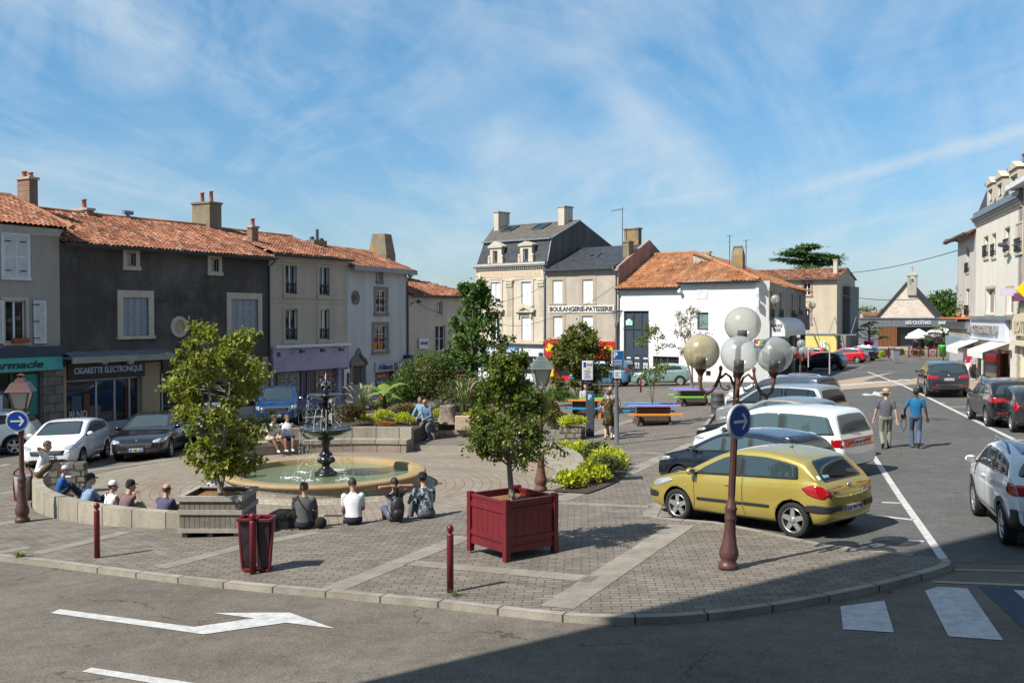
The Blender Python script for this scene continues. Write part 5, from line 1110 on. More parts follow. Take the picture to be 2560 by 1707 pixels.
ctype('hatch3',L=4.2,W=1.73,wb=2.61,fo=.86,r=.315,belt=[(0,.72),(.9,.93),(2.6,.97),(4.2,1.03)],top=[(0,.52),(.04,.66),(.16,.76),(.45,.87),(.85,.965),(1.12,1.03),(1.45,1.22),(1.85,1.405),(2.15,1.48),(2.5,1.515),(2.9,1.505),(3.3,1.455),(3.62,1.385),(3.72,1.33),(3.92,1.08),(4.02,.97),(4.12,.93),(4.18,.72),(4.2,.55)])
ctype('hatch5',L=4.0,W=1.74,wb=2.54,fo=.80,r=.31,belt=[(0,.74),(.85,.95),(2.4,1.0),(4.0,1.06)],top=[(0,.52),(.04,.66),(.16,.79),(.42,.90),(.8,.985),(1.02,1.05),(1.4,1.25),(1.75,1.41),(2.05,1.475),(2.4,1.495),(2.85,1.475),(3.3,1.42),(3.56,1.36),(3.68,1.27),(3.82,1.05),(3.92,.96),(3.97,.78),(4.0,.55)])
ctype('estate',L=4.85,W=1.86,wb=2.84,fo=.95,r=.33,belt=[(0,.72),(1.1,.93),(2.8,.97),(4.85,1.02)],top=[(0,.52),(.04,.66),(.16,.76),(.5,.86),(1.1,.95),(1.38,1.0),(1.8,1.22),(2.2,1.40),(2.5,1.465),(3.0,1.485),(3.6,1.465),(4.1,1.42),(4.32,1.36),(4.5,1.16),(4.66,.98),(4.77,.93),(4.83,.72),(4.85,.55)])
ctype('mpv',L=4.64,W=1.82,wb=2.84,fo=.87,r=.325,belt=[(0,.80),(1.0,1.02),(2.6,1.05),(4.64,1.08)],top=[(0,.55),(.04,.70),(.15,.84),(.4,.94),(.75,1.03),(.98,1.10),(1.45,1.40),(1.8,1.60),(2.1,1.69),(2.5,1.735),(3.2,1.735),(3.9,1.705),(4.22,1.67),(4.36,1.56),(4.48,1.25),(4.54,1.08),(4.60,.90),(4.64,.58)])
ctype('van',L=4.38,W=1.81,wb=2.73,fo=.88,r=.32,belt=[(0,.82),(1.0,1.04),(2.6,1.08),(4.38,1.10)],top=[(0,.55),(.04,.72),(.14,.88),(.4,.98),(.8,1.06),(1.0,1.12),(1.35,1.42),(1.65,1.64),(1.9,1.74),(2.4,1.79),(3.2,1.80),(4.0,1.785),(4.2,1.76),(4.29,1.62),(4.33,1.15),(4.35,.9),(4.38,.58)])
ctype('suv',L=4.65,W=1.90,wb=2.81,fo=.88,r=.36,zb=.26,belt=[(0,.86),(1.0,1.05),(2.6,1.09),(4.65,1.14)],top=[(0,.60),(.04,.80),(.14,.93),(.5,1.02),(1.05,1.09),(1.3,1.13),(1.7,1.36),(2.05,1.56),(2.35,1.635),(2.8,1.66),(3.4,1.645),(3.95,1.59),(4.15,1.54),(4.3,1.40),(4.45,1.16),(4.55,1.07),(4.62,.85),(4.65,.62)])
ctype('bigsuv',L=5.05,W=1.98,wb=3.0,fo=.95,r=.38,zb=.27,belt=[(0,.88),(1.0,1.08),(2.8,1.12),(5.05,1.17)],top=[(0,.60),(.04,.82),(.15,.96),(.5,1.05),(1.1,1.12),(1.4,1.16),(1.85,1.42),(2.25,1.63),(2.6,1.71),(3.1,1.735),(3.8,1.72),(4.4,1.66),(4.6,1.60),(4.72,1.46),(4.84,1.22),(4.93,1.12),(5.02,.88),(5.05,.64)])
ctype('crossover',L=4.16,W=1.77,wb=2.60,fo=.80,r=.34,zb=.26,belt=[(0,.86),(.9,1.06),(2.4,1.10),(4.16,1.16)],top=[(0,.60),(.04,.80),(.14,.94),(.4,1.02),(.75,1.08),(.98,1.12),(1.35,1.36),(1.65,1.53),(1.95,1.60),(2.4,1.625),(3.0,1.61),(3.45,1.56),(3.68,1.52),(3.80,1.42),(3.94,1.18),(4.04,1.08),(4.12,.88),(4.16,.62)])
ctype('pickup',L=5.35,W=1.88,wb=3.22,fo=.90,r=.39,zb=.32,belt=[(0,.95),(1.0,1.15),(5.35,1.18)],top=[(0,.62),(.04,.95),(.10,1.06),(.5,1.13),(1.2,1.18),(1.5,1.21),(1.9,1.52),(2.15,1.72),(2.45,1.79),(2.9,1.80),(3.25,1.75),(3.42,1.60),(3.52,1.22),(3.6,1.19),(5.28,1.18),(5.33,1.1),(5.35,.65)])
_bodies={}
def car_shape(ty,paint):
 k=TYPES[ty];L,W,zb0,top,belt=k['L'],k['W'],k.get('zb',.19),k['top'],k['belt']
 xs=sorted({x for x,_ in top}|{.25,.6,1.0,k['fo']+.45,k['fo']-.45,k['fo']+k['wb']-.45,k['fo']+k['wb']+.45,L-.5,L-.25,L-.1})
 xs=[x for i,x in enumerate(xs)if i==0 or x-xs[i-1]>.03]
 wt=[(0,.70),(.04,.80),(.14,.88),(.35,.95),(.75,.99),(1.2,1.0),(L-1.0,1.0),(L-.5,.98),(L-.22,.94),(L-.08,.88),(L,.80)]
 mb=MB();R_=13;ring0=[]
 for x in xs:
  w=lerp_tab(wt,x)*W/2;zt=lerp_tab(top,x);bz=lerp_tab(belt,x);zs=min(bz,zt-.045)
  zb=zb0+.12*max(0,1-x/.3)+.16*max(0,1-(L-x)/.35);gh=zt-zs
  zb=min(zb,zs-.12)
  yr=w*.945-.25*max(0,gh-.05);e=min(1,gh/.3);h=zs-zb
  pts=[(0,zb),(w*.80,zb),(w*.94,zb+.05),(w*.985,zb+h*.28),(w,zb+h*.55),(w*.995,zb+h*.78),(w*.975,zs-.035),(w*.945,zs),((w*.945+yr)/2+.012,zs+gh*.45),(yr+.02,zt-.085*e),(yr-.03,zt-.035*e),(yr*.66,zt-.008*e),(0,zt+.006)]
  ring0.append(pts)
 n=len(pts);vs=[]
 for x,pts in zip(xs,ring0):
  vs+=[(x,y,z)for y,z in pts]+[(x,-y,z)for y,z in pts[-2:0:-1]]
 m=2*n-2;fs=[(i*m+q,i*m+(q+1)%m,(i+1)*m+(q+1)%m,(i+1)*m+q)for i in range(len(xs)-1)for q in range(m)]
 def cap(i,rev):
  b=i*m;f=[]
  for q in range(n-1):f.append((b+q,b+q+1,b+(m-q-1)%m if q+1<n-1 else b+q+1,b+(m-q)%m))
  out=[]
  for q in range(n-1):
   a_,b_,c_,d_=b+q,b+q+1,b+(m-q-1),b+((m-q)%m)
   face=[a_];[face.append(v)for v in(b_,c_,d_)if v not in face]
   out.append(tuple(face)if not rev else tuple(reversed(face)))
  return out
 mb.add(vs,[tuple(reversed(f))for f in fs]+cap(0,False)+cap(len(xs)-1,True),sm=True)
 o=mb.build('body',[paint,M_blackpl],sub=2)
 bm=bmesh.new();bm.from_mesh(o.data);bmesh.ops.recalc_face_normals(bm,faces=bm.faces);bm.to_mesh(o.data);bm.free()
 eval_mesh(o)
 bvh=BVHTree.FromPolygons([v.co.copy()for v in o.data.vertices],[tuple(p.vertices)for p in o.data.polygons])
 c=MB();ra=k['r']+.055
 for x in(k['fo'],k['fo']+k['wb']):
  for s in(-1,1):
   y0,y1=sorted((s*(W/2-.27),s*(W/2+.2)));c.lathe([(0,y0),(ra,y0),(ra,y1),(0,y1)],28,(x,0,k['r']),axis='Y',sm=False,mi=1)
 co=c.build('cut',[paint,M_blackpl])
 bm=bmesh.new();bm.from_mesh(co.data);bmesh.ops.remove_doubles(bm,verts=bm.verts,dist=1e-5);bmesh.ops.recalc_face_normals(bm,faces=bm.faces);bm.to_mesh(co.data);bm.free()
 bo=o.modifiers.new('b','BOOLEAN');bo.operation='DIFFERENCE';bo.object=co;bo.solver='EXACT'
 eval_mesh(o);cm=co.data;bpy.data.objects.remove(co);bpy.data.meshes.remove(cm)
 me=o.data
 for p in me.polygons:
  if p.normal.z<-.6 and p.center.z<zb0+.09:p.material_index=1
 return o,bvh,k
class Car:
 def __init__(s,ty,paint,label,loc,heading,group=None,wheels='alloy'):
  s.body,s.bvh,s.k=car_shape(ty,paint);s.paint=paint
  hx=Vector((heading[0],heading[1],0)).normalized();L=s.k['L']
  s.E=empty('parked_car',(0,0,0),0,label,'car',group)
  X=-hx;X.z=-(-.018*hx.y+.035*hx.x);X.normalize();N=Vector((-.035,.018,1)).normalized();Y=N.cross(X).normalized()
  M=Matrix((X,Y,X.cross(Y))).transposed().to_4x4()
  M.translation=Vector((loc[0],loc[1],gz(loc[0],loc[1])+ROADH))-X*(s.k['fo']+s.k['wb']/2)
  s.E.matrix_world=M;s.body.parent=s.E
  for x in(s.k['fo'],s.k['fo']+s.k['wb']):
   for sd in(-1,1):s.wheel(x,sd,wheels)
 def hit(s,ax,p,sd):
  if ax=='y':o,d=Vector((p[0],sd*3,p[1])),Vector((0,-sd,0))
  elif ax=='x':o,d=Vector((-2 if sd<0 else s.k['L']+2,p[0],p[1])),Vector((-sd,0,0))
  else:o,d=Vector((p[0],p[1],4)),Vector((0,0,-1))
  h=s.bvh.ray_cast(o,d)
  return(h[0],h[1])if h[0]is not None else(None,None)
 def patch(s,name,poly,m,ax='y',sd=1,off=.006,parent=None,rings=5,rd=.04,thick=.0,mi_mats=None):
  P=[Vector(q)for q in(roundpoly(poly,rd)if rd else poly)];P=[Vector(q)for q in resample([tuple(v)for v in P],.07)]
  c=sum(P,Vector((0,0)))/len(P);n=len(P);vs=[];mb=MB()
  for r_ in range(rings+1):
   for p in P:
    q=c+(p-c)*(r_/rings if r_ else .001);h,nn=s.hit(ax,q,sd)
    if h is None:
     for t_ in(.97,.93,.88,.8,.7,.5):
      h,nn=s.hit(ax,c+(q-c)*t_,sd)
      if h is not None:break
     else:return None
    if nn.dot(Vector((0,sd,0))if ax=='y'else Vector((sd,0,0))if ax=='x'else Vector((0,0,1)))<0:nn=-nn
    vs.append(h+nn*(off+thick))
  b=len(vs)
  for i in range(n):h=vs[rings*n+i];q=c+(P[i]-c);hh,nn=s.hit(ax,q,sd);vs.append(h-(nn if nn is not None and(h-hh).dot(nn)>0 else(h*0 if nn is None else-nn))*(off+thick+.004)if nn is not None else h)
  fs=[(r_*n+i,r_*n+(i+1)%n,(r_+1)*n+(i+1)%n,(r_+1)*n+i)for r_ in range(rings+1)for i in range(n)]
  mb.add(vs,fs,sm=True);o=mb.build(name,m,parent or s.E)
  bm=bmesh.new();bm.from_mesh(o.data);bmesh.ops.recalc_face_normals(bm,faces=bm.faces)
  f=bm.faces[:];t_=sum((q.normal.dot(Vector((0,sd,0))if ax=='y'else Vector((sd,0,0))if ax=='x'else Vector((0,0,1)))*q.calc_area()for q in f))
  if t_<0:bmesh.ops.reverse_faces(bm,faces=bm.faces)
  bm.to_mesh(o.data);bm.free();return o
 def wheel(s,x,sd,style):
  r=s.k['r'];y=s.k['W']/2-.012;key=(r,style)
  if key not in _bodies:
   t=MB();rr=r*.70
   t.lathe([(rr,-.20),(r*.93,-.205),(r*.985,-.18),(r,-.14),(r,-.06),(r*.985,-.02),(r*.93,.004),(rr*1.05,.0),(rr,-.012)],36,axis='Y')
   a=MB();dk=[(rr*1.005,-.012),(rr*.97,-.004),(rr*.93,-.03),(rr*.90,-.10),(0,-.11)]
   a.lathe(dk[:3],36,axis='Y',mi=0);a.lathe(dk[2:],36,axis='Y',mi=1)
   nsp=5 if style in('alloy','star')else 8
   for q in range(nsp):
    an=2*pi*q/nsp+.3;d=Vector((cos(an),0,sin(an)));e=Vector((-sin(an),0,cos(an)));w0,w1=(.050,.038)if nsp==5 else(.04,.05)
    if style=='cover':w0,w1=.03,.075
    v=[d*.03+e*w0,d*.03-e*w0,d*rr*.94-e*w1,d*rr*.94+e*w1];top=[q_+Vector((0,-.012,0))for q_ in v[:2]]+[q_+Vector((0,-.022,0))for q_ in v[2:]];bot=[q_+Vector((0,-.07,0))for q_ in v]
    a.add(top+bot,[(0,1,2,3),(0,4,5,1),(1,5,6,2),(2,6,7,3),(3,7,4,0)],mi=0,sm=False)
   a.lathe([(0,.004),(.035,.002),(.06,-.012),(.065,-.05)],20,axis='Y',mi=0)
   for q in range(5):an=2*pi*q/5+.9;a.ball((.043*cos(an),.001,.043*sin(an)),.008,6,4,mi=1)
   to=t.build('wheel',M_rubber);ao=a.build('rim',[M_rim,M_blackpl])
   bm=bmesh.new();bm.from_mesh(ao.data);bmesh.ops.recalc_face_normals(bm,faces=bm.faces);bm.to_mesh(ao.data);bm.free()
   bm=bmesh.new();bm.from_mesh(to.data);bmesh.ops.recalc_face_normals(bm,faces=bm.faces);bm.to_mesh(to.data);bm.free()
   _bodies[key]=(to.data,ao.data);bpy.data.objects.remove(to);bpy.data.objects.remove(ao)
  tm,am=_bodies[key]
  w=bpy.data.objects.new('wheel',tm);COL.objects.link(w);w.parent=s.E;w.location=(x,sd*y,r);w.rotation_euler=(0,0,0 if sd>0 else pi)
  m=bpy.data.objects.new('rim',am);COL.objects.link(m);m.parent=w
 def ws(s,z,front=True):
  top=s.k['top'];pk=max(range(len(top)),key=lambda i:top[i][1]);seg=top[:pk+1]if front else top[pk:]
  for(a,b),(c,d)in zip(seg,seg[1:]):
   if min(b,d)<=z<=max(b,d)and abs(d-b)>1e-6:x=a+(c-a)*(z-b)/(d-b);last=x;return x
  return seg[0][0]if front else seg[-1][0]
 def sidewin(s,splits,x_front=None,rear=.30,lift=.035,drop=.12,glass=None,gap=.035,trim=True,rear_rake=.5):
  k=s.k;H_=max(z for _,z in k['top']);glass=glass or M_carglass
  xa0=x_front if x_front is not None else s.ws(lerp_tab(k['belt'],1.2)+lift,True)+.16
  zf=lambda x:lerp_tab(k['belt'],x)+lift
  xr0=s.ws(zf(k['L']-.5),False)-rear;
  zt=lambda x:lerp_tab(k['top'],x)-drop
  def A(z):return max(xa0,s.ws(min(z+drop*.75,H_-.01),True)+.10)
  xr_top=lambda z:xr0-(z-zf(xr0))*rear_rake
  edges=[None]+list(splits)+[None]
  for sd in(-1,1):
   full=[];N=8
   def panel(x0,x1):
    P=[]
    if x0 is None:
     zs_=[zf(xa0)+(q/6)*(H_-drop-zf(xa0))for q in range(7)]
     left=[(A(z),z)for z in zs_ if z<=zt(A(z))+.03]
     lx=left[-1][0]
    else:left=[(x0+gap/2,zf(x0)),(x0+gap/2,zt(x0))];lx=x0+gap/2
    if x1 is None:
     zr=zf(xr0);xt=xr0
     for _ in range(4):xt=xr_top(zt(xt))
     right=[(xt,zt(xt)),(xr0,zr)]
    else:right=[(x1-gap/2,zt(x1)),(x1-gap/2,zf(x1))]
    rx=right[0][0];topm=[(lx+(rx-lx)*q/N,zt(lx+(rx-lx)*q/N))for q in range(1,N)]
    return left+topm+right
   if trim:s.patch('window_trim',panel(None,None),M_blackpl,'y',sd,.003,rd=.05)
   for a,b in zip(edges,edges[1:]):
    P=panel(a,b);c=sum((Vector(p)for p in P),Vector((0,0)))/len(P)
    P=[tuple(c+(Vector(p)-c)*(1-.018/max(.2,(Vector(p)-c).length)))for p in P]
    s.patch('window',P,glass,'y',sd,.007,rd=.045)
 def screens(s,glass=None,rear=True,rz=(None,None),rw=(.80,.64),fw=(.80,.66)):
  glass=glass or M_carglass;k=s.k;H_=max(z for _,z in k['top']);w=k['W']/2
  z0=lerp_tab(k['belt'],1.1)+.10;z1=H_-.085
  s.patch('windscreen',[(-w*fw[0],z0),(w*fw[0],z0),(w*fw[1],z1),(w*fw[1]*.5,z1+.015),(-w*fw[1]*.5,z1+.015),(-w*fw[1],z1)],glass,'x',-1,.006,rings=8,rd=.06)
  if rear:
   a=rz[0]or lerp_tab(k['belt'],k['L'])+.03;b=rz[1]or H_-.20
   s.patch('rear_window',[(-w*rw[0],a),(w*rw[0],a),(w*rw[1],b),(0,b+.02),(-w*rw[1],b)],glass,'x',1,.006,rings=8,rd=.09)
   mb=MB();h=s.hit('x',(.05,a+.06),1)[0];h2=s.hit('x',(-.38,a+.10),1)[0]
   if h and h2:mb.bar(h+Vector((.03,0,.0)),h2+Vector((.03,0,0)),.018);mb.build('wiper',M_blackpl,s.E)
 def mirrors(s,m=None,x=None,z=None):
  k=s.k;bz=lerp_tab(k['belt'],1.3);x=x or s.ws(bz+.03,True)+.42
  for sd in(-1,1):
   mb=MB();y=sd*(k['W']/2*.99+.09);mb.ball((x,y,bz+.085),(.065,.10,.072),10,8,0);mb.bar((x+.02,sd*k['W']/2*.9,bz+.03),(x+.02,y,bz+.05),.05,.04,1)
   mb.box(x+.045,y-.075,bz+.035,x+.066,y+.075,bz+.13,2);mb.build('mirror',[m or s.paint,M_blackpl,M_chrome],s.E)
 def handles(s,xs,z=None,m=None):
  for x in xs:
   for sd in(-1,1):
    zz=z or lerp_tab(s.k['belt'],x)-.13;h=s.hit('y',(x,zz),sd)[0];mb=MB();mb.box(x-.09,h.y-.02 if sd>0 else h.y-.028,zz-.016,x+.09,h.y+.028 if sd>0 else h.y+.02,zz+.016);mb.build('door_handle',m or s.paint,s.E,bevel=.01)
 def seams(s,xs,z0=.30):
  mb=MB()
  for sd in(-1,1):
   for x in xs:
    prev=None;zt=lerp_tab(s.k['belt'],x)+.02
    for q in range(13):
     z=z0+(zt-z0)*q/12;h,n=s.hit('y',(x+.05*max(0,1-q/3)**2*(1 if x>s.k['L']*.5 else-1),z),sd)
     if h is None:continue
     n=n if n.y*sd>0 else-n;a,b=h+n*.003+Vector((-.006,0,0)),h+n*.003+Vector((.006,0,0))
     if prev:mb.quad(prev[0],prev[1],b,a)
     prev=(a,b)
  mb.build('door_seams',M_blackpl,s.E)
 def tail(s,poly,m=None,name='tail_light',off=.012):
  for sd in(-1,1):s.patch(name,[(p[0],p[1])for p in poly],m or M_lampred,'y',sd,off,rd=.03)
 def ends(s,name,poly,m,sd,off=.008,mirror=True,rd=.03,rings=4):
  for q in((1,-1)if mirror else(1,)):s.patch(name,[(p[0]*q,p[1])for p in poly],m,'x',sd,off,rd=rd,rings=rings)
 def plate(s,txt,z,sd,w=.52,h=.11,y=0,blue=True):
  hs=[s.hit('x',(y+q*w*.5,z),sd)[0]for q in(-.98,0,.98)];x=max(q.x for q in hs if q)if sd>0 else min(q.x for q in hs if q)
  x+=sd*.015;mb=MB();mb.box(min(x,x+sd*.012),y-w/2,z-h/2,max(x,x+sd*.012),y+w/2,z+h/2)
  if blue:
   for q in(-1,1):yy=y+q*(w/2-.022);mb.box(min(x,x+sd*.014),yy-.022,z-h/2,max(x,x+sd*.014),yy+.022,z+h/2,1)
  p=mb.build('number_plate',[M_plate,plain('plate_blue',(.02,.06,.32),.4)],s.E)
  T_=Matrix.Translation((x+sd*.016,y,z))@Matrix.Rotation(pi/2 if sd>0 else-pi/2,4,'Z');mb=MB();text_fit(mb,txt,-w*.38,w*.38,-h*.32,h*.32,0,.003,.02,T=T_);mb.build('lettering',M_blackpl,p)
 def rails(s,x0,x1,m=None,h=.05):
  for sd in(-1,1):
   P=[]
   for q in range(9):
    x=x0+(x1-x0)*q/8;w=s.k['W']/2*.945-.25*(lerp_tab(s.k['top'],x)-lerp_tab(s.k['belt'],x))-.03;hh=s.hit('z',(x,sd*w),1)[0];P.append(hh+Vector((0,0,h*(1 if 0<q<8 else .0))))
   mb=MB();mb.tube(P,.022,8);mb.build('roof_rail',m or M_chrome,s.E)
 def badge(s,z,sd,r=.05,m=None):
  h=s.hit('x',(0,z),sd)[0];mb=MB();mb.lathe([(r*.45,0),(r*.8,.012),(r,.012),(r,-.01)],18,(h.x+sd*.004,0,z),axis='X');mb.ball((h.x+sd*.004,0,z),(.01,r*.5,r*.7),8,6);mb.build('badge',m or M_chrome,s.E)
 def band(s,name,x0,x1,z0,z1,m,off=.012,rd=.02):
  for sd in(-1,1):s.patch(name,[(x0,z0(x0)),((x0+x1)/2,z0((x0+x1)/2)),(x1,z0(x1)),(x1,z1(x1)),((x0+x1)/2,z1((x0+x1)/2)),(x0,z1(x0))],m,'y',sd,off,rd=rd,rings=3)
 def cladding(s,h=.16,arch=.05):
  k=s.k;zb=k.get('zb',.19)
  for sd in(-1,1):
   mb=MB()
   for x in(k['fo'],k['fo']+k['wb']):
    prev=None
    for q in range(25):
     a=-.12+(pi+.24)*q/24;pr=[]
     for rr in(k['r']+.052,k['r']+.052+arch):
      px_,pz_=x+rr*cos(a),k['r']+rr*sin(a);hh,n=s.hit('y',(px_,max(pz_,zb+.03)),sd)
      if hh is None:hh=Vector((px_,sd*k['W']/2*.95,pz_));n=Vector((0,sd,0))
      pr.append(hh+Vector((0,sd*.016,0)))
     if prev:mb.quad(prev[0],pr[0],pr[1],prev[1])
     prev=pr
   x0,x1=k['fo']+k['r']+.1,k['fo']+k['wb']-k['r']-.1;P=[]
   for q in range(7):
    x=x0+(x1-x0)*q/6;P.append([s.hit('y',(x,z),sd)[0]+Vector((0,sd*.014,0))for z in(zb+.03,zb+h)])
   for a,b in zip(P,P[1:]):mb.quad(a[0],b[0],b[1],a[1])
   mb.build('cladding',M_blackpl,s.E)
def place(ty,px_,which,h):
 k=TYPES[ty];p=road(*px_);h=Vector((h[0],h[1])).normalized();lf=Vector((-h.y,h.x))
 q=Vector((p.x,p.y))
 q+=(-h if which[0]=='F'else h)*k['wb']/2;q+=(-lf if which[1]=='L'else lf)*(k['W']/2-.1)
 return(q.x,q.y),h
PT={n:paintmat('paint_'+n,c,m_,r_)for n,c,m_,r_ in(('gold',(.45,.355,.08),.45,.29),('white',(.74,.75,.76),0,.25),('black',(.008,.009,.012),.1,.2),('navy',(.012,.018,.032),.3,.22),('blue',(.008,.055,.20),.4,.25),('sky',(.07,.20,.33),.3,.28),('mint',(.26,.40,.36),.4,.3),('red',(.50,.012,.02),0,.25),('silver',(.42,.43,.44),.6,.3),('sand',(.36,.34,.30),.6,.3),('slate',(.075,.09,.115),.5,.28),('iron',(.035,.036,.042),.4,.25),('paleblue',(.35,.45,.58),.3,.3))}
M_tint=plain('tinted_glass',(.03,.045,.05),.02,spec=1.0)
M_clearish=plain('bright_glass',(.055,.085,.09),.03,spec=1.0)
def common(c,splits,seams=(),handles=(),rear_plate='AB-123-CD',rz=None,lamp=None,head=True,**sw):
 k=c.k;w=k['W']/2;L=k['L']
 c.sidewin(splits,**sw);c.screens(glass=sw.get('glass'));c.mirrors()
 if seams:c.seams(seams)
 if handles:c.handles(handles)
 bz=lerp_tab(k['belt'],L)
 if head:
  hz=lerp_tab(k['top'],.3)
  c.ends('headlight',[(w*.58,hz-.10),(w*.94,hz-.015),(w*.96,hz-.10),(w*.80,hz-.19),(w*.56,hz-.17)],M_lampwhite,-1)
 return c
pf,pr=road(1688.8,1298),road(1988.7,1342.6);hd=(pf-pr)
q,h=place('hatch3',(1988.7,1342.6),'RL',hd)
c=Car('hatch3',PT['gold'],'gold three-door hatchback nearest the round-globed lamp post',q,h,'cars parked in the echelon row')
c.sidewin([2.30],rear=.36,lift=.03,drop=.125,glass=M_tint,gap=.10,rear_rake=.12)
c.screens(rz=(1.0,1.345),rw=(.74,.60));c.mirrors();c.handles([2.12],.83);c.seams([1.30,2.42])
zb_=lambda x:.47+.03*(x-1)/2.5
c.band('side_strip',1.36,2.405,lambda x:zb_(x),lambda x:zb_(x)+.055,M_blackpl);c.band('side_strip',2.435,3.0,lambda x:zb_(x),lambda x:zb_(x)+.055,M_blackpl)
c.tail([(3.66,.90),(3.86,.965),(4.03,.95),(4.13,.90),(4.15,.80),(4.07,.73),(3.93,.75),(3.78,.80)])
c.ends('tail_light',[(.58,.78),(.66,.74),(.80,.76),(.83,.88),(.70,.90)],M_lampred,1)
for sd in(-1,1):
 c.patch('bumper_strip',[(3.72,.50),(3.74,.61),(3.95,.63),(4.16,.60),(4.17,.49),(3.95,.48)],M_blackpl,'y',sd,.012)
 c.patch('bumper_strip',[(.04,.42),(.06,.54),(.2,.56),(.38,.54),(.36,.44)],M_blackpl,'y',sd,.012)
 c.patch('headlight',[(.16,.66),(.30,.78),(.66,.84),(.78,.81),(.5,.70),(.26,.63)],M_lampwhite,'y',sd,.008)
 c.patch('side_repeater',[(1.05,.72),(1.05,.745),(1.12,.75),(1.12,.725)],M_lampwhite,'y',sd,.01,rd=.01)
c.ends('bumper_strip',[(.36,.50),(.36,.60),(.62,.60),(.78,.59),(.78,.49),(.62,.50)],M_blackpl,1,.012)
c.ends('bumper_strip',[(.42,.45),(.42,.55),(.72,.56),(.78,.50),(.72,.44)],M_blackpl,-1,.012)
c.patch('grille',[(-.30,.38),(.30,.38),(.40,.52),(-.40,.52)],M_blackpl,'x',-1,.008)
c.plate('22 TW 79',.52,1,w=.50,y=0);c.badge(.90,1,.055)
T_=c.hit('x',(.42,.80),1)[0];mb=MB();M_=Matrix.Translation((T_.x+.012,.42,.80))@Matrix.Rotation(pi/2,4,'Z');text_fit(mb,'307',-.12,.12,-.03,.03,0,.004,.01,T=M_);mb.build('lettering',M_chrome,c.E)
c.patch('boot_recess',[(-.09,.70),(.09,.70),(.07,.76),(-.07,.76)],PT['gold'],'x',1,.008,rd=.02)
for poly in([(-.78,1.06),(-.60,1.06),(-.60,1.10),(-.78,1.11)],):c.patch('window_sticker',[(p[0]+.25,p[1])for p in poly],plain('teal_sticker',(.15,.40,.42),.5),'x',1,.010,rd=.01)
c.patch('window_sticker',[(-.70,1.045),(-.63,1.045),(-.63,1.11),(-.70,1.11)],M_white,'x',1,.010,rd=.01)
hh=c.hit('z',(2.95,0),1)[0];mb=MB();mb.tube([hh,hh+Vector((.16,0,.20))],.006,6);mb.ball(hh,(.05,.03,.02),8,6);mb.build('aerial',M_blackpl,c.E)
ROW='cars parked in the echelon row';hr=Vector((-.66,.75))
c=Car('hatch5',PT['navy'],'black hatchback with roof spoiler beside the gold one',(5.35,22.5),hr,ROW)
common(c,[2.02,2.75],[1.25,2.05,2.85],[1.9,2.7],glass=M_clearish,rear=.34,trim=True)
c.tail([(3.62,1.03),(3.85,1.02),(3.93,.9),(3.93,.74),(3.8,.72)]);c.ends('tail_light',[(.62,.8),(.82,.78),(.82,1.0),(.66,1.0)],M_lampred,1);c.badge(.93,1,.06)
c.patch('spoiler',[(3.4,-.55),(3.66,-.50),(3.66,.50),(3.4,.55)],PT['navy'],'z',1,.03);c.plate('CJ-418-VL',.72,1)
c=Car('mpv',PT['white'],'white people carrier with a red band across its tail',(7.0,26.0),hr,ROW)
common(c,[1.98,2.95],[1.45,2.05,3.0],[1.9,2.85],glass=M_clearish,rear=.12,drop=.17,lift=.0,gap=.08)
c.patch('tail_band',[(-.80,.78),(.80,.78),(.82,.98),(-.82,.98)],M_lampred,'x',1,.010,rd=.03);c.tail([(4.36,.80),(4.60,.80),(4.58,.98),(4.34,.98)]);c.plate('8251 VK 79',.88,1)
c.ends('headlight',[(.50,.78),(.78,.84),(.80,.72),(.5,.70)],M_lampwhite,-1)
for sd in(1,):
 mb=MB();rnd=random.Random(5)
 def onwin(x,z):p,n=c.hit('y',(x,z),sd);return p+Vector((0,.014*sd,0))
 mb.tube([onwin(3.30+.09*cos(a_*pi/6),1.40+.07*sin(a_*pi/6))for a_ in range(13)],.009,4);mb.tube([onwin(x,z)for x,z in((3.2,1.2),(3.45,1.3),(3.5,1.17),(3.75,1.3),(3.85,1.15),(4.0,1.2))],.008,4)
 for k_ in range(8):mb.tube([onwin(3.30+.11*cos(k_*pi/4),1.40+.09*sin(k_*pi/4)),onwin(3.30+.16*cos(k_*pi/4),1.40+.125*sin(k_*pi/4))],.007,4)
 mb.build('window_drawing',plain('pale_yellow',(.6,.55,.3),.6),c.E)
c=Car('estate',PT['black'],'low black saloon between the white people carrier and the silver cars',(7.75,29.2),hr,ROW);common(c,[2.4,3.4],[1.6,2.5],[],rear=.3)
c=Car('hatch5',PT['sand'],'sand silver hatchback behind the white people carrier',(8.75,32.2),hr,ROW);common(c,[2.0,2.8],[2.05],[1.9],glass=M_clearish);c.tail([(3.62,1.0),(3.85,1.0),(3.93,.9),(3.93,.74),(3.8,.72)])
c=Car('mpv',PT['silver'],'silver people carrier with a large dark rear window',(9.5,35.2),hr,ROW);common(c,[2.0,3.0],[2.05],[1.9],rear=.14);c.tail([(4.40,.85),(4.60,.85),(4.58,1.2),(4.44,1.25)])
c=Car('van',PT['slate'],'slate grey boxy van with black rear doors',(10.7,39.2),hr,ROW);common(c,[1.9],[1.9],[1.8],rear=1.2,drop=.26);c.tail([(4.2,.75),(4.34,.75),(4.32,1.15),(4.22,1.2)]);c.patch('rear_panel',[(-.80,.75),(.80,.75),(.74,1.68),(-.74,1.68)],M_blackpl,'x',1,.004,rd=.05)
c=Car('hatch5',PT['white'],'small white hatchback parked beyond the slate grey van',(11.3,43.0),hr,ROW);common(c,[2.0,2.8],[2.05],[],glass=M_clearish);c.tail([(3.62,1.0),(3.85,1.0),(3.93,.9),(3.93,.74),(3.8,.72)])
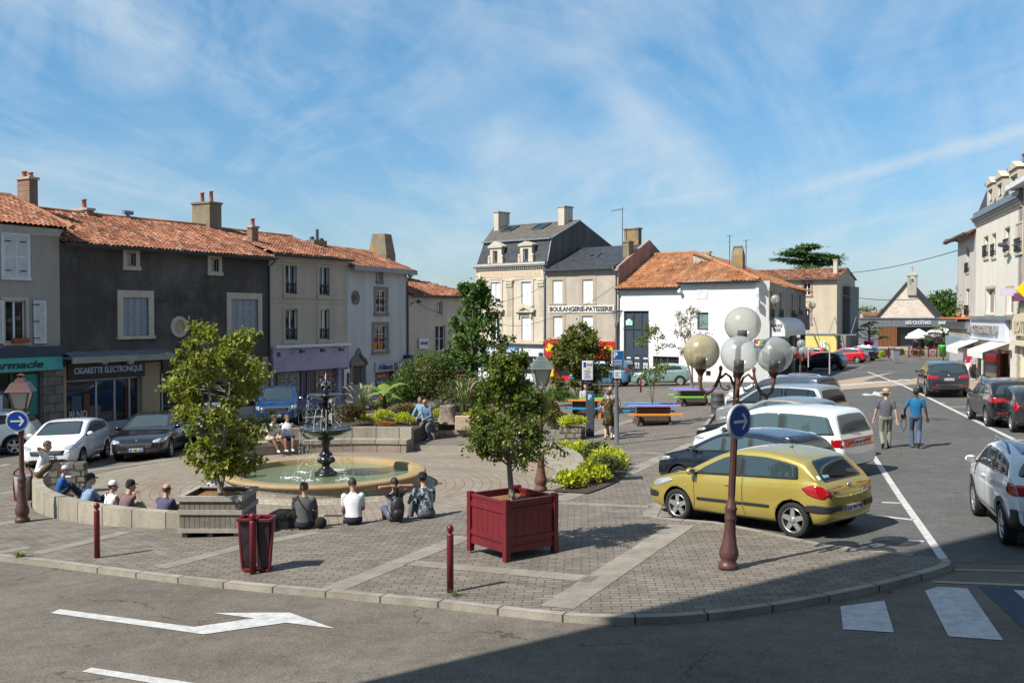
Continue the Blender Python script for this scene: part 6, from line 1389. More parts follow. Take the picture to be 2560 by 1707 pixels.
c=Car('estate',PT['white'],'white estate car with silver roof rails',(12.5,46.5),hr,ROW);common(c,[2.4,3.4],[2.5],[],rear=.25,glass=M_tint);c.rails(2.3,4.3,h=.07)
FR='cars parked in front of the distant house'
q,h=place('hatch5',(2086.7,926),'RL',(-.8,.6));c=Car('hatch5',PT['navy'],'dark five-door hatchback in front of the red cars',q,h,FR);common(c,[2.0,2.8],[2.05],[1.9],glass=M_tint);c.tail([(3.62,1.0),(3.82,1.25),(3.90,1.1),(3.93,.88),(3.8,.84)]);c.band('chrome_strip',1.2,3.3,lambda x:lerp_tab(c.k['belt'],x)-.0,lambda x:lerp_tab(c.k['belt'],x)+.03,M_chrome)
q,h=place('hatch3',(2143.6,908),'RL',(-.82,.57));c=Car('hatch3',PT['red'],'bright red three-door hatchback with black rear bumper',q,h,FR);common(c,[2.35],[1.3,2.4],[2.2],glass=M_clearish,gap=.14,rear=.42,rear_rake=.2);c.tail([(3.95,.70),(4.12,.70),(4.1,.92),(3.98,.95)]);c.patch('rear_bumper',[(3.65,.26),(3.62,.60),(4.15,.60),(4.15,.3)],M_blackpl,'y',1,.01);c.band('side_strip',1.3,3.0,lambda x:.56,lambda x:.60,M_blackpl)
q,h=place('hatch5',(2105,906),'RL',(-.82,.57));q=(q[0]-1.5,q[1]+2.2);c=Car('hatch5',PT['red'],'dark red car showing only its roof behind the black hatchback',q,h,FR);common(c,[2.0,2.8])
q,h=place('estate',(2169.6,903),'RL',(-.82,.57));c=Car('estate',PT['navy'],'dark estate car last in line beside the clipped yellow shrub',q,h,FR);common(c,[2.4,3.4],[2.5],[2.3],rear=.25,glass=M_tint);c.tail([(4.5,.80),(4.75,.78),(4.74,.95),(4.55,.98)]);c.rails(2.3,4.2)
SR='cars parked on the right of the street'
def suvtail(c,plate,z=1.0):
 k=c.k;L=k['L'];w=k['W']/2
 c.tail([(L-.50,z-.10),(L-.14,z-.10),(L-.12,z+.07),(L-.45,z+.10)]);c.ends('tail_light',[(w*.44,z-.06),(w*.87,z-.10),(w*.88,z+.09),(w*.5,z+.05)],M_lampred,1,.012)
 c.plate(plate,z-.12,1);c.ends('reflector',[(w*.40,.50),(w*.8,.52),(w*.8,.57),(w*.4,.55)],M_lampred,1,.014,rd=.01);c.badge(z+.06,1,.05)
 c.patch('rear_bumper',[(-w*.86,.30),(w*.86,.30),(w*.88,.46),(-w*.88,.46)],M_blackpl,'x',1,.008)
 c.patch('chrome_strip',[(-w*.62,.62),(w*.62,.62),(w*.62,.64),(-w*.62,.64)],M_chrome,'x',1,.012,rd=0)
 for sd in(-1,1):
  h=c.hit('x',(sd*w*.55,.38),1)[0];mb=MB();mb.lathe([(.045,-.1),(.05,.02),(.04,.02),(.035,-.1)],14,(h.x+.01,h.y,.36),axis='X');mb.build('exhaust',M_chrome,c.E)
q,h=place('bigsuv',(2318,992),'RL',(.276,.961));c=Car('bigsuv',PT['iron'],'large dark grey off-roader parked tail-on ahead of the other black one',q,h,SR);common(c,[2.5,3.55],[1.8,2.55,3.6],[2.4,3.4],glass=M_tint,rear=.3);suvtail(c,'EL-762-FP',1.02);c.rails(2.5,4.4)
q,h=place('suv',(2471,1066.5),'RL',(.237,.972));c=Car('suv',PT['black'],'black off-roader with chrome sills in the middle of the right-hand cars',q,h,SR);common(c,[2.3,3.3],[1.7,2.35,3.3],[2.2,3.1],glass=M_tint,rear=.3);suvtail(c,'FA-390-KT',.98);c.rails(2.2,4.0)
q,h=place('hatch5',(2545,1079),'RL',(.25,.968));q=(q[0]-.2,q[1]-.1);c=Car('hatch5',PT['iron'],'dark grey hatchback cut by the right edge of the view',q,h,SR);common(c,[2.0,2.8],[2.05],[]);c.tail([(3.62,1.0),(3.85,1.0),(3.93,.9),(3.93,.74),(3.8,.72)])
pf,pr=road(2434,1276),road(2517,1359);q,h=place('crossover',(2517,1359),'RL',pf-pr)
c=Car('crossover',PT['white'],'white crossover with blue roof rails and black wheel arches',q,h,None)
M_blueroof=PT['slate'];common(c,[2.05,2.75],[1.4,2.12,2.9],[2.0,2.75],glass=M_tint,rear=.18,gap=.06,rear_rake=.3);c.cladding(.20,.075)
c.patch('roof_panel',[(1.75,-.56),(3.6,-.56),(3.6,.56),(1.75,.56)],mat('blue_roof',(.05,.10,.17),None,rough=.3,fine=0,coat=1),'z',1,.006,rings=6);c.rails(1.9,3.4,mat('blue_rail',(.04,.09,.16),None,rough=.3,fine=0,coat=1),.09)
c.tail([(3.78,.94),(4.06,.90),(4.06,1.07),(3.84,1.12)]);c.ends('tail_light',[(.42,.92),(.78,.90),(.80,1.08),(.50,1.06)],M_lampred,1,.014);c.plate('FB-057-MX',.80,1)
c.patch('rear_bumper',[(-.80,.30),(.80,.30),(.82,.70),(.5,.62),(-.5,.62),(-.82,.70)],M_blackpl,'x',1,.012)
for sd in(-1,1):
 c.patch('rear_bumper',[(3.78,.34),(4.12,.38),(4.12,.70),(3.98,.68)],M_blackpl,'y',sd,.012);mb=MB()
 for k_ in range(6):p_,n_=c.hit('y',(3.08+.02*k_,1.18+.05*k_),sd);p2,_=c.hit('y',(3.32,1.18+.05*k_),sd);mb.bar(p_+Vector((0,sd*.012,0)),p2+Vector((0,sd*.012,0)),.018)
 mb.build('window_stripes',M_white,c.E)
LF='cars parked nose out along the left row'
def face(c,plate,grille=None,gm=M_blackpl,lamp=None):
 k=c.k;w=k['W']/2;hz=lerp_tab(k['top'],.2)
 gz_=grille or[(-w*.55,hz-.30),(w*.55,hz-.30),(w*.62,hz-.16),(-w*.62,hz-.16)]
 c.patch('grille',gz_,gm,'x',-1,.010,rd=.03);c.plate(plate,gz_[0][1]+.0 if False else hz-.36,-1)
 c.patch('air_intake',[(-w*.7,.28),(w*.7,.28),(w*.62,.38),(-w*.62,.38)],M_blackpl,'x',-1,.008);c.badge(hz-.07,-1,.055)
 for sd in(-1,1):c.patch('headlight',lamp or[(.12,hz-.16),(.2,hz-.06),(.62,hz+.04),(.72,hz+.02),(.5,hz-.08)],M_lampwhite,'y',sd,.010)
 c.patch('wiper',[(-.5,lerp_tab(k['belt'],1.1)+.12),(.55,lerp_tab(k['belt'],1.1)+.11),(.55,lerp_tab(k['belt'],1.1)+.125),(-.5,lerp_tab(k['belt'],1.1)+.135)],M_blackpl,'x',-1,.014,rd=0)
q,h=place('hatch5',(203,1168),'FL',(.10,-1));c=Car('hatch5',PT['white'],'white hatchback facing the square behind the stone pier',q,h,LF);common(c,[2.0,2.8],[1.25,2.05],[1.9],glass=M_tint);face(c,'DQ-008-RF')
q,h=place('estate',(297,1150),'FR',(.10,-1));c=Car('estate',PT['black'],'black estate car with chrome grille facing the square',q,h,LF);common(c,[2.4,3.4],[1.6,2.5],[2.3],glass=M_tint);face(c,'EF-383-ZE');k_=c.k
hz=lerp_tab(c.k['top'],.2);mb=MB()
for k_ in range(15):
 y=-.50+k_*1.0/14;p_=c.hit('x',(y,hz-.18),-1)[0];p2=c.hit('x',(y*.9,hz-.30),-1)[0];mb.bar(p_+Vector((-.02,0,0)),p2+Vector((-.02,0,0)),.014)
mb.build('grille_bars',M_chrome,c.E)
q,h=place('hatch5',(445,1112),'FR',(.14,-1));c=Car('hatch5',PT['paleblue'],'pale blue hatchback half hidden behind the maple in the wooden planter',q,h,LF);common(c,[2.0,2.8],[1.25,2.05],[1.9]);face(c,'BW-514-HN')
q,h=place('pickup',(646,1071),'FR',(.16,-1));c=Car('pickup',PT['blue'],'bright blue pickup facing the square behind the seated couple',q,h,LF)
k=c.k;c.sidewin([2.55],rear=2.05,drop=.16,lift=.05,glass=M_tint);c.screens(rear=False,glass=M_tint);c.mirrors(m=M_chrome);c.seams([1.7,2.6,3.5])
c.patch('grille',[(-.62,.74),(.62,.74),(.70,.98),(-.70,.98)],M_chrome,'x',-1,.010,rd=.06);c.patch('grille',[(-.52,.78),(.52,.78),(.58,.94),(-.58,.94)],M_blackpl,'x',-1,.016,rd=.04)
c.ends('headlight',[(.66,.84),(.90,.90),(.90,1.02),(.70,1.02)],M_lampwhite,-1,.012)
for sd in(-1,1):c.patch('headlight',[(.06,.88),(.1,1.02),(.5,1.06),(.42,.94)],M_lampwhite,'y',sd,.01)
c.plate('GA-241-DC',.60,-1);c.patch('air_intake',[(-.7,.36),(.7,.36),(.66,.52),(-.66,.52)],M_blackpl,'x',-1,.008)
mb=MB();mb.box(3.62,-.78,1.0,5.25,.78,1.215);mb.build('load_cover',M_blackpl,c.E)
q,h=place('hatch5',(868,1040),'FR',(.25,-1));c=Car('hatch5',PT['navy'],'dark blue car behind the banana plant in the flower bed',q,h,LF);common(c,[2.0,2.8],[2.05],[]);face(c,'AV-660-LK')
q,h=place('crossover',(38,1137),'RL',(-.95,-.28));c=Car('crossover',PT['white'],'white crossover side-on at the left edge outside the pharmacy',q,h,None);common(c,[2.05,2.8],[1.4,2.1,2.9],[2.0,2.8],glass=M_tint);c.rails(1.9,3.5);c.cladding(.12,.05)
q,h=place('van',(1543,967),'RL',(-.88,.42));c=Car('van',PT['sky'],'blue boxy family van with bicycles on its tail, near the maple',q,h,None);common(c,[1.95,2.95],[1.9,2.9],[],rear=.12,drop=.24,glass=M_tint);c.tail([(4.2,.9),(4.34,.9),(4.32,1.3),(4.22,1.35)])
mb=MB()
for y in(-.12,.12):
 for x0 in(-.5,.5):mb.tube([(4.62+y,x0+.33*cos(a_*pi/9),1.0+.33*sin(a_*pi/9))for a_ in range(19)],.02,5)
 mb.tube([(4.62+y,-.5,1.0),(4.62+y,-.15,1.0),(4.62+y,.3,1.45),(4.62+y,-.3,1.45),(4.62+y,-.15,1.0)],.02,5);mb.tube([(4.62+y,.5,1.0),(4.62+y,.28,1.6)],.02,5)
b_=tag(mb.build('bicycle',M_blackpl),'pair of black bicycles strapped on the tail of the blue van','bicycle');b_.matrix_world=c.E.matrix_world.copy()
q,h=place('hatch5',(1701,963.7),'RL',(-.97,.25));c=Car('hatch5',PT['mint'],'pale green hatchback in front of the white corner house',q,h,None,'cover');common(c,[2.0,2.8],[2.05,2.9],[1.9,2.7],glass=M_tint);c.tail([(3.62,1.1),(3.76,1.3),(3.84,1.15),(3.86,.95),(3.72,.95)])
M_basin=mat('ochre_stone',(.34,.25,.135),(.27,.195,.10),2,.7,.10,40,.2,stain=(.34,.20,.06))
M_basinwall=brickmat('basin_setts',(.30,.27,.21),(.37,.335,.265),(.15,.135,.105),.20,.11,uv=True,msize=.01,dirt=.35,bump=.5)
M_castiron=mat('black_cast_iron',(.010,.011,.011),(.022,.022,.020),12,.28,.2,60,.2,coat=.3)
FE=empty('fountain',(C.x,C.y,PZ),0,'black cast iron fountain of two bowls in a round ochre stone basin','fountain')
mb=MB();n=96;W0,W1=.0,.30
prof=[(2.98,.0),(2.74,.09),(2.66,.10),(2.66,.32)]
for(r0,z0),(r1,z1)in zip(prof,prof[1:]):
 l=sqrt((r1-r0)**2+(z1-z0)**2)
 for k in range(n):
  a,b=2*pi*k/n,2*pi*(k+1)/n;u0,u1=k*2.8*2*pi/n,(k+1)*2.8*2*pi/n
  mb.quad((r0*cos(a),r0*sin(a),z0),(r0*cos(b),r0*sin(b),z0),(r1*cos(b),r1*sin(b),z1),(r1*cos(a),r1*sin(a),z1),((u0,z0+r0),(u1,z0+r0),(u1,z0+r0+l),(u0,z0+r0+l)))
mb.build('basin_wall',M_basinwall,FE)
mb=MB();mb.lathe([(2.66,.30),(2.72,.31),(2.74,.36),(2.72,.41),(2.68,.42),(2.36,.42),(2.33,.40),(2.33,.02)],n);mb.build('rim',M_basin,FE)
def watermat(name,c,sc_=5,b=.35):
 m=bpy.data.materials.new(name);t=NT(m);ge=t.n('ShaderNodeNewGeometry');n1=t.n('ShaderNodeTexNoise');n1.inputs['Scale'].default_value=sc_;n1.inputs['Detail'].default_value=5;n1.inputs['Distortion'].default_value=.8;t.l(ge,0,n1,'Vector')
 n2=t.n('ShaderNodeTexNoise');n2.inputs['Scale'].default_value=.8;t.l(ge,0,n2,'Vector')
 _out(t,t.mix(n2,c,[x*1.5 for x in c]),2,.06,bumpsrc=n1,bstr=b,bdist=.05,spec=.5);return m
M_water=watermat('green_water',(.115,.15,.085));M_bowlwater=watermat('bowl_water',(.05,.06,.06),14)
mb=MB();mb.lathe([(0,.265),(2.34,.265)],n,sm=False);mb.build('water',M_water,FE)
W_=.265
pf=[(.31,0),(.31,.05),(.27,.08),(.24,.10),(.22,.14),(.16,.19),(.115,.23),(.10,.28),(.14,.32),(.20,.36),(.215,.42),(.19,.48),(.15,.52),(.165,.56),(.15,.60),(.105,.66),(.09,.74),(.10,.82),(.13,.88),(.11,.92),(.16,.96),(.20,.98),(.24,1.00),(.19,1.03),(.26,1.06),(.42,1.10),(.56,1.16),(.66,1.24),(.70,1.27),(.695,1.295),(.66,1.285),(.60,1.25),(.16,1.22)]
mb=MB();mb.lathe([(r,z)for r,z in pf],40,(0,0,W_))
for k in range(8):
 a=2*pi*k/8;mb.ball((.20*cos(a),.20*sin(a),W_+.42),(.05,.05,.075),8,6);mb.ball((.155*cos(a+.4),.155*sin(a+.4),W_+.57),(.035,.035,.04),8,6);mb.ball((.27*cos(a),.27*sin(a),W_+.07),(.045,.045,.035),8,6)
for k in range(24):a=2*pi*k/24;mb.ball((.68*cos(a),.68*sin(a),W_+1.25),(.028,.028,.03),6,4)
mb.build('pedestal',M_castiron,FE)
mb=MB();mb.lathe([(0,W_+1.272),(.67,W_+1.272)],40,sm=False);mb.build('bowl_water',M_bowlwater,FE)
pf2=[(.15,1.22),(.15,1.27),(.125,1.29),(.12,1.44),(.15,1.46),(.13,1.50),(.075,1.54),(.06,1.60),(.085,1.66),(.13,1.74),(.165,1.84),(.17,1.90),(.13,1.97),(.07,2.02),(.10,2.07),(.2,2.11),(.36,2.14),(.47,2.18),(.50,2.205),(.49,2.225),(.44,2.20),(.1,2.18),(.10,2.24),(.085,2.28),(.10,2.33),(.06,2.38),(.05,2.41),(.075,2.45),(.05,2.49),(.06,2.52),(.03,2.56),(.015,2.59),(.0,2.60)]
mb=MB();mb.lathe([(r,z+W_)for r,z in pf2],32)
for k in range(4):
 a=2*pi*k/4+.4;d=Vector((cos(a),sin(a),0));mb.tube([d*.14+Vector((0,0,W_+1.96)),d*.25+Vector((0,0,W_+1.98)),d*.27+Vector((0,0,W_+1.86)),d*.22+Vector((0,0,W_+1.76)),d*.12+Vector((0,0,W_+1.72))],.022,6);mb.ball(d*.10+Vector((0,0,W_+2.42)),(.045,.045,.06),8,6)
 mb.ball(d*.135+Vector((0,0,W_+1.36)),(.03,.03,.06),8,6)
mb.build('upper_bowl',M_castiron,FE)
mb=MB();mb.lathe([(0,W_+2.21),(.46,W_+2.21)],32,sm=False);mb.build('bowl_water',M_bowlwater,FE)
m=bpy.data.materials.new('spray');t=NT(m);b_=t.n('ShaderNodeBsdfPrincipled');b_.inputs['Base Color'].default_value=(.85,.88,.9,1);b_.inputs['Roughness'].default_value=.15;tr=t.n('ShaderNodeBsdfTransparent');mx_=t.n('ShaderNodeMixShader');mx_.inputs[0].default_value=.62;t.l(tr,0,mx_,1);t.l(b_,0,mx_,2);o_=t.n('ShaderNodeOutputMaterial');t.l(mx_,0,o_,0);M_spray=m
mb=MB();rnd=random.Random(11)
def drop(p,r=.009):mb.ball(p,(r,r,r*1.7),5,4)
for k in range(22):
 for R0,zt,zb,cnt in((.70,1.28,.0,16),(.495,2.2,1.28,10)):
  a=rnd.uniform(0,2*pi)
  for q in range(cnt):
   f=rnd.random();drop(((R0+.06*f+rnd.gauss(0,.012))*cos(a+rnd.gauss(0,.02)),(R0+.06*f)*sin(a+rnd.gauss(0,.02)),W_+zt-(zt-zb)*f),rnd.uniform(.004,.009))
for a in(.35,1.4,2.5,3.6,4.4,5.5):
 d=Vector((cos(a),sin(a),0));pts=[d*(.18+.75*f)+Vector((0,0,W_+.52+.30*f-1.0*f*f*.82))for f in[q/9 for q in range(10)]]
 mb.tube(pts,[.003]*10,4,False)
 for q in range(16):f=rnd.random();drop(d*(.18+.78*f)+Vector((rnd.gauss(0,.03),rnd.gauss(0,.03),W_+.52+.30*f-.82*f*f+rnd.gauss(0,.02))),.007)
 for q in range(26):mb.ball(d*.95+Vector((rnd.gauss(0,.13),rnd.gauss(0,.10),W_+.004)),(rnd.uniform(.015,.05),rnd.uniform(.015,.04),.012),6,4)
for s_ in(-.05,.05,.12):mb.tube([Vector((s_-.1,-.14,W_+1.86)),Vector((s_*1.6-.14,-.22,W_+1.8)),Vector((s_*1.9-.17,-.27,W_+1.55)),Vector((s_*2-.18,-.28,W_+1.28))],[.004,.006,.006,.009],5)
mb.tube([(0,0,W_+2.58),(0,0,W_+2.68),(.01,0,W_+2.80)],[.008,.016,.008],6)
for q in range(40):drop((rnd.gauss(0,.09),rnd.gauss(0,.09),W_+2.40+abs(rnd.gauss(0,.09))),.008)
tag(mb.build('water_spray',M_spray,FE),kind='stuff')
M_benchtop=brickmat('bench_granite',(.31,.275,.215),(.365,.325,.258),(.08,.07,.06),.82,5.0,uv=True,msize=.016,offset=0,dirt=.40,wear=(.20,.195,.14),bump=.5)
M_benchbase=brickmat('bench_pink_stone',(.29,.225,.18),(.34,.27,.22),(.08,.07,.06),.82,5.0,uv=True,msize=.016,offset=0,dirt=.35,bump=.5)
M_rubble=brickmat('rubble_stone',(.22,.195,.15),(.30,.27,.215),(.08,.07,.058),.28,.19,uv=False,rot=(R(90),0,0),msize=.03,dirt=.5,bump=1.0,bdist=.05,wobble=.3)
def arcwall(mb,cx,a0,a1,r0,r1,z0,z1,step=R(2)):
 n=max(2,int(abs(a1-a0)/step));P=lambda r,a,z:(cx.x+r*cos(a),cx.y+r*sin(a),z)
 for k in range(n):
  a,b=a0+(a1-a0)*k/n,a0+(a1-a0)*(k+1)/n;u,v=a*r0,b*r0
  mb.quad(P(r0,a,z0),P(r0,a,z1),P(r0,b,z1),P(r0,b,z0),((u,1),(u,1.3),(v,1.3),(v,1)))
  mb.quad(P(r1,a,z0),P(r1,b,z0),P(r1,b,z1),P(r1,a,z1),((u,1),(v,1),(v,1.3),(u,1.3)))
  mb.quad(P(r0,a,z1),P(r1,a,z1),P(r1,b,z1),P(r0,b,z1),((u,1),(u,1.3),(v,1.3),(v,1)))
 for a in(a0,a1):
  f=[P(r0,a,z0),P(r1,a,z0),P(r1,a,z1),P(r0,a,z1)];mb.quad(*(f if a==a1 else f[::-1]),((.1,1),(.3,1),(.3,1.3),(.1,1.3)))
def bench(label,cx,a0,a1,r,zb,ztop,seat=True,sh=.43):
 o=empty('stone_bench',(cx.x+r*cos((a0+a1)/2),cx.y+r*sin((a0+a1)/2),zb),0,label,'bench','curved stone benches round the fountain');off=Vector((o.location.x,o.location.y,zb))
 def bl(mb,nm,m):mb.v=[tuple(Vector(v)-off)for v in mb.v];return mb.build(nm,m,o,bevel=.015)
 mb=MB();arcwall(mb,cx,a0,a1,r,r+.24,zb-.15,ztop);bl(mb,'backrest',M_benchtop)
 if seat:
  mb=MB();arcwall(mb,cx,a0,a1,r-.50,r-.003,zb+sh-.14,zb+sh);bl(mb,'seat',M_benchtop)
  mb=MB();arcwall(mb,cx,a0+.004,a1-.004,r-.46,r-.006,zb-.05,zb+sh-.142);bl(mb,'seat_base',M_benchbase)
C2=Vector((C.x,C.y))
bench('curved stone bench on the near left, its back wall turned to the road',C2,R(194),R(263),7.02,PZ,.02,sh=.15)
bench('long curved stone bench on the far side behind the fountain bowl',C2,R(76.5),R(128),7.05,PZ,.20)
bench('curved stone bench on the right beside the lime green plants',C2,R(-22),R(33),6.8,PZ,.16)
bench('straight pale stone bench behind the two men on the stone pier',Vector((-1.2,6.0)),R(84.1),R(93.3),31.0,PZ,.20)
def pier(x,y,sx,sy,z0,z1,rz,label):
 mb=MB();mb.box(-sx/2,-sy/2,0,sx/2,sy/2,z1-z0);o=mb.build('stone_pier',M_rubble,None,bevel=.03,loc=(x,y,z0),rz=rz);return tag(o,label,'pier','rough stone piers at the bench ends')
pier(C.x+6.75*cos(R(190)),C.y+6.75*sin(R(190)),1.1,.35,PZ-.1,.18,R(12),'rough stone pier closing the bench under the white hatchback')
pier(-2.95,36.55,.5,.9,PZ-.1,.16,R(0),'rough stone pier where two men in blue shirts sit')
PRQ=g(1432,1100);pier(PRQ.x,PRQ.y+.3,.8,.55,PRQ.z-.1,PRQ.z+.42,R(-20),'low stone pier beside the parking ticket machine')
q=g(704,1317);pier(q.x,q.y+.12,.42,.55,PZ,q.z+.30,R(-8),'dark low stone pier between the wooden planter and the seated man in grey')
mb=MB()
for x,y in((831,1292),(1607,1188)):
 p=atz(731 if 0 else(560+892/3.267 if x==831 else 560+1718/3.267),880+1335/3.267 if x==831 else 880+1072/3.267,PZ+.004);mb=MB();mb.box(p.x-.22,p.y-.12,PZ+.002,p.x+.22,p.y+.12,PZ+.008,0)
 for k in range(8):mb.box(p.x-.19+k*.05,p.y-.10,PZ+.008,p.x-.165+k*.05,p.y+.10,PZ+.012,1)
 tag(mb.build('drain_grate',[mat('rusty_iron',(.16,.09,.06),(.10,.065,.05),8,.8),M_iron]),'rusty drain grate in the ring paving '+('in front of the seated people'if x==831 else'to the right of the basin'),'drain')
M_brown=mat('brown_iron',(.10,.042,.035),(.075,.034,.03),6,.45,.1,40,.15,coat=.2);M_rust=mat('rusty_brown_iron',(.16,.075,.05),(.11,.05,.036),9,.7,.15,40,.2)
M_maroon=mat('maroon_paint',(.20,.012,.020),(.135,.012,.017),3,.45,.12,35,.15,coat=.2,streak=.35)
def globemat(name,c,trans):
 m=bpy.data.materials.new(name);t=NT(m);b=t.n('ShaderNodeBsdfPrincipled');b.inputs['Base Color'].default_value=(*c,1);b.inputs['Roughness'].default_value=.22;b.inputs['Coat Weight'].default_value=1;b.inputs['Coat Roughness'].default_value=.08
 tc=t.n('ShaderNodeTexCoord');n=t.n('ShaderNodeTexNoise');n.inputs['Scale'].default_value=45;n.inputs['Detail'].default_value=3;t.l(tc,3,n,'Vector');u=t.n('ShaderNodeBump');u.inputs['Strength'].default_value=.25;u.inputs['Distance'].default_value=.01;t.l(n,0,u,'Height');t.l(u,0,b,'Normal')
 tr=t.n('ShaderNodeBsdfTransparent');tr.inputs[0].default_value=(.92,.93,.92,1);mx=t.n('ShaderNodeMixShader')
 lw=t.n('ShaderNodeLayerWeight');lw.inputs[0].default_value=.35;f=t.math('ADD',t.math('MULTIPLY',lw,.5,ao=1),1-trans,clamp=True);t.l(f,0,mx,0)
 t.l(tr,0,mx,1);t.l(b,0,mx,2);o=t.n('ShaderNodeOutputMaterial');t.l(mx,0,o,0);return m
M_globe=globemat('frosted_globe',(.46,.48,.48),.66);M_globey=globemat('yellowed_globe',(.42,.36,.21),.40);M_globem=globemat('half_yellowed_globe',(.44,.43,.37),.58)
POSTP=[(0,0),(.15,0),(.155,.05),(.14,.09),(.11,.12),(.135,.17),(.15,.22),(.145,.28),(.115,.38),(.09,.55),(.08,.72),(.085,.76),(.095,.78),(.085,.80),(.085,.90),(.10,.93),(.08,.96),(.075,1.02),(.055,1.06)]
def post(mb,h,r=.05,top=.04):mb.lathe(POSTP+[(r,1.1),(top,h-.2),(top+.02,h-.18),(top+.02,h-.12),(top,h-.1),(top,h)],20)
def globe_lamp(x,y,z,label,tilt,arms,scale=1,yel=True,hp=3.0):
 E=empty('globe_lamp',(x,y,z),0,label,'street lamp','globe street lamps');E.rotation_euler=(tilt[0],tilt[1],0);E.scale=(scale,)*3
 mb=MB();post(mb,hp,.052,.042);mb.lathe([(.04,hp),(.07,hp+.04),(.045,hp+.09),(.04,hp+.30),(.085,hp+.34),(.06,hp+.36),(.0,hp+.37)],16)
 for k in range(10):a=2*pi*k/10;mb.tube([(.05*cos(a),.05*sin(a),1.12),(.044*cos(a),.044*sin(a),hp-.25)],.006,4,False)
 mb.build('post',M_brown,E)
 def glb(p,m):
  g_=MB();g_.ball((0,0,0),.275,32,20);o=g_.build('globe',m,E);o.location=p
  s_=MB();s_.lathe([(0,-.27),(.075,-.27),(.075,-.09),(.06,-.08),(0,-.08)],16);s_.build('lamp_holder',M_blackpl,o)
 glb((.05,0,hp+.62),M_globem if yel else M_globe)
 for(dx,dy),m in arms:
  d=Vector((dx,dy,0));L=d.length;d.normalize();mb=MB();V=lambda a,z_:d*(a*L/.55)+Vector((0,0,hp+z_-.28))
  mb.tube([V(.05,-.02),V(.10,.10),V(.17,.15),V(.24,.08),V(.28,.10)],.02,6);mb.tube([V(.27,.26),V(.25,.20),V(.26,.10),V(.31,-.03),V(.38,-.13),V(.46,-.165),V(.53,-.10),V(.55,.0),V(.55,.15)],[.006,.018,.026,.027,.028,.028,.028,.028,.03],8)
  mb.tube([V(.26,.05),V(.24,-.05),V(.19,-.10),V(.13,-.10),V(.10,-.06),V(.12,-.03),V(.15,-.05)],.010,6);mb.ball(V(.46,-.20),.03,8,6);mb.ball(V(.25,.22),(.03,.03,.05),8,6)
  mb.lathe([(.035,0),(.04,.04),(.03,.06),(.05,.12),(.085,.17),(.09,.19),(0,.19)],14,V(.55,.02));mb.build('arm',M_rust,E)
  glb(tuple(V(.55,.02)+Vector((0,0,.19+.255))),m)
 return E
b0=g(1820.4,1421);top=aty(1843,935,b0.y)
lamp=globe_lamp(b0.x,b0.y,b0.z,'brown lamp post with four big frosted globes and a blue arrow sign',(0,atan2(top.x-b0.x,top.z-b0.z)),[((-.57,-.05),M_globey),((.56,.02),M_globe),((-.11,-.57),M_globe)],hp=3.12)
M_signblue=plain('sign_deep_blue',(.006,.05,.30),.3,coat=.4);M_signgrey=plain('sign_back_grey',(.45,.45,.46),.4,.3)
def round_sign(c,r,rz,label):
 E=empty('arrow_sign',c,rz,label,'road sign','round blue arrow signs')
 mb=MB();mb.lathe([(r*1.06,.03),(r*1.06,-.015),(r,-.02),(r*.97,-.018)],40,axis='Y');mb.lathe([(0,.03),(r*1.06,.03)],40,axis='Y');mb.bar((0,.03,0),(0,.14,0),.06,.05);mb.build('rim',M_signgrey,E)
 mb=MB();mb.poly([(r*.985*cos(2*pi*k/40),-.017,r*.985*sin(2*pi*k/40))for k in range(40)],1);mb.poly([(r*.93*cos(2*pi*k/40),-.020,r*.93*sin(2*pi*k/40))for k in range(40)],0)
 w=r*.085
 mb.poly([(-r*.62,-.024,-w),(r*.45,-.024,-w),(r*.45,-.024,w),(-r*.62,-.024,w)],1)
 for s in(-1,1):mb.poly([(r*.66,-.025,0),(r*.66-w*2.2,-.025,0),(r*.10,-.025,s*r*.44),(r*.10+w*2.3,-.025,s*r*.50)],1)
 mb.build('sign_face',[M_signblue,M_white],E);return E
sc_=aty(1846,1053,b0.y-.10);round_sign((sc_.x+.01,sc_.y-.02,sc_.z),.25,R(38),'blue round arrow sign strapped to the four-globe lamp post')
b1=g(2001,930);b1=aty(2001,915,64);globe_lamp(b1.x,b1.y,gz(b1.x,b1.y),'distant lamp post with clear round globes beside the old corner shops',(0,0),[((-.50,0),M_globe),((.58,.0),M_globe),((.0,-.55),M_globe)],yel=False,hp=1.85)
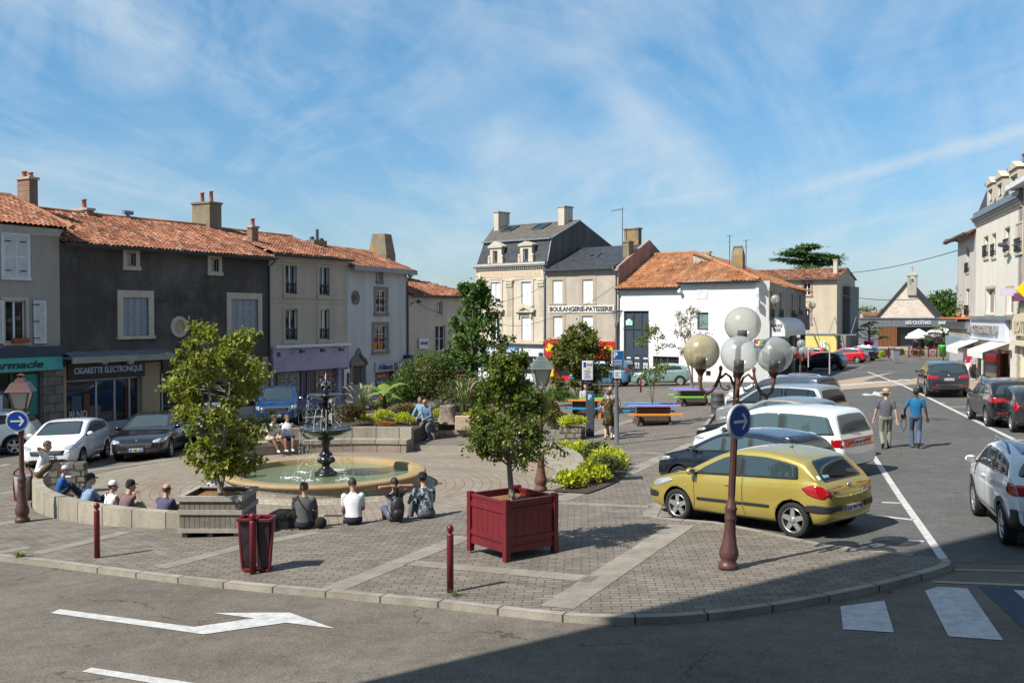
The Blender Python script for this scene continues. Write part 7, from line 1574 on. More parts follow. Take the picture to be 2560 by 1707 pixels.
def lantern(p,h,label,m_l,m_p,rz=0):
 E=empty('lantern',p,rz,label,'street lamp','lantern street lamps');hb=h-.88;mb=MB();post(mb,hb,.055,.045)
 mb.lathe([(.06,hb-.45),(.075,hb-.43),(.06,hb-.4),(.07,hb-.36),(.05,hb-.32)],16);mb.build('post',m_p,E)
 mb=MB();zb_,zt_=hb+.12,hb+.50;b,t_=.115,.205
 for sx,sy in((1,1),(1,-1),(-1,1),(-1,-1)):mb.bar((sx*b,sy*b,zb_),(sx*t_,sy*t_,zt_),.025);mb.tube([(0,0,hb-.02),(sx*.06,sy*.06,hb+.03),(sx*b,sy*b,zb_)],.012,6)
 for z,q in((zb_,b),(zt_,t_)):
  for s in(-1,1):mb.bar((-q,s*q,z),(q,s*q,z),.025);mb.bar((s*q,-q,z),(s*q,q,z),.025)
 R4=[(t_+.07,zt_),(t_+.05,zt_+.03),(.17,zt_+.19),(.11,zt_+.22),(.09,zt_+.27),(.05,zt_+.30),(.04,zt_+.34),(.07,zt_+.36),(.0,zt_+.40)]
 for(r0,z0),(r1,z1)in zip(R4,R4[1:]):
  for k in range(4):
   c4=[(1,1),(-1,1),(-1,-1),(1,-1)];a_,b_=c4[k],c4[(k+1)%4];mb.quad((a_[0]*r0,a_[1]*r0,z0),(b_[0]*r0,b_[1]*r0,z0),(b_[0]*r1,b_[1]*r1,z1),(a_[0]*r1,a_[1]*r1,z1))
 mb.quad((-t_,-t_,zt_+.01),(t_,-t_,zt_+.01),(t_,t_,zt_+.01),(-t_,t_,zt_+.01));mb.build('lantern_head',m_l,E)
 mb=MB();b-=.004;t_-=.004
 for k in range(4):c4=[(1,1),(-1,1),(-1,-1),(1,-1)];a_,b_=c4[k],c4[(k+1)%4];mb.quad((a_[0]*b,a_[1]*b,zb_),(b_[0]*b,b_[1]*b,zb_),(b_[0]*t_,b_[1]*t_,zt_),(a_[0]*t_,a_[1]*t_,zt_))
 mb.build('glass',mat('milky_glass',(.50,.50,.46),(.44,.44,.41),3,.3,.03),E);return E
M_verdi=mat('verdigris',(.14,.17,.16),(.10,.12,.115),6,.6,.1)
pl=g(56,1304);lantern(pl,3.22,'brown lantern on a fluted post with a blue sign at far left',M_brown,M_brown,R(12))
s0=aty(44.6,1052,pl.y-.12);round_sign((s0.x,s0.y-.02,s0.z),.215,R(14),'blue round arrow sign on the lantern post at far left')
pc=g(1352,1226);lantern(pc,(1226-880)/2489*pc.y,'grey green lantern on a rusty post behind the red planter tree',M_verdi,M_rust,R(10))
def bollard(p,h,label,r=.05):
 mb=MB();mb.lathe([(0,0),(r,0),(r,h-.15),(r*.9,h-.135),(r*.5,h-.13),(r*.5,h-.115),(r*.85,h-.10),(r*1.08,h-.06),(r*.85,h-.018),(r*.4,h-.002),(0,h)],18);o=mb.build('bollard',M_maroon,None,loc=p);return tag(o,label,'bollard','red ball-topped bollards')
for(x,y),lb in(((243,1394),'red bollard by the kerb in front of the curved stone wall'),((632,1434),'red bollard with the litter bin strapped behind it'),((1125.5,1480),'red bollard standing alone in front of the red planter')):bollard(g(x,y),.985,lb)
for(x,y),lb in(((1602,980),'thin red bollard near the tall glazed strip'),((2358,907),'short red bollard left of the awning shop'),((2381,907),'short red bollard right beside the awning shop')):bollard(g(x,y),.9,lb)
p=g(640,1429);E=empty('litter_bin',p,R(-4),'maroon double litter bin on the pavement behind a bollard','litter bin');mb=MB()
for s in(-1,1):
 x0,x1=sorted((s*.02,s*.27));mb.tube([(s*.27,.0,.86),(s*.255,0,.5),(s*.22,0,.04)],.03,8);mb.tube([(s*.03,.02,.86),(s*.03,.02,.04)],.02,8);mb.box(min(s*.03,s*.22),-.05,.02,max(s*.03,s*.22),.2,.06)
mb.box(-.28,-.12,.84,.28,-.08,.89);mb.box(-.28,.22,.84,.28,.26,.89);mb.box(-.28,-.08,.84,-.24,.22,.89);mb.box(.24,-.08,.84,.28,.22,.89);mb.box(-.03,-.08,.84,.03,.22,.88);mb.build('frame',M_maroon,E,bevel=.012)
for s in(-1,1):
 mb=MB();mb.add([(s*.045,.0,.08),(s*.20,.0,.08),(s*.25,-.07,.85),(s*.035,-.07,.85),(s*.045,.18,.08),(s*.20,.18,.08),(s*.25,.24,.85),(s*.035,.24,.85)],[(0,1,2,3),(1,5,6,2),(5,4,7,6),(4,0,3,7),(4,5,1,0)]);o=mb.build('bin_bag',mat('dark_bag',(.012,.009,.014),(.05,.035,.05),5,.25,.1),E)
 bm=bmesh.new();bm.from_mesh(o.data);bmesh.ops.recalc_face_normals(bm,faces=bm.faces);bm.to_mesh(o.data);bm.free()
p=g(58,1250);mb=MB();mb.lathe([(0,0),(.17,0),(.21,.62),(.19,.62),(.17,.1)],20,mi=0)
for s in(-1,1):mb.tube([(s*.2,0,0),(s*.23,0,.3),(s*.22,0,.7),(s*.1,.05,.82)],.025,8,mi=1)
mb.build('litter_bin',[mat('grey_metal',(.22,.21,.21),None),M_maroon],None,loc=p);tag(bpy.data.objects['litter_bin.001'],'grey litter bin with maroon legs behind the lantern post at far left','litter bin')
p=g(1541.5,1111);E=empty('column_lamp',p,0,'slim grey lamp column with a clear cone head above a blue sign','street lamp');hh=(1111-777)/2489*p.y
mb=MB();mb.lathe([(0,0),(.11,0),(.11,.02),(.075,.03),(.075,1.35),(.06,1.4),(.045,2.0),(.045,hh-.55),(.07,hh-.50),(.075,hh-.36),(.03,hh-.34)],16);mb.build('post',mat('grey_column',(.09,.095,.10),None),E)
mb=MB();mb.lathe([(.06,hh-.34),(.18,hh-.03)],20);mb.build('glass',globemat('clear_cone',(.5,.52,.55),.75),E);mb=MB();mb.lathe([(.0,hh+.03),(.20,hh+.02),(.21,hh-.02),(.0,hh-.03)],20);mb.tube([(0,0,hh-.35),(0,0,hh-.05)],.015,6);mb.build('cap',M_gutter,E)
u=lambda x,y:aty(x,y,p.y-.08)
a,b=u(1530.5,915),u(1559,877);E=empty('parking_sign',(a.x,a.y,a.z),0,'blue parking sign with white lettering on the slim grey lamp column','sign');w_,h_=b.x-a.x,b.z-a.z;mb=MB();mb.box(-.02,-.02,-.02,w_+.02,.02,h_+.02);mb.build('sign_back',M_signgrey,E,bevel=.02)
mb=MB();mb.box(.01,-.026,.01,w_-.01,-.021,h_-.01);mb.build('sign_face',plain('parking_blue',(.01,.085,.25),.4),E)
mb=MB();text_fit(mb,'P',.05,.17,h_*.52,h_*.92,-.03,.004,.02);text_fit(mb,'NOTRE DAME',.05,w_-.05,h_*.31,h_*.42,-.03,.004);text_fit(mb,'20 PLACES',.05,w_-.06,h_*.08,h_*.22,-.03,.004);mb.box(.05,-.031,h_*.26,w_-.05,-.028,h_*.27);mb.build('lettering',M_white,E)
a,b=u(1535.5,945),u(1552.5,925);E=empty('notice_sign',(a.x,a.y,a.z),0,'small white notice below the blue parking sign','sign');w_,h_=b.x-a.x,b.z-a.z;mb=MB();mb.box(0,-.02,0,w_,.02,h_);mb.build('sign_back',M_white,E);mb=MB()
for k in range(3):mb.box(.03,-.025,h_*(.2+.22*k),w_-.04-.05*(k%2),-.021,h_*(.28+.22*k))
mb.build('lettering',M_gutter,E)
p=g(1475,1091);s_=2489/p.y;w_=20/s_;h_=114/s_;E=empty('ticket_machine',p,R(-8),'tall dark grey parking ticket machine with a white P','ticket machine');mb=MB();mb.box(-w_/2,-.14,0,w_/2,.14,h_);mb.build('body',mat('blue_grey_metal',(.045,.06,.075),None),E,bevel=.02)
mb=MB();mb.box(-w_*.30,-.146,h_-.32,w_*.34,-.141,h_-.08);mb.build('p_panel',plain('panel_blue',(.02,.16,.40),.4),E);mb=MB();text_fit(mb,'P',-.05,.06,h_-.29,h_-.11,-.15,.004,.02);mb.build('lettering',M_white,E)
mb=MB();mb.box(w_/2-.03,-.10,h_*.45,w_/2+.012,.1,h_*.95);mb.build('keypad',M_signgrey,E)
a,b=aty(1455.5,950,p.y+.2),aty(1482.5,902,p.y+.2);E=empty('tariff_sign',(a.x,a.y,gz(p.x,p.y)),0,'white tariff board on a brown pole above the ticket machine','sign');w_,h_,z0=b.x-a.x,b.z-a.z,a.z-gz(p.x,p.y);mb=MB();mb.box(0,-.05,z0,w_,.05,z0+h_);mb.build('board',mat('pale_board',(.62,.62,.68),None),E,bevel=.02);mb=MB();mb.tube([(w_*.5,.02,0),(w_*.5,.02,z0+h_+.08)],.03,8);mb.build('post',M_brown,E)
mb=MB();mb.box(.04,-.056,z0+h_-.22,.13,-.051,z0+h_-.05,0);mb.box(.16,-.056,z0+h_*.60,.30,-.051,z0+h_*.66,1)
for k in range(5):mb.box(.07+.02*(k%2),-.056,z0+h_*(.12+.09*k),w_-.07-.03*(k%3),-.051,z0+h_*(.15+.09*k),2)
text_fit(mb,'ZONE',.16,w_-.04,z0+h_-.17,z0+h_-.10,-.057,.003,.0,mi=2);mb.build('lettering',[M_signblue,plain('ochre_mark',(.5,.4,.05),.5),M_gutter],E)
M_grwood=mat('weathered_wood',(.26,.225,.185),(.17,.145,.12),6,.9,.2,45,.4,streak=.3);M_palew=mat('pale_weathered_wood',(.37,.34,.30),(.29,.265,.23),6,.9,.15,45,.3);M_chips=mat('wood_chips',(.36,.20,.09),(.17,.09,.045),22,.95,.35,50,.9,bdist=.03)
A,B=g(449,1345),g(602,1340);d=(B-A);d.z=0;WPW=d.length;hw=101/2489*A.y
WE=empty('wooden_planter',A,atan2(d.y,d.x),'weathered grey wooden planter box on feet beside the curved wall','planter')
mb=MB();D_=WPW*.98;nb=12
for k in range(nb):
 a_,b_=WPW*k/nb,WPW*(k+1)/nb-.008;mb.box(a_,0,.14,b_,.03,hw-.02);mb.box(a_,D_-.03,.14,b_,D_,hw-.02)
 a_,b_=D_*k/nb,D_*(k+1)/nb-.008;mb.box(0,a_+(.031 if k==0 else 0),.14,.03,min(b_,D_-.031),hw-.02);mb.box(WPW-.03,a_+(.031 if k==0 else 0),.14,WPW,min(b_,D_-.031),hw-.02)
mb.build('boards',M_grwood,WE)
mb=MB()
for z0,z1,t_ in((.11,.19,.03),(.46,.55,.028),(hw-.06,hw+.01,.035)):
 mb.box(-t_,-t_,z0,WPW+t_,-.001,z1);mb.box(-t_,D_+.001,z0,WPW+t_,D_+t_,z1);mb.box(-t_,0,z0,-.001,D_,z1);mb.box(WPW+.001,0,z0,WPW+t_,D_,z1)
mb.box(-.03,-.03,hw+.011,WPW+.03,.07,hw+.035);mb.box(-.03,D_-.07,hw+.011,WPW+.03,D_+.03,hw+.035);mb.box(-.03,.071,hw+.011,.07,D_-.071,hw+.035);mb.box(WPW-.07,.071,hw+.011,WPW+.03,D_-.071,hw+.035)
mb.build('rails',M_palew,WE)
for x in(.04,WPW*.45,WPW-.14):mb=MB();mb.box(x,.02,0,x+.1,D_-.02,.11);mb.build('foot',M_grwood,WE)
mb=MB();mb.box(.03,.03,.3,WPW-.03,D_-.03,hw-.06);mb.build('bark_mulch',M_chips,WE)
F_,L_,R2=g(1266,1404),g(1170.6,1378),g(1389,1378);dl=Vector((L_.x-F_.x,L_.y-F_.y)).normalized();dr_=Vector((R2.x-F_.x,R2.y-F_.y)).normalized();bis=(dl+dr_).normalized();ang=atan2(bis.y,bis.x)-pi/4;S_=1.02;hr_=157/2489*F_.y
RE=empty('red_planter',F_,ang,'dark red panelled planter box on four square legs','planter')
mb=MB()
for x in(0,S_):
 for y in(0,S_):mb=MB();mb.cbox((x,y,hr_/2),.10,.10,hr_);mb.build('leg',M_maroon,RE,bevel=.01)
mb=MB();nb=6
for k in range(nb):
 a_,b_=.05+(S_-.10)*k/nb,.05+(S_-.10)*(k+1)/nb-.006
 for q in((a_,-.012,b_,.012),(a_,S_-.012,b_,S_+.012)):mb.box(q[0],q[1],.2,q[2],q[3],hr_-.07)
 for q in((-.012,a_,.012,b_),(S_-.012,a_,S_+.012,b_)):mb.box(q[0],q[1],.2,q[2],q[3],hr_-.07)
mb.build('panels',M_maroon,RE)
mb=MB()
for z0,z1 in((.14,.24),(.30,.38),(hr_-.24,hr_-.16),(hr_-.08,hr_-.03)):
 t_=.036 if z0>.2 and z0<hr_-.2 else .026
 for y in(0,S_):mb.box(.051,y-t_,z0,S_-.051,y+t_,z1)
 for x in(0,S_):mb.box(x-t_,.051,z0,x+t_,S_-.051,z1)
mb.build('rails',M_maroon,RE,bevel=.006)
mb=MB();mb.box(.03,.03,.3,S_-.03,S_-.03,hr_-.14);mb.build('bark_mulch',M_chips,RE)
def cm(n,c):return mat('paint_'+n,c,[x*.85 for x in c],4,.5,.05)
M_drkw=mat('dark_pallet_wood',(.13,.10,.075),(.08,.06,.05),6,.9,.2,40,.3)
def picnic(x0,x1,yb,ctop,cseat,label,rz=0):
 p=g((x0+x1)/2,yb);w=(x1-x0)/2489*p.y;E=empty('picnic_planter',p,rz,label,'picnic table','picnic tables built round planters');wb=w*.62
 mb=MB()
 for k in range(10):a_=-wb/2+wb*k/10;mb.box(a_,-.45,.1,a_+wb/10-.012,.45,.70)
 for z in(.18,.6):mb.box(-wb/2-.02,-.47,z,wb/2+.02,.47,z+.07)
 mb.build('box',M_drkw,E)
 for x in(-wb/2+.05,wb/2-.05):mb=MB();mb.box(x-.06,-.85,0,x+.06,.85,.09);mb.bar((x,-.8,.05),(x,-.5,.40),.07);mb.bar((x,.8,.05),(x,.5,.40),.07);mb.build('foot',M_drkw,E)
 for s in(-1,1):mb=MB();y0,y1=sorted((s*.25,s*.62));mb.box(-w/2,y0,.735,w/2,y1,.79);mb.build('tabletop',ctop[0 if s<0 else 1],E)
 for s in(-1,1):mb=MB();y0,y1=sorted((s*.62,s*.92));mb.box(-w/2-.02,y0,.42,w/2+.02,y1,.47);mb.build('seat',cseat[0 if s<0 else 1],E)
 mb=MB();mb.box(-wb/2+.03,-.24,.5,wb/2-.03,.24,.70);mb.build('soil',M_chips,E);return p
cB,cO,cV,cG=cm('azure',(.02,.27,.60)),cm('orange',(.75,.27,.03)),cm('violet',(.33,.27,.62)),cm('green',(.20,.62,.08))
PN1=picnic(1413,1512,1042,(cO,cG),(cB,cO),'picnic planter with orange top boards and azure seat behind the ticket machine',R(-4));PN2=picnic(1566,1695,1060,(cV,cB),(cO,cB),'picnic planter with violet top boards and orange seat in mid square',R(2));PN3=picnic(1680,1782,1012,(cV,cV),(cG,cG),'picnic planter with violet top boards and bright green seats',R(2))
p=g(1794,1034);mb=MB();mb.lathe([(0,0),(.28,0),(.29,.03),(.28,.06),(.285,.28),(.295,.30),(.285,.32),(.285,.56),(.295,.58),(.285,.60),(.28,.84),(.29,.87),(.27,.88),(.26,.83),(0,.83)],24);tag(mb.build('oil_drum',mat('grey_drum',(.10,.10,.105),(.07,.07,.075),4,.5,.1,30,metal=.3),None,loc=p),'dark grey oil drum beside the green-seated picnic planter','drum')
def farp(x,Y,z):q=aty(x,800,Y);return Vector((q.x,Y,z))
M_canvas=mat('white_canvas',(.78,.77,.75),None,rough=.8);M_mauve=mat('mauve_canvas',(.26,.22,.30),None,rough=.8)
def parasol(x,y,Y,w,m,label):
 q=aty(x,y,Y);E=empty('parasol',(q.x,Y,TZ),0,label,'parasol','parasols on the restaurant terrace');zt=q.z-TZ;r=w/2489*Y/2;mb=MB()
 mb.lathe([(0,zt),(.12,zt-.02),(r*.5,zt-.30),(r,zt-.62),(r,zt-.78),(r*.98,zt-.62)],8,sm=False);mb.build('canopy',m,E);mb=MB();mb.tube([(0,0,0),(0,0,zt)],.035,8);mb.build('pole',M_gutter,E);mb=MB();mb.lathe([(0,0),(.3,0),(.3,.1),(.05,.12)],14);mb.build('base',M_gutter,E)
parasol(2297,822,117,56,M_canvas,'white parasol in the middle of the terrace');parasol(2288,829,115,50,M_canvas,'lower white parasol at the left of the terrace');parasol(2331,826,118,48,M_mauve,'mauve parasol on the restaurant terrace');parasol(2352,815,115,66,M_canvas,'widest white parasol at the right of the terrace')
def pot(x,y0,y1,w,Y,c,label):
 b=aty(x,y1,Y);h=(y1-y0)/2489*Y;r=w/2489*Y/2;E=empty('giant_pot',b,0,label,'flower pot','giant coloured plant pots');mb=MB();mb.lathe([(0,0),(r*.72,0),(r*.98,h*.82),(r*1.05,h*.84),(r*1.05,h),(r*.95,h),(r*.9,h*.9),(0,h*.9)],28);mb.build('pot',plain('pot_%d'%x,c,.35,coat=.3),E);return E,h,r
PPK=pot(2172,852,871,24,110,(.80,.01,.22),'bright pink giant pot with a cloud-pruned tree');PGR=pot(2357,862,892,20,92,(.06,.45,.04),'bright green giant pot with a cloud-pruned tree')
def xfence(x0,x1,y,Y,label):
 a,b=aty(x0,y,Y),aty(x1,y,Y);w=b.x-a.x;mb=MB();h=.95
 for x in(0,w):mb.bar((x,0,0),(x,0,h+.1),.09)
 mb.bar((0,0,h),(w,0,h),.06);mb.bar((0,0,.12),(w,0,.12),.06);mb.bar((0,0,.12),(w,0,h),.04);mb.bar((0,.0,h),(w,.0,.12),.04)
 tag(mb.build('cross_barrier',M_maroon,None,loc=(a.x,Y,a.z)),label,'barrier','maroon cross barriers along the pavement')
xfence(2221,2236,896,95,'maroon cross barrier left of the grey wheeled bin');xfence(2272,2300,894,95,'maroon cross barrier between the clipped hedges');xfence(2321,2342,893,95,'maroon cross barrier next to the green pot')
q=aty(2238,902,90);mb=MB();mb.add([(-.25,-.3,.1),(.25,-.3,.1),(.25,.3,.1),(-.25,.3,.1),(-.30,-.36,1.0),(.30,-.36,1.0),(.30,.36,1.0),(-.30,.36,1.0)],[(3,2,1,0),(0,1,5,4),(1,2,6,5),(2,3,7,6),(3,0,4,7),(4,5,6,7)]);wb_=mb.build('wheeled_bin',mat('grey_bin',(.22,.24,.27),None),None,loc=q)
mb=MB();mb.box(-.32,-.40,1.0,.32,.40,1.08);mb.build('lid',M_gutter,wb_)
for s in(-1,1):mb=MB();mb.lathe([(0,-.03),(.1,-.03),(.1,.03),(0,.03)],14,(s*.27,.25,.1),axis='X');mb.build('wheel',M_blackpl,wb_)
tag(wb_,'grey wheeled bin standing by the far crossing','wheeled bin')
def wall_lamp(c,w,label):
 E=empty('wall_lamp',c,0,label,'wall lamp','globe wall lamps');mb=MB();mb.ball((0,0,0),.28,20,14);mb.build('globe',M_globem,E);d=Vector(w)-Vector(c);mb=MB();mb.tube([(0,0,-.26),(0,0,-.4),d*.3+Vector((0,0,-.55)),d*.6+Vector((0,0,-.4)),d],.03,6);mb.tube([d*.9+Vector((0,0,.3)),d*.2+Vector((0,0,.3))],.02,6);mb.build('bracket',M_iron,E)
def hs(x,y,off):u_,z_=HS.uz(x,y,off);p_=HS.P+HS.d*u_+HS.n*off;return Vector((p_.x,p_.y,z_+ZC))
wall_lamp(hs(1938,747.5,-1.0),hs(1925,745,0),'globe wall lamp above the white curved awning');wall_lamp(hs(2031,763,-.9),hs(2012,765,0),'globe wall lamp at the far end of the old corner shops')
def arm_lamp(a,b,label):
 E=empty('arm_lamp',b,0,label,'street lamp','flat street lamps on wall arms');d=Vector(a)-Vector(b);mb=MB();mb.tube([d*.65,d*.9+Vector((0,0,.05)),d+Vector((0,0,-.1))],.035,6);mb.build('bracket',M_gutter,E);mb=MB();e=d.normalized();mb.tube([e*-.1,e*.1,e*.5,e*.9],[.02,.12,.13,.03],10);mb.build('lamp_head',M_gutter,E)
arm_lamp(aty(2550,614,51),aty(2498,612,54),'flat grey street lamp reaching from the cream house');arm_lamp(aty(1027,760,66.4),aty(1052,751,64.5),'flat dark street lamp on the end wall of the left row')
def cable(pts,sag,label,r=.016):
 P=[Vector(p)for p in pts];out=[]
 for a,b in zip(P,P[1:]):out+=[a+(b-a)*k/10+Vector((0,0,-sag*4*(k/10)*(1-k/10)))for k in range(10)]
 mb=MB();mb.tube(out+[P[-1]],r,5);tag(mb.build('overhead_cable',M_iron),label,'cable','overhead cables')
cable([aty(2110,683,104),aty(2398,625,71)],.3,'thin overhead cable sloping up to the rounded corner house',.03);cable([aty(2100,736,104),aty(2392,736,71)],.5,'thin level overhead cable above the chapel',.03)
cable([aty(1110,791,70),aty(1230,806,74),aty(1365,799,75),aty(1533,717,73)],.35,'dark cable slung across the bakery sign');cable([aty(1140,755,74),aty(1360,715,76)],.6,'dark cable slung across the stone house with pilasters');cable([aty(1035,752,65),aty(1140,790,72)],.2,'dark cable running from the left row to the trees')
for x,y0,y1,Y,lb in((2021,872,918,62,'thin grey pole by the clear globe lamp'),(2074,866,935,55,'thin grey curved pole behind the white estate car')):
 a,b=aty(x,y1,Y),aty(x,y0,Y);mb=MB();mb.tube([a,b,b+Vector((-.08,0,.12)),b+Vector((-.3,0,.2))]if x>2050 else[a,b],.04,8);tag(mb.build('pole',M_signgrey),lb,'pole')
def leafmat(name,cols,rough=.5,tr=.3,spec=.35):
 m=bpy.data.materials.new(name);t=NT(m);tc=t.n('ShaderNodeTexCoord');sx=t.n('ShaderNodeSeparateXYZ');t.l(tc,2,sx,0)
 k=len(cols);col=t.ramp(sx,[(i/max(1,k-1),c)for i,c in enumerate(cols)]);b=t.n('ShaderNodeBsdfPrincipled');t.l(col,0,b,'Base Color');b.inputs['Roughness'].default_value=rough;b.inputs['Specular IOR Level'].default_value=spec
 d=t.n('ShaderNodeBsdfTranslucent');t.l(t.mix(1.0,col,(1.25,1.3,.6),blend='MULTIPLY'),2,d,0);mx=t.n('ShaderNodeMixShader');mx.inputs[0].default_value=tr;t.l(b,0,mx,1);t.l(d,0,mx,2);o=t.n('ShaderNodeOutputMaterial');t.l(mx,0,o,0);return m
M_maple=leafmat('maple_leaves',[(.095,.125,.016),(.15,.19,.022),(.21,.24,.03),(.28,.29,.05),(.25,.18,.055)])
M_holm=leafmat('small_glossy_leaves',[(.05,.085,.014),(.08,.125,.018),(.12,.17,.025),(.20,.225,.035),(.34,.29,.05)],.35)
M_dark=leafmat('dark_green_leaves',[(.04,.085,.016),(.065,.13,.022),(.10,.175,.03),(.16,.225,.05)])
M_redm=leafmat('turning_maple_leaves',[(.05,.09,.015),(.08,.125,.02),(.12,.16,.028),(.19,.16,.04),(.16,.09,.03)])
M_lime=leafmat('lime_leaves',[(.26,.31,.02),(.40,.45,.03),(.52,.54,.05),(.32,.36,.02)],.6);M_heath=leafmat('heath_leaves',[(.09,.07,.025),(.13,.09,.03),(.08,.085,.02),(.16,.12,.05)])
M_olive=leafmat('olive_leaves',[(.06,.085,.025),(.10,.12,.035),(.15,.165,.05),(.05,.07,.02)]);M_cedar=leafmat('cedar_needles',[(.06,.115,.045),(.09,.16,.055),(.13,.20,.07)],.7,.1)
M_prun=leafmat('purple_tinged_leaves',[(.20,.12,.11),(.12,.10,.06),(.08,.10,.03),(.26,.18,.17)]);M_lightg=leafmat('airy_leaves',[(.10,.15,.03),(.14,.19,.04),(.18,.22,.06),(.14,.11,.04)])
M_bark=mat('grey_bark',(.16,.125,.095),(.10,.08,.062),14,.95,.25,60,.6);M_bark2=mat('pale_bark',(.30,.27,.23),(.20,.18,.15),10,.9,.2,60,.4)
M_blade=leafmat('grass_blades',[(.08,.13,.03),(.13,.18,.05),(.22,.22,.10)]);M_plume=leafmat('seed_plumes',[(.45,.38,.25),(.55,.48,.33)])
def fl(n,c):return leafmat('petals_'+n,[[x*.8 for x in c],c],.6,.2)
P_y,P_w,P_o,P_r,P_v,P_p=fl('yellow',(.75,.55,.03)),fl('white',(.72,.72,.55)),fl('orange',(.65,.20,.02)),fl('red',(.55,.02,.01)),fl('violet',(.20,.14,.38)),fl('pink',(.6,.2,.3))
def leaf(mb,p,d,nrm,l,w,u,mi=0,fold=.25):
 d=d.normalized();s=d.cross(nrm);s=s.normalized()if s.length>1e-5 else d.orthogonal().normalized();n2=s.cross(d)
 a,b=p,p+d*l;e=p+d*l*.45;uv=(u,.5)
 mb.add([a,e+s*w*.5+n2*l*fold*.3,b-n2*l*fold*.3,e-s*w*.5+n2*l*fold*.3],[(0,1,2,3)],[(uv,)*4],mi=mi,sm=False)
def rv(r):
 while True:
  v=Vector((r.uniform(-1,1),r.uniform(-1,1),r.uniform(-1,1)))
  if .05<v.length<1:return v.normalized()
def tree(name,label,base,env,nbr,nleaf,lsz,mleaf,seed,mbark=None,trunk_r=.05,stems=1,lean=(0,0),up=.45,clump=.09,cat='tree',group=None,asym=(0,0),stem_top=.92,squash=1.0,lw=.62):
 r=random.Random(seed);E=empty(name,base,0,label,cat,group);Ht=env[-1][0];wood=MB();tw=[]
 er=lambda h:lerp_tab(env,h)
 axes=[]
 for s in range(stems):
  a=2*pi*s/stems+r.uniform(-.5,.5);sp=(.0 if stems==1 else .34);pts=[]
  for k in range(9):
   f=k/8;h=Ht*stem_top*f;o=sp*er(min(Ht,Ht*.45))*f**.8
   pts.append(Vector((lean[0]*f+asym[0]*min(1,f*2)+o*cos(a)+r.gauss(0,.015*Ht*.3),lean[1]*f+asym[1]*min(1,f*2)+o*sin(a)+r.gauss(0,.015*Ht*.3),h)))
  rr=[max(.006,trunk_r*(1 if stems==1 else .7)*(1-.9*k/8)**.9)for k in range(9)];wood.tube(pts,rr,7);axes.append(pts)
 for i in range(nbr):
  pts=axes[i%stems];f=r.uniform(.08,.97)**.85;h0=env[0][0]*.6+(Ht*stem_top-env[0][0]*.6)*f;k=min(7.99,h0/(Ht*stem_top)*8);p0=pts[int(k)].lerp(pts[int(k)+1],k-int(k))
  a=i*2.399+r.uniform(-.5,.5);hh=h0+up*er(h0)*r.uniform(.2,1.2);hh=min(hh,Ht*.99);L=er(hh)*r.uniform(.62,1.06)
  end=Vector((asym[0]+L*cos(a),asym[1]+L*sin(a)*squash,hh));mid=p0.lerp(end,.5)+Vector((0,0,(hh-h0)*.25-.06*L))+rv(r)*L*.07
  br=[p0,p0.lerp(mid,.5),mid,mid.lerp(end,.55)+rv(r)*L*.04,end];rad=max(.005,trunk_r*.33*(1-.75*f));wood.tube(br,[rad,rad*.8,rad*.6,rad*.4,rad*.2],5)
  for q in range(9):
   t=r.uniform(.35,1);kk=min(3.99,t*4);b0=br[int(kk)].lerp(br[int(kk)+1],kk-int(kk));e=b0+(rv(r)+Vector((cos(a),sin(a),.15))*.6)*L*.22
   if q<6:wood.tube([b0,b0.lerp(e,.5)+rv(r)*.02,e],[rad*.25,rad*.18,.003],4,False)
   tw.append((b0,e));
  tw.append((br[3],end))
 wood.build('trunk',mbark or M_bark,E);lv=MB()
 for i in range(nleaf):
  b0,e=tw[r.randrange(len(tw))];p=b0.lerp(e,r.random()**.6)+rv(r)*abs(r.gauss(0,clump));d=(e-b0).normalized()*.5+rv(r);d.z-=.25
  n=rv(r)*.75+Vector((0,0,.9));l=lsz*r.uniform(.65,1.25);leaf(lv,p,d,n,l,l*lw,min(.99,max(.01,r.random()*.85+(.15 if r.random()<.12 else 0))))
 lv.build('crown',mleaf,E);return E
def shrub(label,c,rx,ry,rz,n,lsz,mleaf,seed,flowers=None,nf=0,fs=.04,name='shrub',cat='shrub',group=None,lw=.5,core=True,upd=.5,blobs=7):
 r=random.Random(seed);E=empty(name,c,0,label,cat,group);lv=MB()
 B=[(Vector((r.uniform(-.55,.55)*rx,r.uniform(-.55,.55)*ry,rz*r.uniform(.3,.7))),r.uniform(.4,.62))for _ in range(blobs)]+[(Vector((0,0,rz*.4)),.75)]
 for i in range(n):
  b,k=B[r.randrange(len(B))];v=rv(r);v.z=abs(v.z)*1.2-.25;f=r.uniform(.55,1.05);p=b+Vector((v.x*rx*k*f,v.y*ry*k*f,v.z*rz*k*f));p.z=max(.01,p.z)
  d=v*.6+rv(r)*.8+Vector((0,0,upd));l=lsz*r.uniform(.6,1.3);leaf(lv,p,d,rv(r)*.7+v,l,l*lw,r.random())
 lv.build('foliage',mleaf,E)
 if flowers:
  fb=MB()
  for i in range(nf):
   b,k=B[r.randrange(len(B))];v=rv(r);v.z=abs(v.z)*1.1;p=b+Vector((v.x*rx*k,v.y*ry*k,v.z*rz*k))*1.06;p.z=max(.03,p.z);m=r.randrange(len(flowers));u=r.random()
   for q in range(3):a=2*pi*q/3+r.random();leaf(fb,p,Vector((cos(a),sin(a),.35)),Vector((0,0,1)),fs,fs*.9,u,m)
  tag(fb.build('flowers',flowers,E),kind='stuff')
 return E
def inbox(E,x,y,z):return E.matrix_basis@Vector((x,y,z))
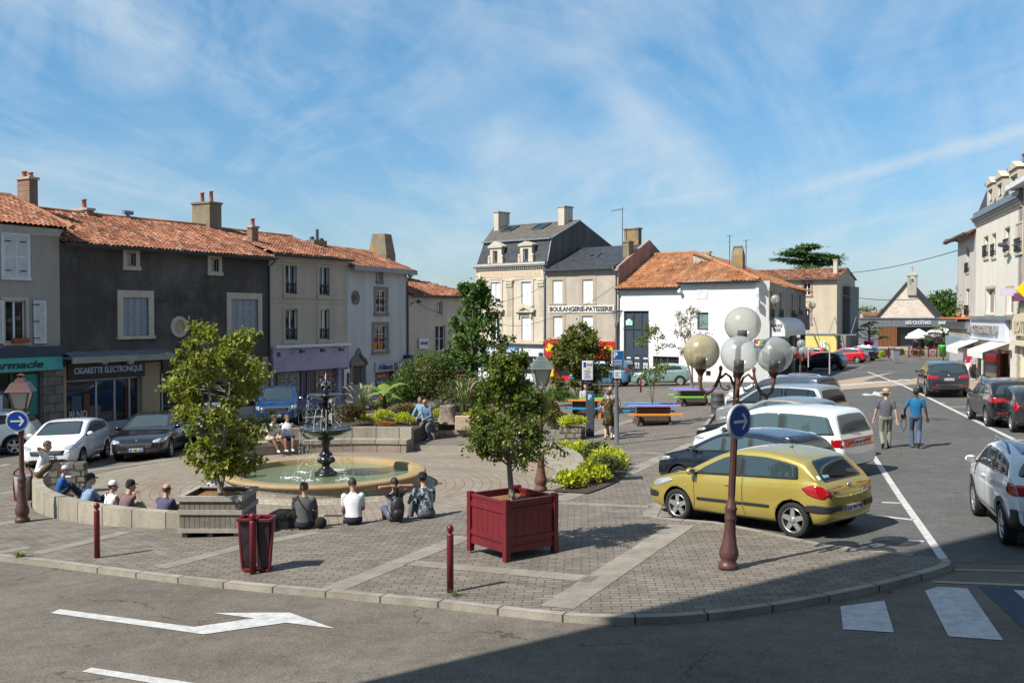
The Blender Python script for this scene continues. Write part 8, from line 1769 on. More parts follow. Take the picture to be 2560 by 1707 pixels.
tb=inbox(WE,WPW*.52,D_*.5,hw-.07);tree('maple_tree','leafy yellow green maple growing in the grey wooden planter',tb,[(.05,.30),(.3,.66),(.8,.84),(1.4,1.04),(2.0,.95),(2.5,1.06),(3.05,.80),(3.55,.30)],58,8800,.108,M_maple,5,M_bark2,.055,3,(-.10,0),.35,.075)
tb=inbox(RE,S_*.5,S_*.5,hr_-.15);tree('evergreen_tree','small-leaved round evergreen tree growing in the dark red planter',tb,[(.22,.12),(.5,.62),(.85,.88),(1.3,.84),(1.8,.58),(2.25,.42),(2.68,.12)],88,11500,.074,M_holm,8,M_bark2,.055,1,(-.10,0),.75,.06,asym=(-.06,0),lw=.6)
bt=aty(1183,1060,41.5);tree('slender_tree','slender dark green tree rising from the flower bed behind the fountain',(bt.x,bt.y,.1),[(1.6,.9),(2.3,1.25),(3.2,1.40),(4.1,1.0),(4.9,.6),(5.75,.12)],54,5200,.19,M_dark,12,M_bark,.07,clump=.12)
bt=aty(1447,1040,45);tree('japanese_maple','spreading maple with leaves turning rust in front of the bakery',(bt.x,bt.y,gz(bt.x,bt.y)),[(1.0,.8),(1.8,1.45),(2.6,1.55),(3.2,1.2),(3.8,.75),(4.25,.2)],64,11000,.15,M_redm,14,M_bark,.08,2,clump=.12,up=.3)
tree('small_tree','thin airy tree standing in the orange-seated picnic planter',(PN2.x,PN2.y,PN2.z+.7),[(1.0,.3),(1.5,.65),(2.2,.78),(2.8,.55),(3.35,.12)],26,1100,.11,M_lightg,16,M_bark,.03,2,clump=.1)
tree('small_tree','pinkish airy tree with a pale trunk in the green-seated picnic planter',(PN3.x,PN3.y,PN3.z+.7),[(1.5,.45),(2.2,.95),(3.0,1.0),(3.7,.7),(4.2,.2)],34,1900,.09,M_prun,17,M_bark2,.09,2,(-.4,0),clump=.12)
bed=[(C.x+7.28*cos(R(a)),C.y+7.28*sin(R(a)))for a in(106,100,94,88,82,77)]+[(-3.2,36.0),(-3.2,37.25),(-1.0,37.3),(1.75,37.15),(2.1,40.0),(1.0,44),(-3.5,44.5),(-7.5,40.5)]
mb=MB();BZ=.06;v_=[Vector((x,y,BZ))for x,y in bed];mb.add(v_,[tuple(range(len(v_)))[::-1]])
for i in range(len(v_)):a,b=v_[i],v_[(i+1)%len(v_)];d=Vector((0,0,1));mb.quad(a-d,a,b,b-d,mi=1)
o_=mb.build('flower_bed',[mat('dark_soil',(.07,.05,.035),(.04,.03,.022),8,.95,.3,30,.6),M_benchtop]);tag(o_,kind='structure')
bm=bmesh.new();bm.from_mesh(o_.data);bmesh.ops.recalc_face_normals(bm,faces=bm.faces);bm.to_mesh(o_.data);bm.free()
def bp(x,y,z=BZ):return atz(x,y,z)
FBG='plants in the flower bed behind the fountain'
for k,(x,y,rx,rz,n,ls,m,fls,nf,lb)in enumerate([(866,1066,.42,.80,1500,.07,M_heath,None,0,'brown heath clump at the left end of the flower bed'),(897,1063,.40,.72,1400,.07,M_heath,None,0,'second brown heath clump beside the long grass'),(922,1060,.45,.28,700,.07,M_lime,[P_w,P_y],130,'white and yellow flowers at the left front of the bed'),(955,1058,.60,.42,1100,.08,M_lime,[P_y],20,'lime green mound in front of the banana plant'),(985,1060,.35,.26,500,.07,M_dark,[P_v],60,'dark violet flower clump between the lime mounds'),(964,1066,.42,.14,250,.06,M_dark,[P_r,P_o],90,'red flowers low along the bench back'),(1012,1062,.50,.34,900,.08,M_lime,[P_y],30,'lime green mound beside the seated men'),(1008,1040,.55,.45,600,.08,M_dark,[P_r],70,'scarlet flowers in the middle of the bed'),(955,1030,.5,.55,700,.08,M_dark,[P_o],80,'orange flowers under the banana plant'),(1085,1052,.6,.45,900,.08,M_lime,[P_y,P_w],90,'yellow flowers left of the tree stump'),(1050,1028,1.3,2.1,5200,.13,M_olive,None,0,'tall olive green shrub behind the two men in blue'),(1005,1028,.95,1.5,3000,.11,M_dark,None,0,'dark green shrub behind the scarlet flowers'),(1090,1018,1.3,2.3,5200,.13,M_dark,None,0,'tall dark shrub behind the tree stump'),(1150,1040,1.0,1.4,2600,.10,M_olive,[P_p],30,'grey green shrub at the foot of the slender tree'),(1200,1035,1.1,1.4,2800,.10,M_dark,[P_w],40,'dark shrub with white flowers right of the slender tree'),(1260,1030,1.1,1.3,2600,.10,M_olive,[P_o],60,'shrub with orange flowers behind the rusty lantern post'),(1215,1058,.8,.5,1500,.09,M_lime,[P_y,P_r],80,'mixed yellow and red flowers along the straight bench'),(1290,1060,.8,.55,1500,.09,M_dark,[P_p,P_w],80,'pink and white flowers behind the right end of the straight bench'),(1330,1045,1.0,1.0,2400,.10,M_dark,None,0,'dense dark shrub at the right end of the flower bed')]):
 shrub(lb,bp(x,y),rx,rx*.8,rz,n,ls,m,30+k,fls,nf,.06,name='shrub'if rz>.5 else'flower_clump',cat='shrub'if rz>.5 else'flowers',group=FBG)
for k,(x,y,rx,rz,n,m,fls,nf,lb)in enumerate([(1392,1052,.55,.4,700,M_olive,[P_v,P_y],130,'violet and yellow flowers near the ticket machine'),(1425,1060,.6,.35,900,M_lime,[P_w],40,'pale green flower clump on top of the low stone pier'),(1360,1050,.6,.8,1100,M_olive,[P_o,P_p],50,'orange flowering shrub beside the lantern head'),(1405,1015,.9,.8,1500,M_dark,None,0,'dark shrub under the spreading maple'),(1480,1005,.8,.7,1300,M_olive,None,0,'low shrub right of the maple trunk'),(1330,1020,.9,.9,1500,M_dark,[P_w],30,'leafy shrub left of the maple trunk')]):
 q=bp(x,y+6)if k in(0,2)else Vector((PRQ.x,PRQ.y+.3,PRQ.z+.41))if k==1 else g(x,y);shrub(lb,q,rx,rx*.8,rz,n*2,.10,m,60+k,fls,nf,.06,name='shrub'if rz>.5 else'flower_clump',cat='shrub'if rz>.5 else'flowers',group='plants around the spreading maple')
mb=MB();strip([(C.x+7.1*cos(R(a)),C.y+7.1*sin(R(a)))for a in range(-34,30,4)],1.0,.03,mb,side=-.60);tag(mb.build('side_bed',mat('dark_soil',(0,0,0))),kind='structure')
for k,(a,rr_,rx,rz)in enumerate([(-29,7.5,.42,.34),(-22,7.65,.48,.42),(-14,7.75,.5,.45),(-6,7.75,.52,.48),(2,7.75,.5,.45),(10,7.7,.48,.42),(18,7.6,.45,.38),(26,7.5,.38,.3)]):
 x,y=C.x+rr_*cos(R(a)),C.y+rr_*sin(R(a));shrub(['lime green plant nearest the red planter in the side bed','lime plant second in line along the curved side bed','lime plant third in line along the curved side bed','full lime plant at the widest part of the side bed','lime plant just past the middle of the side bed','lime plant near the far third of the side bed','lime plant last but one in the side bed','small lime plant at the far tip of the side bed'][k],(x,y,gz(x,y)),rx,rx,rz,900,.11,M_lime if k%3!=2 else M_olive,80+k,name='lime_plant',cat='plant',group='lime plants along the right bench',lw=.6)
q=g(1372,1216);shrub('small white and mauve flowers at the lantern post foot',q,.35,.25,.18,260,.06,M_olive,95,[P_w,P_v],60,.045,name='flower_clump',cat='flowers')
q=bp(960,1036);E=empty('banana_plant',q,0,'banana plant with broad pale green leaves in the flower bed','plant');mb=MB();mb.tube([(0,0,0),(.02,0,.5),(0,0,.95)],[.09,.07,.05],8);mb.build('stem',M_olive,E);M_ban=leafmat('banana_leaf',[(.22,.30,.06),(.30,.38,.09)],.45,.45);r=random.Random(4)
for k,(a,L,hz_,lb)in enumerate([(2.9,1.15,.45,0),(.25,1.15,.55,0),(3.6,.95,.1,0),(-.5,.9,.05,0),(1.7,.8,.5,0),(4.8,.8,.25,0),(2.2,.7,.3,0)]):
 mb=MB();d=Vector((cos(a),sin(a)*.8,0));s=Vector((-d.y,d.x,0)).normalized();prev=None;up_=Vector((0,0,1))
 for j in range(9):
  f=j/8;p=Vector((0,0,.9))+d*L*f+up_*(hz_*sin(f*2.0)-.35*f*f);w=.24*sin(min(1,f*1.05+.06)*pi)**.6*(1+.08*((j%2)*2-1));row=(p-s*w-up_*w*.35,p,p+s*w-up_*w*.35)
  if prev:mb.add([*prev,*row],[(0,1,4,3),(1,2,5,4)],[((.2+.08*k,0),)*4]*2,sm=True)
  prev=row
 mb.build('leaf',M_ban,E)
def grass(label,c,n,h,spread,seed,plumes=True,name='ornamental_grass'):
 r=random.Random(seed);E=empty(name,c,0,label,'grass clump');mb=MB();pm=MB()
 for i in range(n):
  a=r.uniform(0,2*pi);L=h*r.uniform(.6,1.1);o=spread*r.uniform(.2,1);w=.008+.006*r.random();P=[Vector((.06*cos(a),.06*sin(a),0)),Vector((o*.3*cos(a),o*.3*sin(a),L*.55)),Vector((o*.7*cos(a),o*.7*sin(a),L*.9)),Vector((o*cos(a),o*sin(a),L*.95))];s=Vector((-sin(a),cos(a),0));u=r.random()
  for j in range(3):w0,w1=w*(1-j*.3),w*(.7-j*.33);mb.add([P[j]-s*w0,P[j]+s*w0,P[j+1]+s*max(w1,.001),P[j+1]-s*max(w1,.001)],[(0,1,2,3)],[((u,0),)*4])
  if plumes and i%5==0:e=P[3];pm.tube([P[2],e+Vector((0,0,.12)),e+(e-P[2])*.6+Vector((0,0,.08))],[.008,.022,.006],5)
 mb.build('blades',M_blade,E)
 if plumes:pm.build('plumes',M_plume,E)
grass('long grass with pale plumes left of the banana plant',bp(905,1050),130,1.3,.7,3);grass('upright grass with pale plumes behind the red planter tree',bp(1158,1050),110,1.5,.6,4)
q=bp(1118,1058);mb=MB();r=random.Random(8);n=22;R0=[r.uniform(.85,1.15)for _ in range(n)]
pr=[(.42,0),(.34,.12),(.29,.35),(.27,.60),(.29,.66),(.20,.67),(.17,.60),(.0,.5)];mb.add([(rad*(1+(R0[k]-1)*(1.5 if i<2 else .8))*cos(2*pi*k/n),rad*(1+(R0[k]-1)*(1.5 if i<2 else .8))*sin(2*pi*k/n),z)for i,(rad,z)in enumerate(pr)for k in range(n)],[(i*n+k,i*n+(k+1)%n,(i+1)*n+(k+1)%n,(i+1)*n+k)for i in range(len(pr)-1)for k in range(n)],sm=True);tag(mb.build('tree_stump',mat('stump_wood',(.34,.28,.22),(.17,.13,.10),9,.9,.3,30,.7,streak=.5),None,loc=q),'hollow grey tree stump standing in the flower bed','tree stump')
mb=MB();q=bp(1158,1062);mb.box(-.3,0,-.2,.3,.25,.32);tag(mb.build('stone_block',mat('pinkish_stone',(0,0,0)),None,bevel=.02,loc=q),'pinkish cut stone block in the bed behind the straight bench','stone block')
q=aty(826,1062,36.8);mb=MB();mb.box(-.06,0,-.8,.06,.9,1.05);mb.prism([(.06,.1,-.5),(.65,.1,-.5),(.06,.1,.45)],(0,.12,0));tag(mb.build('concrete_wedge',M_lime2 if 0 else mat('pale_concrete',(.45,.42,.36),(.38,.35,.30),3,.9,.1),None,loc=(q.x,q.y,BZ-.1)),'pale concrete end wall left of the brown heath','low wall')
for k,(x,y,n,lb)in enumerate([(50,1400,90,'tuft of weeds growing at the kerb on the left'),(1135,1497,26,'small weed at the kerb by the standing bollard'),(880,1330,0,'')]):
 if n:grass(lb,g(x,y,-.05),n,.16,.22,20+k,False,'weed_tuft')
cd=aty(2010,680,126);r=random.Random(21);E=empty('cedar_tree',(cd.x,126,0),0,'flat-topped dark cedar standing up behind the distant house','tree');mb=MB();lv=MB();zt=aty(2010,606,126).z;mb.tube([(0,0,0),(0,0,zt*.7),(.5,0,zt-.6)],[.5,.3,.1],8)
for k in range(30):
 f=r.random();z=zt*.66+(zt*.34-.5)*f;a=r.uniform(0,2*pi);L=(5.0-3.6*f*f)*r.uniform(.45,1.0)*(1.15 if cos(a)>0 and f>.5 else 1);tip=Vector((L*cos(a)+.8*f,L*sin(a)*.7,z+r.uniform(-.1,.35)));mb.tube([(0,0,z-.5),tip*.5+Vector((0,0,z*.5-.1)),tip],[.10,.06,.02],4)
 for q in range(330):t=r.uniform(.25,1.05);p=Vector((tip.x*t+r.gauss(0,.5),tip.y*t+r.gauss(0,.5),tip.z-.25*(1-t)+r.gauss(0,.10)-.05));leaf(lv,p,rv(r)*.6+Vector((tip.x,tip.y,0)).normalized(),Vector((0,0,1))+rv(r)*.3,r.uniform(.3,.6),.22,r.random())
mb.build('trunk',M_bark,E);lv.build('crown',M_cedar,E)
q=aty(2358,790,165);shrub('round broadleaf tree behind the chapel roof',(q.x,q.y,0),3.2,3.2,aty(2358,739,165).z*.86,7000,.8,M_dark,101,name='broadleaf_tree',cat='tree',blobs=16)
mb=MB();n=40
for i in range(n):
 for j in range(5):x=90+360*i/(n-1);y=330+j*60;mb.v.append((x,y,-8+(.9+j*2.6)+3.5*sin(i*.37+j)+2*sin(i*.9+2*j)+(x-240)*.012))
mb.f=[(j+i*5,j+(i+1)*5,j+1+(i+1)*5,j+1+i*5)for i in range(n-1)for j in range(4)];k_=len(mb.f);mb.m=[0]*k_;mb.uv=[None]*k_;mb.s=[True]*k_;tag(mb.build('hills',mat('hill_green',(.06,.09,.04),(.10,.12,.06),.05,.9,.1,.5)),kind='structure');lv=MB();r=random.Random(77);HV=list(mb.v)
for k in range(420):
 p=Vector(HV[r.randrange(len(HV))])+Vector((r.uniform(-6,6),r.uniform(-25,25),r.uniform(-1.0,1.2)));R_=r.uniform(2.2,4.2);u0=r.random()*.6
 for q in range(26):v=rv(r);v.z=abs(v.z);leaf(lv,p+v*R_*r.uniform(.6,1),rv(r),v+rv(r)*.3,r.uniform(1.2,2.2),1.4,min(.99,u0+r.random()*.4))
tag(lv.build('far_wood',leafmat('haze_tinted_leaves',[(.05,.085,.05),(.075,.115,.06),(.10,.135,.075)],.8,.1)),'distant wooded hillside seen between the houses','wood',None,'stuff')  # bluish leaf tones stand in for haze over the distance
for(x0,x1,y0,y1,Y,lb)in((2158,2200,780,790,300,'distant house with an orange roof on the wooded hillside'),(2128,2158,806,845,128,'low house with a red tile roof left of the restaurant')):
 a,b=aty(x0,y1,Y),aty(x1,y0,Y);w,h=b.x-a.x,b.z-a.z;E=empty('distant_house',(a.x,Y,a.z),0,lb,'house');mb=MB();mb.box(0,h*.9,-4,w,h*2,h*.5);mb.build('wall',M_w5,E);mb=MB();tile_roof(mb,(-.2,0,0),(w+.2,0,0),(w+.2,h*1.4,h),(-.2,h*1.4,h),cw=w/22,rl=h/8,seed=90,amp=w/90);mb.build('roof',M_tile,E)
for k,(x,y,Y,w,h,m,lb)in enumerate([(2206,898,96,18,17,M_lime,'clipped yellow shrub at the end of the car park'),(2254,894,97,14,19,M_redm,'clipped reddish shrub right of the grey wheeled bin'),(2232,890,97,12,17,M_olive,'clipped olive shrub left of the grey wheeled bin'),(2287,893,97,15,18,M_olive,'clipped green shrub with red flowers by the barrier'),(2303,893,96,15,18,M_redm,'clipped rusty shrub beside the green shrub')]):
 q=aty(x,y,Y);r_=w/2489*Y/2;shrub(lb,q,r_,r_,h/2489*Y,500,.16,m,120+k,[P_r]if k==3 else None,40,.1,group='clipped round shrubs on the far pavement')
for(E,h,r_),s in((PPK,1.7),(PGR,1.5)):
 o=E.location;e2=empty('cloud_pruned_tree',(o.x,o.y,o.z+h*.9),0,'cloud-pruned small pine in the '+('pink'if E is PPK[0]else'green')+' giant pot','tree','cloud-pruned trees in pots');mb=MB();lv=MB();r=random.Random(int(h*100))
 for k in range(9):
  a=k*2.4;z=.35+1.6*s*.6*k/8;L=(1.25-.9*k/8)*s*.8;tip=Vector((L*cos(a),L*sin(a),z));mb.tube([(0,0,z*.5),tip],[.06,.03],5)
  for q in range(150):v=rv(r);leaf(lv,tip+Vector((v.x*.42,v.y*.42,abs(v.z)*.14))*s*.75,rv(r)+Vector((0,0,.6)),Vector((0,0,1))+rv(r)*.6,.16,.10,r.random())
 mb.tube([(0,0,0),(.1,0,.8),(0,0,1.6*s*.6)],[.1,.08,.05],6);mb.build('trunk',M_bark,e2);lv.build('crown',M_dark,e2)
def fab(n,c,c2=None,sc_=9):return mat('cloth_'+n,c,c2 or[x*.82 for x in c],sc_,.9,.08,70,.3)
SK=[mat('skin_%d'%i,c,[x*.9 for x in c],12,.55,.03)for i,c in enumerate([(.50,.29,.20),(.58,.36,.26),(.085,.045,.03),(.42,.23,.15)])]
HAIR={n:mat('hair_'+n,c,[x*.6 for x in c],40,.6,.2,90)for n,c in(('dark',(.04,.026,.019)),('brown',(.13,.072,.04)),('grey',(.24,.22,.20)),('fair',(.16,.10,.055)))}
def camo():
 m=bpy.data.materials.new('camouflage');t=NT(m);tc=t.n('ShaderNodeTexCoord');n=t.n('ShaderNodeTexNoise');n.inputs['Scale'].default_value=9;n.inputs['Detail'].default_value=2;t.l(tc,3,n,'Vector');r=t.ramp(n,[(.0,(.035,.045,.06)),(.45,(.13,.15,.18)),(.52,(.36,.38,.42)),(.60,(.05,.06,.08))]);r.color_ramp.interpolation='CONSTANT';_out(t,r,0,.9);return m
def floral():
 m=bpy.data.materials.new('floral');t=NT(m);tc=t.n('ShaderNodeTexCoord');n=t.n('ShaderNodeTexVoronoi');n.inputs['Scale'].default_value=13;t.l(tc,3,n,'Vector');r=t.ramp(n,[(0,(.30,.07,.02)),(.25,(.24,.12,.03)),(.36,(.035,.03,.012)),(1,(.02,.022,.012))]);_out(t,r,0,.9);return m
EYE=plain('eye_dark',(.01,.008,.007),.2);LIP=plain('lips',(.28,.10,.09),.5)
def ik(a,b,l1,l2,pole):
 d=b-a;L=min(d.length,(l1+l2)*.995);d.normalize();b=a+d*L;x=(l1*l1-l2*l2+L*L)/(2*L);h=sqrt(max(0,l1*l1-x*x));p=pole-d*pole.dot(d);p=p.normalized()if p.length>1e-4 else d.orthogonal().normalized();return a+d*x+p*h,b
def person(label,loc,face,top,bottom,skin=0,hair='brown',hat=None,sit=.0,drop=.45,lean=0,twist=0,hy=0,hp=0,hl=None,hr=None,fl_=None,fr=None,sleeve='short',shorts=False,shoes=None,size=1.0,long=False,wide=1.0,hatm=None,cat='person',group=None,bald=False,beard=False,nm='person'):
 E=empty(nm,loc,atan2(face[1],face[0])-pi/2,label,cat,group);E.scale=(size,)*3;V=Vector
 hz=.10 if sit else .93;P=V((0,0,hz));up=V((0,sin(lean),cos(lean)));rt=V((cos(twist),sin(twist),0));fw=up.cross(rt)*-1
 if fw.y<0:fw=-fw
 ch=P+up*.30;nb=P+up*.52+V((0,.0,0));hc=nb+up*.10+V((0,.03,.07));sh=[nb-up*.05-rt*.175*wide,nb-up*.05+rt*.175*wide]
 hip=[P+V((-.09*wide,0,-.01)),P+V((.09*wide,0,-.01))]
 ft=[V(fl_ or((-.11,.42,-drop)if sit else(-.11,0,-.93)))+V((0,0,0)),V(fr or((.11,.42,-drop)if sit else(.11,0,-.93)))]
 hd=[V(hl or((-.16,.42,.05)if sit else(-.27,.05,-.12))),V(hr or((.16,.42,.05)if sit else(.27,.05,-.12)))]
 caps=[]
 def cap(a,b,ra,rb,m):caps.append((V(a),V(b),ra,rb,m))
 w=wide
 cap(P-rt*.075*w-up*.05,P+rt*.075*w-up*.05,.105,.105,2);cap(P+up*.10-rt*.065*w+fw*.01,P+up*.10+rt*.065*w+fw*.01,.108*w,.108*w,1);cap(P+up*.20-rt*.06*w,P+up*.20+rt*.06*w,.103*w,.103*w,1);cap(ch-rt*.085*w,ch+rt*.085*w,.108,.108,1);cap(P+up*.41-rt*.10*w,P+up*.41+rt*.10*w,.095,.095,1);cap(sh[0]+rt*.02,sh[1]-rt*.02,.062,.062,1);cap(nb-up*.03-rt*.07,nb-up*.03+rt*.07,.06,.06,1)
 cap(nb-up*.02,hc-V((0,.02,.05)),.056,.052,0)
 arms=[]
 for i,s in((0,-1),(1,1)):
  el,wr=ik(sh[i],P+hd[i],.28,.255,V((s*.5,-.6,-.35))if(P+hd[i]).z<sh[i].z+.05 else V((s*1.0,-.15,.1)))
  if sleeve=='short':cap(sh[i],sh[i].lerp(el,.66),.062,.056,1);cap(sh[i].lerp(el,.6),el,.044,.039,0);cap(el,wr,.039,.027,0)
  elif sleeve=='long':cap(sh[i],el,.060,.050,1);cap(el,wr.lerp(el,.08),.050,.038,1)
  else:cap(sh[i]+up*.0,sh[i].lerp(el,.1),.054,.05,0);cap(sh[i],el,.048,.039,0);cap(el,wr,.038,.026,0)
  arms.append((el,wr,s))
  kn,an=ik(hip[i],P+ft[i]+V((0,0,.085)),.45,.43,V((s*.12,1,.35 if sit else .1)))
  cap(hip[i],kn,.092*w,.066,2)
  if shorts:cap(kn,kn.lerp(an,.12),.056,.054,0);cap(kn.lerp(an,.1),kn.lerp(an,.4),.055,.056,0);cap(kn.lerp(an,.4),an,.056,.036,0)
  else:cap(kn,kn.lerp(an,.4),.068,.068,2);cap(kn.lerp(an,.4),an,.068,.060,2)
  td=V((s*.18,1,0));td=td.normalized();lo=an+V((0,0,-.045))
  if not sit and ft[i].z>-.90:td=V((0,.55,-.8))
  cap(lo-td*.05,lo+td*.15,.042,.034,3)
 H=Matrix.Rotation(hy,3,'Z')@Matrix.Rotation(-hp-lean*.3,3,'X')
 hp_=lambda x,y,z:hc+H@V((x,y,z))
 mb=MB()
 w=wide;sec=[(-.09,.10,.085),(-.04,.148,.11),(.03,.158*w,.115),(.12,.150*w,.112*w),(.22,.158*w,.114*w),(.32,.178*w,.116),(.40,.186*w,.108),(.455,.165,.09),(.50,.10,.07),(.535,.06,.058)];vs=[]
 for h_,a_,b_ in sec:
  for q in range(20):cq,sq=cos(2*pi*q/20),sin(2*pi*q/20);vs.append(P+up*h_+rt*(a_*(abs(cq)**.85)*(1 if cq>0 else-1))+fw*(b_*sq+(.012 if .1<h_<.4 and sq>0 else 0)))
 mb.add(vs,[(i*20+q,i*20+(q+1)%20,(i+1)*20+(q+1)%20,(i+1)*20+q)for i in range(len(sec)-1)for q in range(20)]+[tuple(range(19,-1,-1)),tuple(range(len(vs)-20,len(vs)))])
 for a,b,ra,rb,m in caps[7:]:
  if(b-a).length>1e-4:mb.tube([a,b],[ra,rb],12)
  mb.ball(a,ra,12,8);mb.ball(b,rb,12,8)
 T4=Matrix.Translation(hc)@H.to_4x4();mb.T=T4
 mb.ball((0,-.01,.03),(.076,.096,.098),16,12);mb.ball((0,.03,-.045),(.054,.062,.072),12,8);mb.tube([(0,.085,.022),(0,.108,-.022)],[.010,.016],8);mb.ball((0,.104,-.022),.017,8,6);mb.ball((0,.073,-.088),(.026,.022,.022),8,6)
 for s in(-1,1):mb.ball((s*.079,-.012,-.005),(.013,.022,.032),8,6)
 mb.T=None;o=mb.build('body',[SK[skin],top,bottom,shoes or M_white],E)
 md=o.modifiers.new('r','REMESH');md.mode='VOXEL';md.voxel_size=.0135;sm=o.modifiers.new('s','SMOOTH');sm.iterations=4;sm.factor=.5;eval_mesh(o);me=o.data
 for m in(SK[skin],top,bottom,shoes or M_white):
  if len(me.materials)<4:me.materials.append(m)
 n=len(me.polygons);cc=np.empty(n*3);me.polygons.foreach_get('center',cc);cc=cc.reshape(-1,3);best=np.full(n,9.0);mi=np.zeros(n,int)
 for a,b,ra,rb,m in caps+[(hc,hc+V((0,0,.03)),.08,.08,0)]:
  a_,d=np.array(a),np.array(b-a);L2=max(1e-8,d@d);t=np.clip(((cc-a_)@d)/L2,0,1);q=np.linalg.norm(cc-a_-t[:,None]*d,axis=1)-(ra+(rb-ra)*t)-(.004 if m==1 else 0);k=q<best;best[k]=q[k];mi[k]=m
 me.polygons.foreach_set('material_index',mi.astype(np.int32));me.polygons.foreach_set('use_smooth',np.ones(n,bool))
 hb=MB()
 for el,wr,s in arms:
  d=(wr-el).normalized();sd=d.cross(V((0,0,1))if abs(d.z)<.9 else V((0,1,0))).normalized();pn=sd.cross(d).normalized();pn=-pn if pn.z>0 else pn
  hb.tube([wr-d*.02,wr+d*.03,wr+d*.085],[.026,.033,.030],10)
  for k,L in enumerate((.062,.074,.068,.052)):
   b=wr+d*.08+sd*(-.027+.018*k);hb.tube([b,b+d*L*.5+pn*.006,b+d*L*.85+pn*.026,b+d*L*.95+pn*.045],[.0095,.009,.0085,.006],6)
  b=wr+d*.02+sd*(-.028*s);hb.tube([b,b+d*.03-sd*.022*s+pn*.01,b+d*.06-sd*.022*s+pn*.022],[.012,.0105,.008],6)
 ho=hb.build('h',SK[skin]);bm=bmesh.new();bm.from_mesh(me);bm.from_mesh(ho.data);bm.to_mesh(me);bm.free();hm=ho.data;bpy.data.objects.remove(ho);bpy.data.meshes.remove(hm)
 for p in me.polygons[n:]:p.use_smooth=True
 for s in(-1,1):fb=MB();fb.T=T4;fb.ball((s*.031,.082,.018),(.013,.008,.008),8,6);fb.build('eye',EYE,E)
 fb=MB();fb.T=T4;fb.tube([(-.024,.094,-.058),(0,.099,-.056),(.024,.094,-.058)],.006,5);fb.build('mouth',LIP,E)
 hm_=HAIR[hair];mb=MB();mb.ball((0,0,0),1,22,16);keep=[]
 for f in mb.f:
  c=sum((V(mb.v[i])for i in f),V((0,0,0)))/len(f)
  if bald and c.z>.25:continue
  if c.y>.15 and c.z<.48:continue
  if c.z<(-.55 if not long else-.9)or(abs(c.x)>.75 and c.z<-.15 and c.y>-.1 and not long):continue
  keep.append(f)
 mb.f=keep;k=len(keep);mb.m,mb.uv,mb.s=[0]*k,[None]*k,[True]*k;mb.v=[tuple(T4@V((x*.087,y*.107-.012,z*.108+.033+.004*sin(x*9)*sin(y*8))))for x,y,z in mb.v]
 if long:mb.tube([hp_(0,-.10,0),hp_(0,-.135,-.10),hp_(.02,-.13,-.22),hp_(.02,-.11,-.30)],[.06,.065,.05,.015],10)
 mb.build('hair',hm_,E)
 if beard:mb=MB();mb.T=T4;mb.ball((0,.036,-.062),(.060,.066,.062),12,8);mb.build('beard',hm_,E)
 if hat:
  mb=MB();mb.T=T4@Matrix.Translation((0,-.012,.055))
  if hat in('cap','back'):
   mb.lathe([(.099,0),(.098,.04),(.080,.078),(.045,.100),(0,.106)],20);s=1 if hat=='cap'else-1;V2=[(.085*cos(a)*1.0,s*(.05+.125*sin(a)),.006-.02*sin(a))for a in[pi*q/10 for q in range(11)]];mb.prism(V2,(0,0,.008),mi=1)
  else:
   mb.lathe([(.165,.0),(.16,.008),(.102,.014),(.098,.05),(.09,.10),(.05,.125),(0,.118)],24);mb.lathe([(.104,.012),(.104,.042)],24,mi=1)
  mb.build('hat',hatm or[M_white,M_white],E)
 E['_p']=1;del E['_p'];return E,dict(P=P,nb=nb,hc=hc,sh=sh,up=up,fw=fw,T4=T4,arms=arms)
def addp(E,name,mb,m):return mb.build(name,m,E)
def hold(E,name,mb,m,label,cat):o=mb.build(name,m);bpy.context.view_layer.update();o.matrix_world=E.matrix_world.copy();return tag(o,label,cat)
def onarc(px_,r,z,lo,hi):
 best=min(range(int(lo*10),int(hi*10)),key=lambda a:abs(1280+2489*(C.x+r*cos(R(a/10)))/(C.y+r*sin(R(a/10)))-px_));a=R(best/10);return(C.x+r*cos(a),C.y+r*sin(a),z),(-cos(a),-sin(a))
den,navy,khaki,blk=fab('denim',(.075,.10,.16)),fab('navy',(.02,.025,.045)),fab('khaki',(.34,.30,.22)),fab('black',(.014,.014,.016));wht,gry,brn=fab('white',(.74,.75,.78)),fab('grey',(.10,.10,.105)),fab('brown',(.13,.09,.05));dsh=plain('dark_shoes',(.03,.025,.022),.6);bge=fab('beige',(.46,.38,.27))
G1='people sitting on the near left bench';SZ=PZ+.44
p_,f_=onarc(140,6.70,PZ+.16,196,262);person('boy with a blue and white cap and bright blue shirt on the bench',p_,f_,fab('bright_blue',(.015,.10,.32)),navy,1,'fair','cap',1,.13,.25,hp=.15,hatm=[fab('cap_white',(.55,.58,.66)),fab('cap_blue',(.02,.13,.45))],size=.9,fl_=(-.12,.62,-.13),fr=(.13,.60,-.13),group=G1,hl=(-.1,.45,.02),hr=(.1,.45,.02))
p_,f_=onarc(208,6.70,PZ+.16,196,262);E,k=person('broad man with a dark green cap and pale blue shirt',p_,f_,fab('pale_blue',(.22,.31,.45)),navy,1,'dark','cap',1,.13,.18,hy=-.7,hatm=[fab('dark_green',(.03,.04,.025))]*2,wide=1.22,fl_=(-.12,.62,-.13),fr=(.13,.60,-.13),group=G1);mb=MB();mb.tube([k['sh'][0]+V_ for V_ in(Vector((.05,.09,.06)),Vector((.03,-.05,.065)),Vector((.16,-.135,-.12)),Vector((.33,-.14,-.38)))],.014,6);addp(E,'bag_strap',mb,blk)
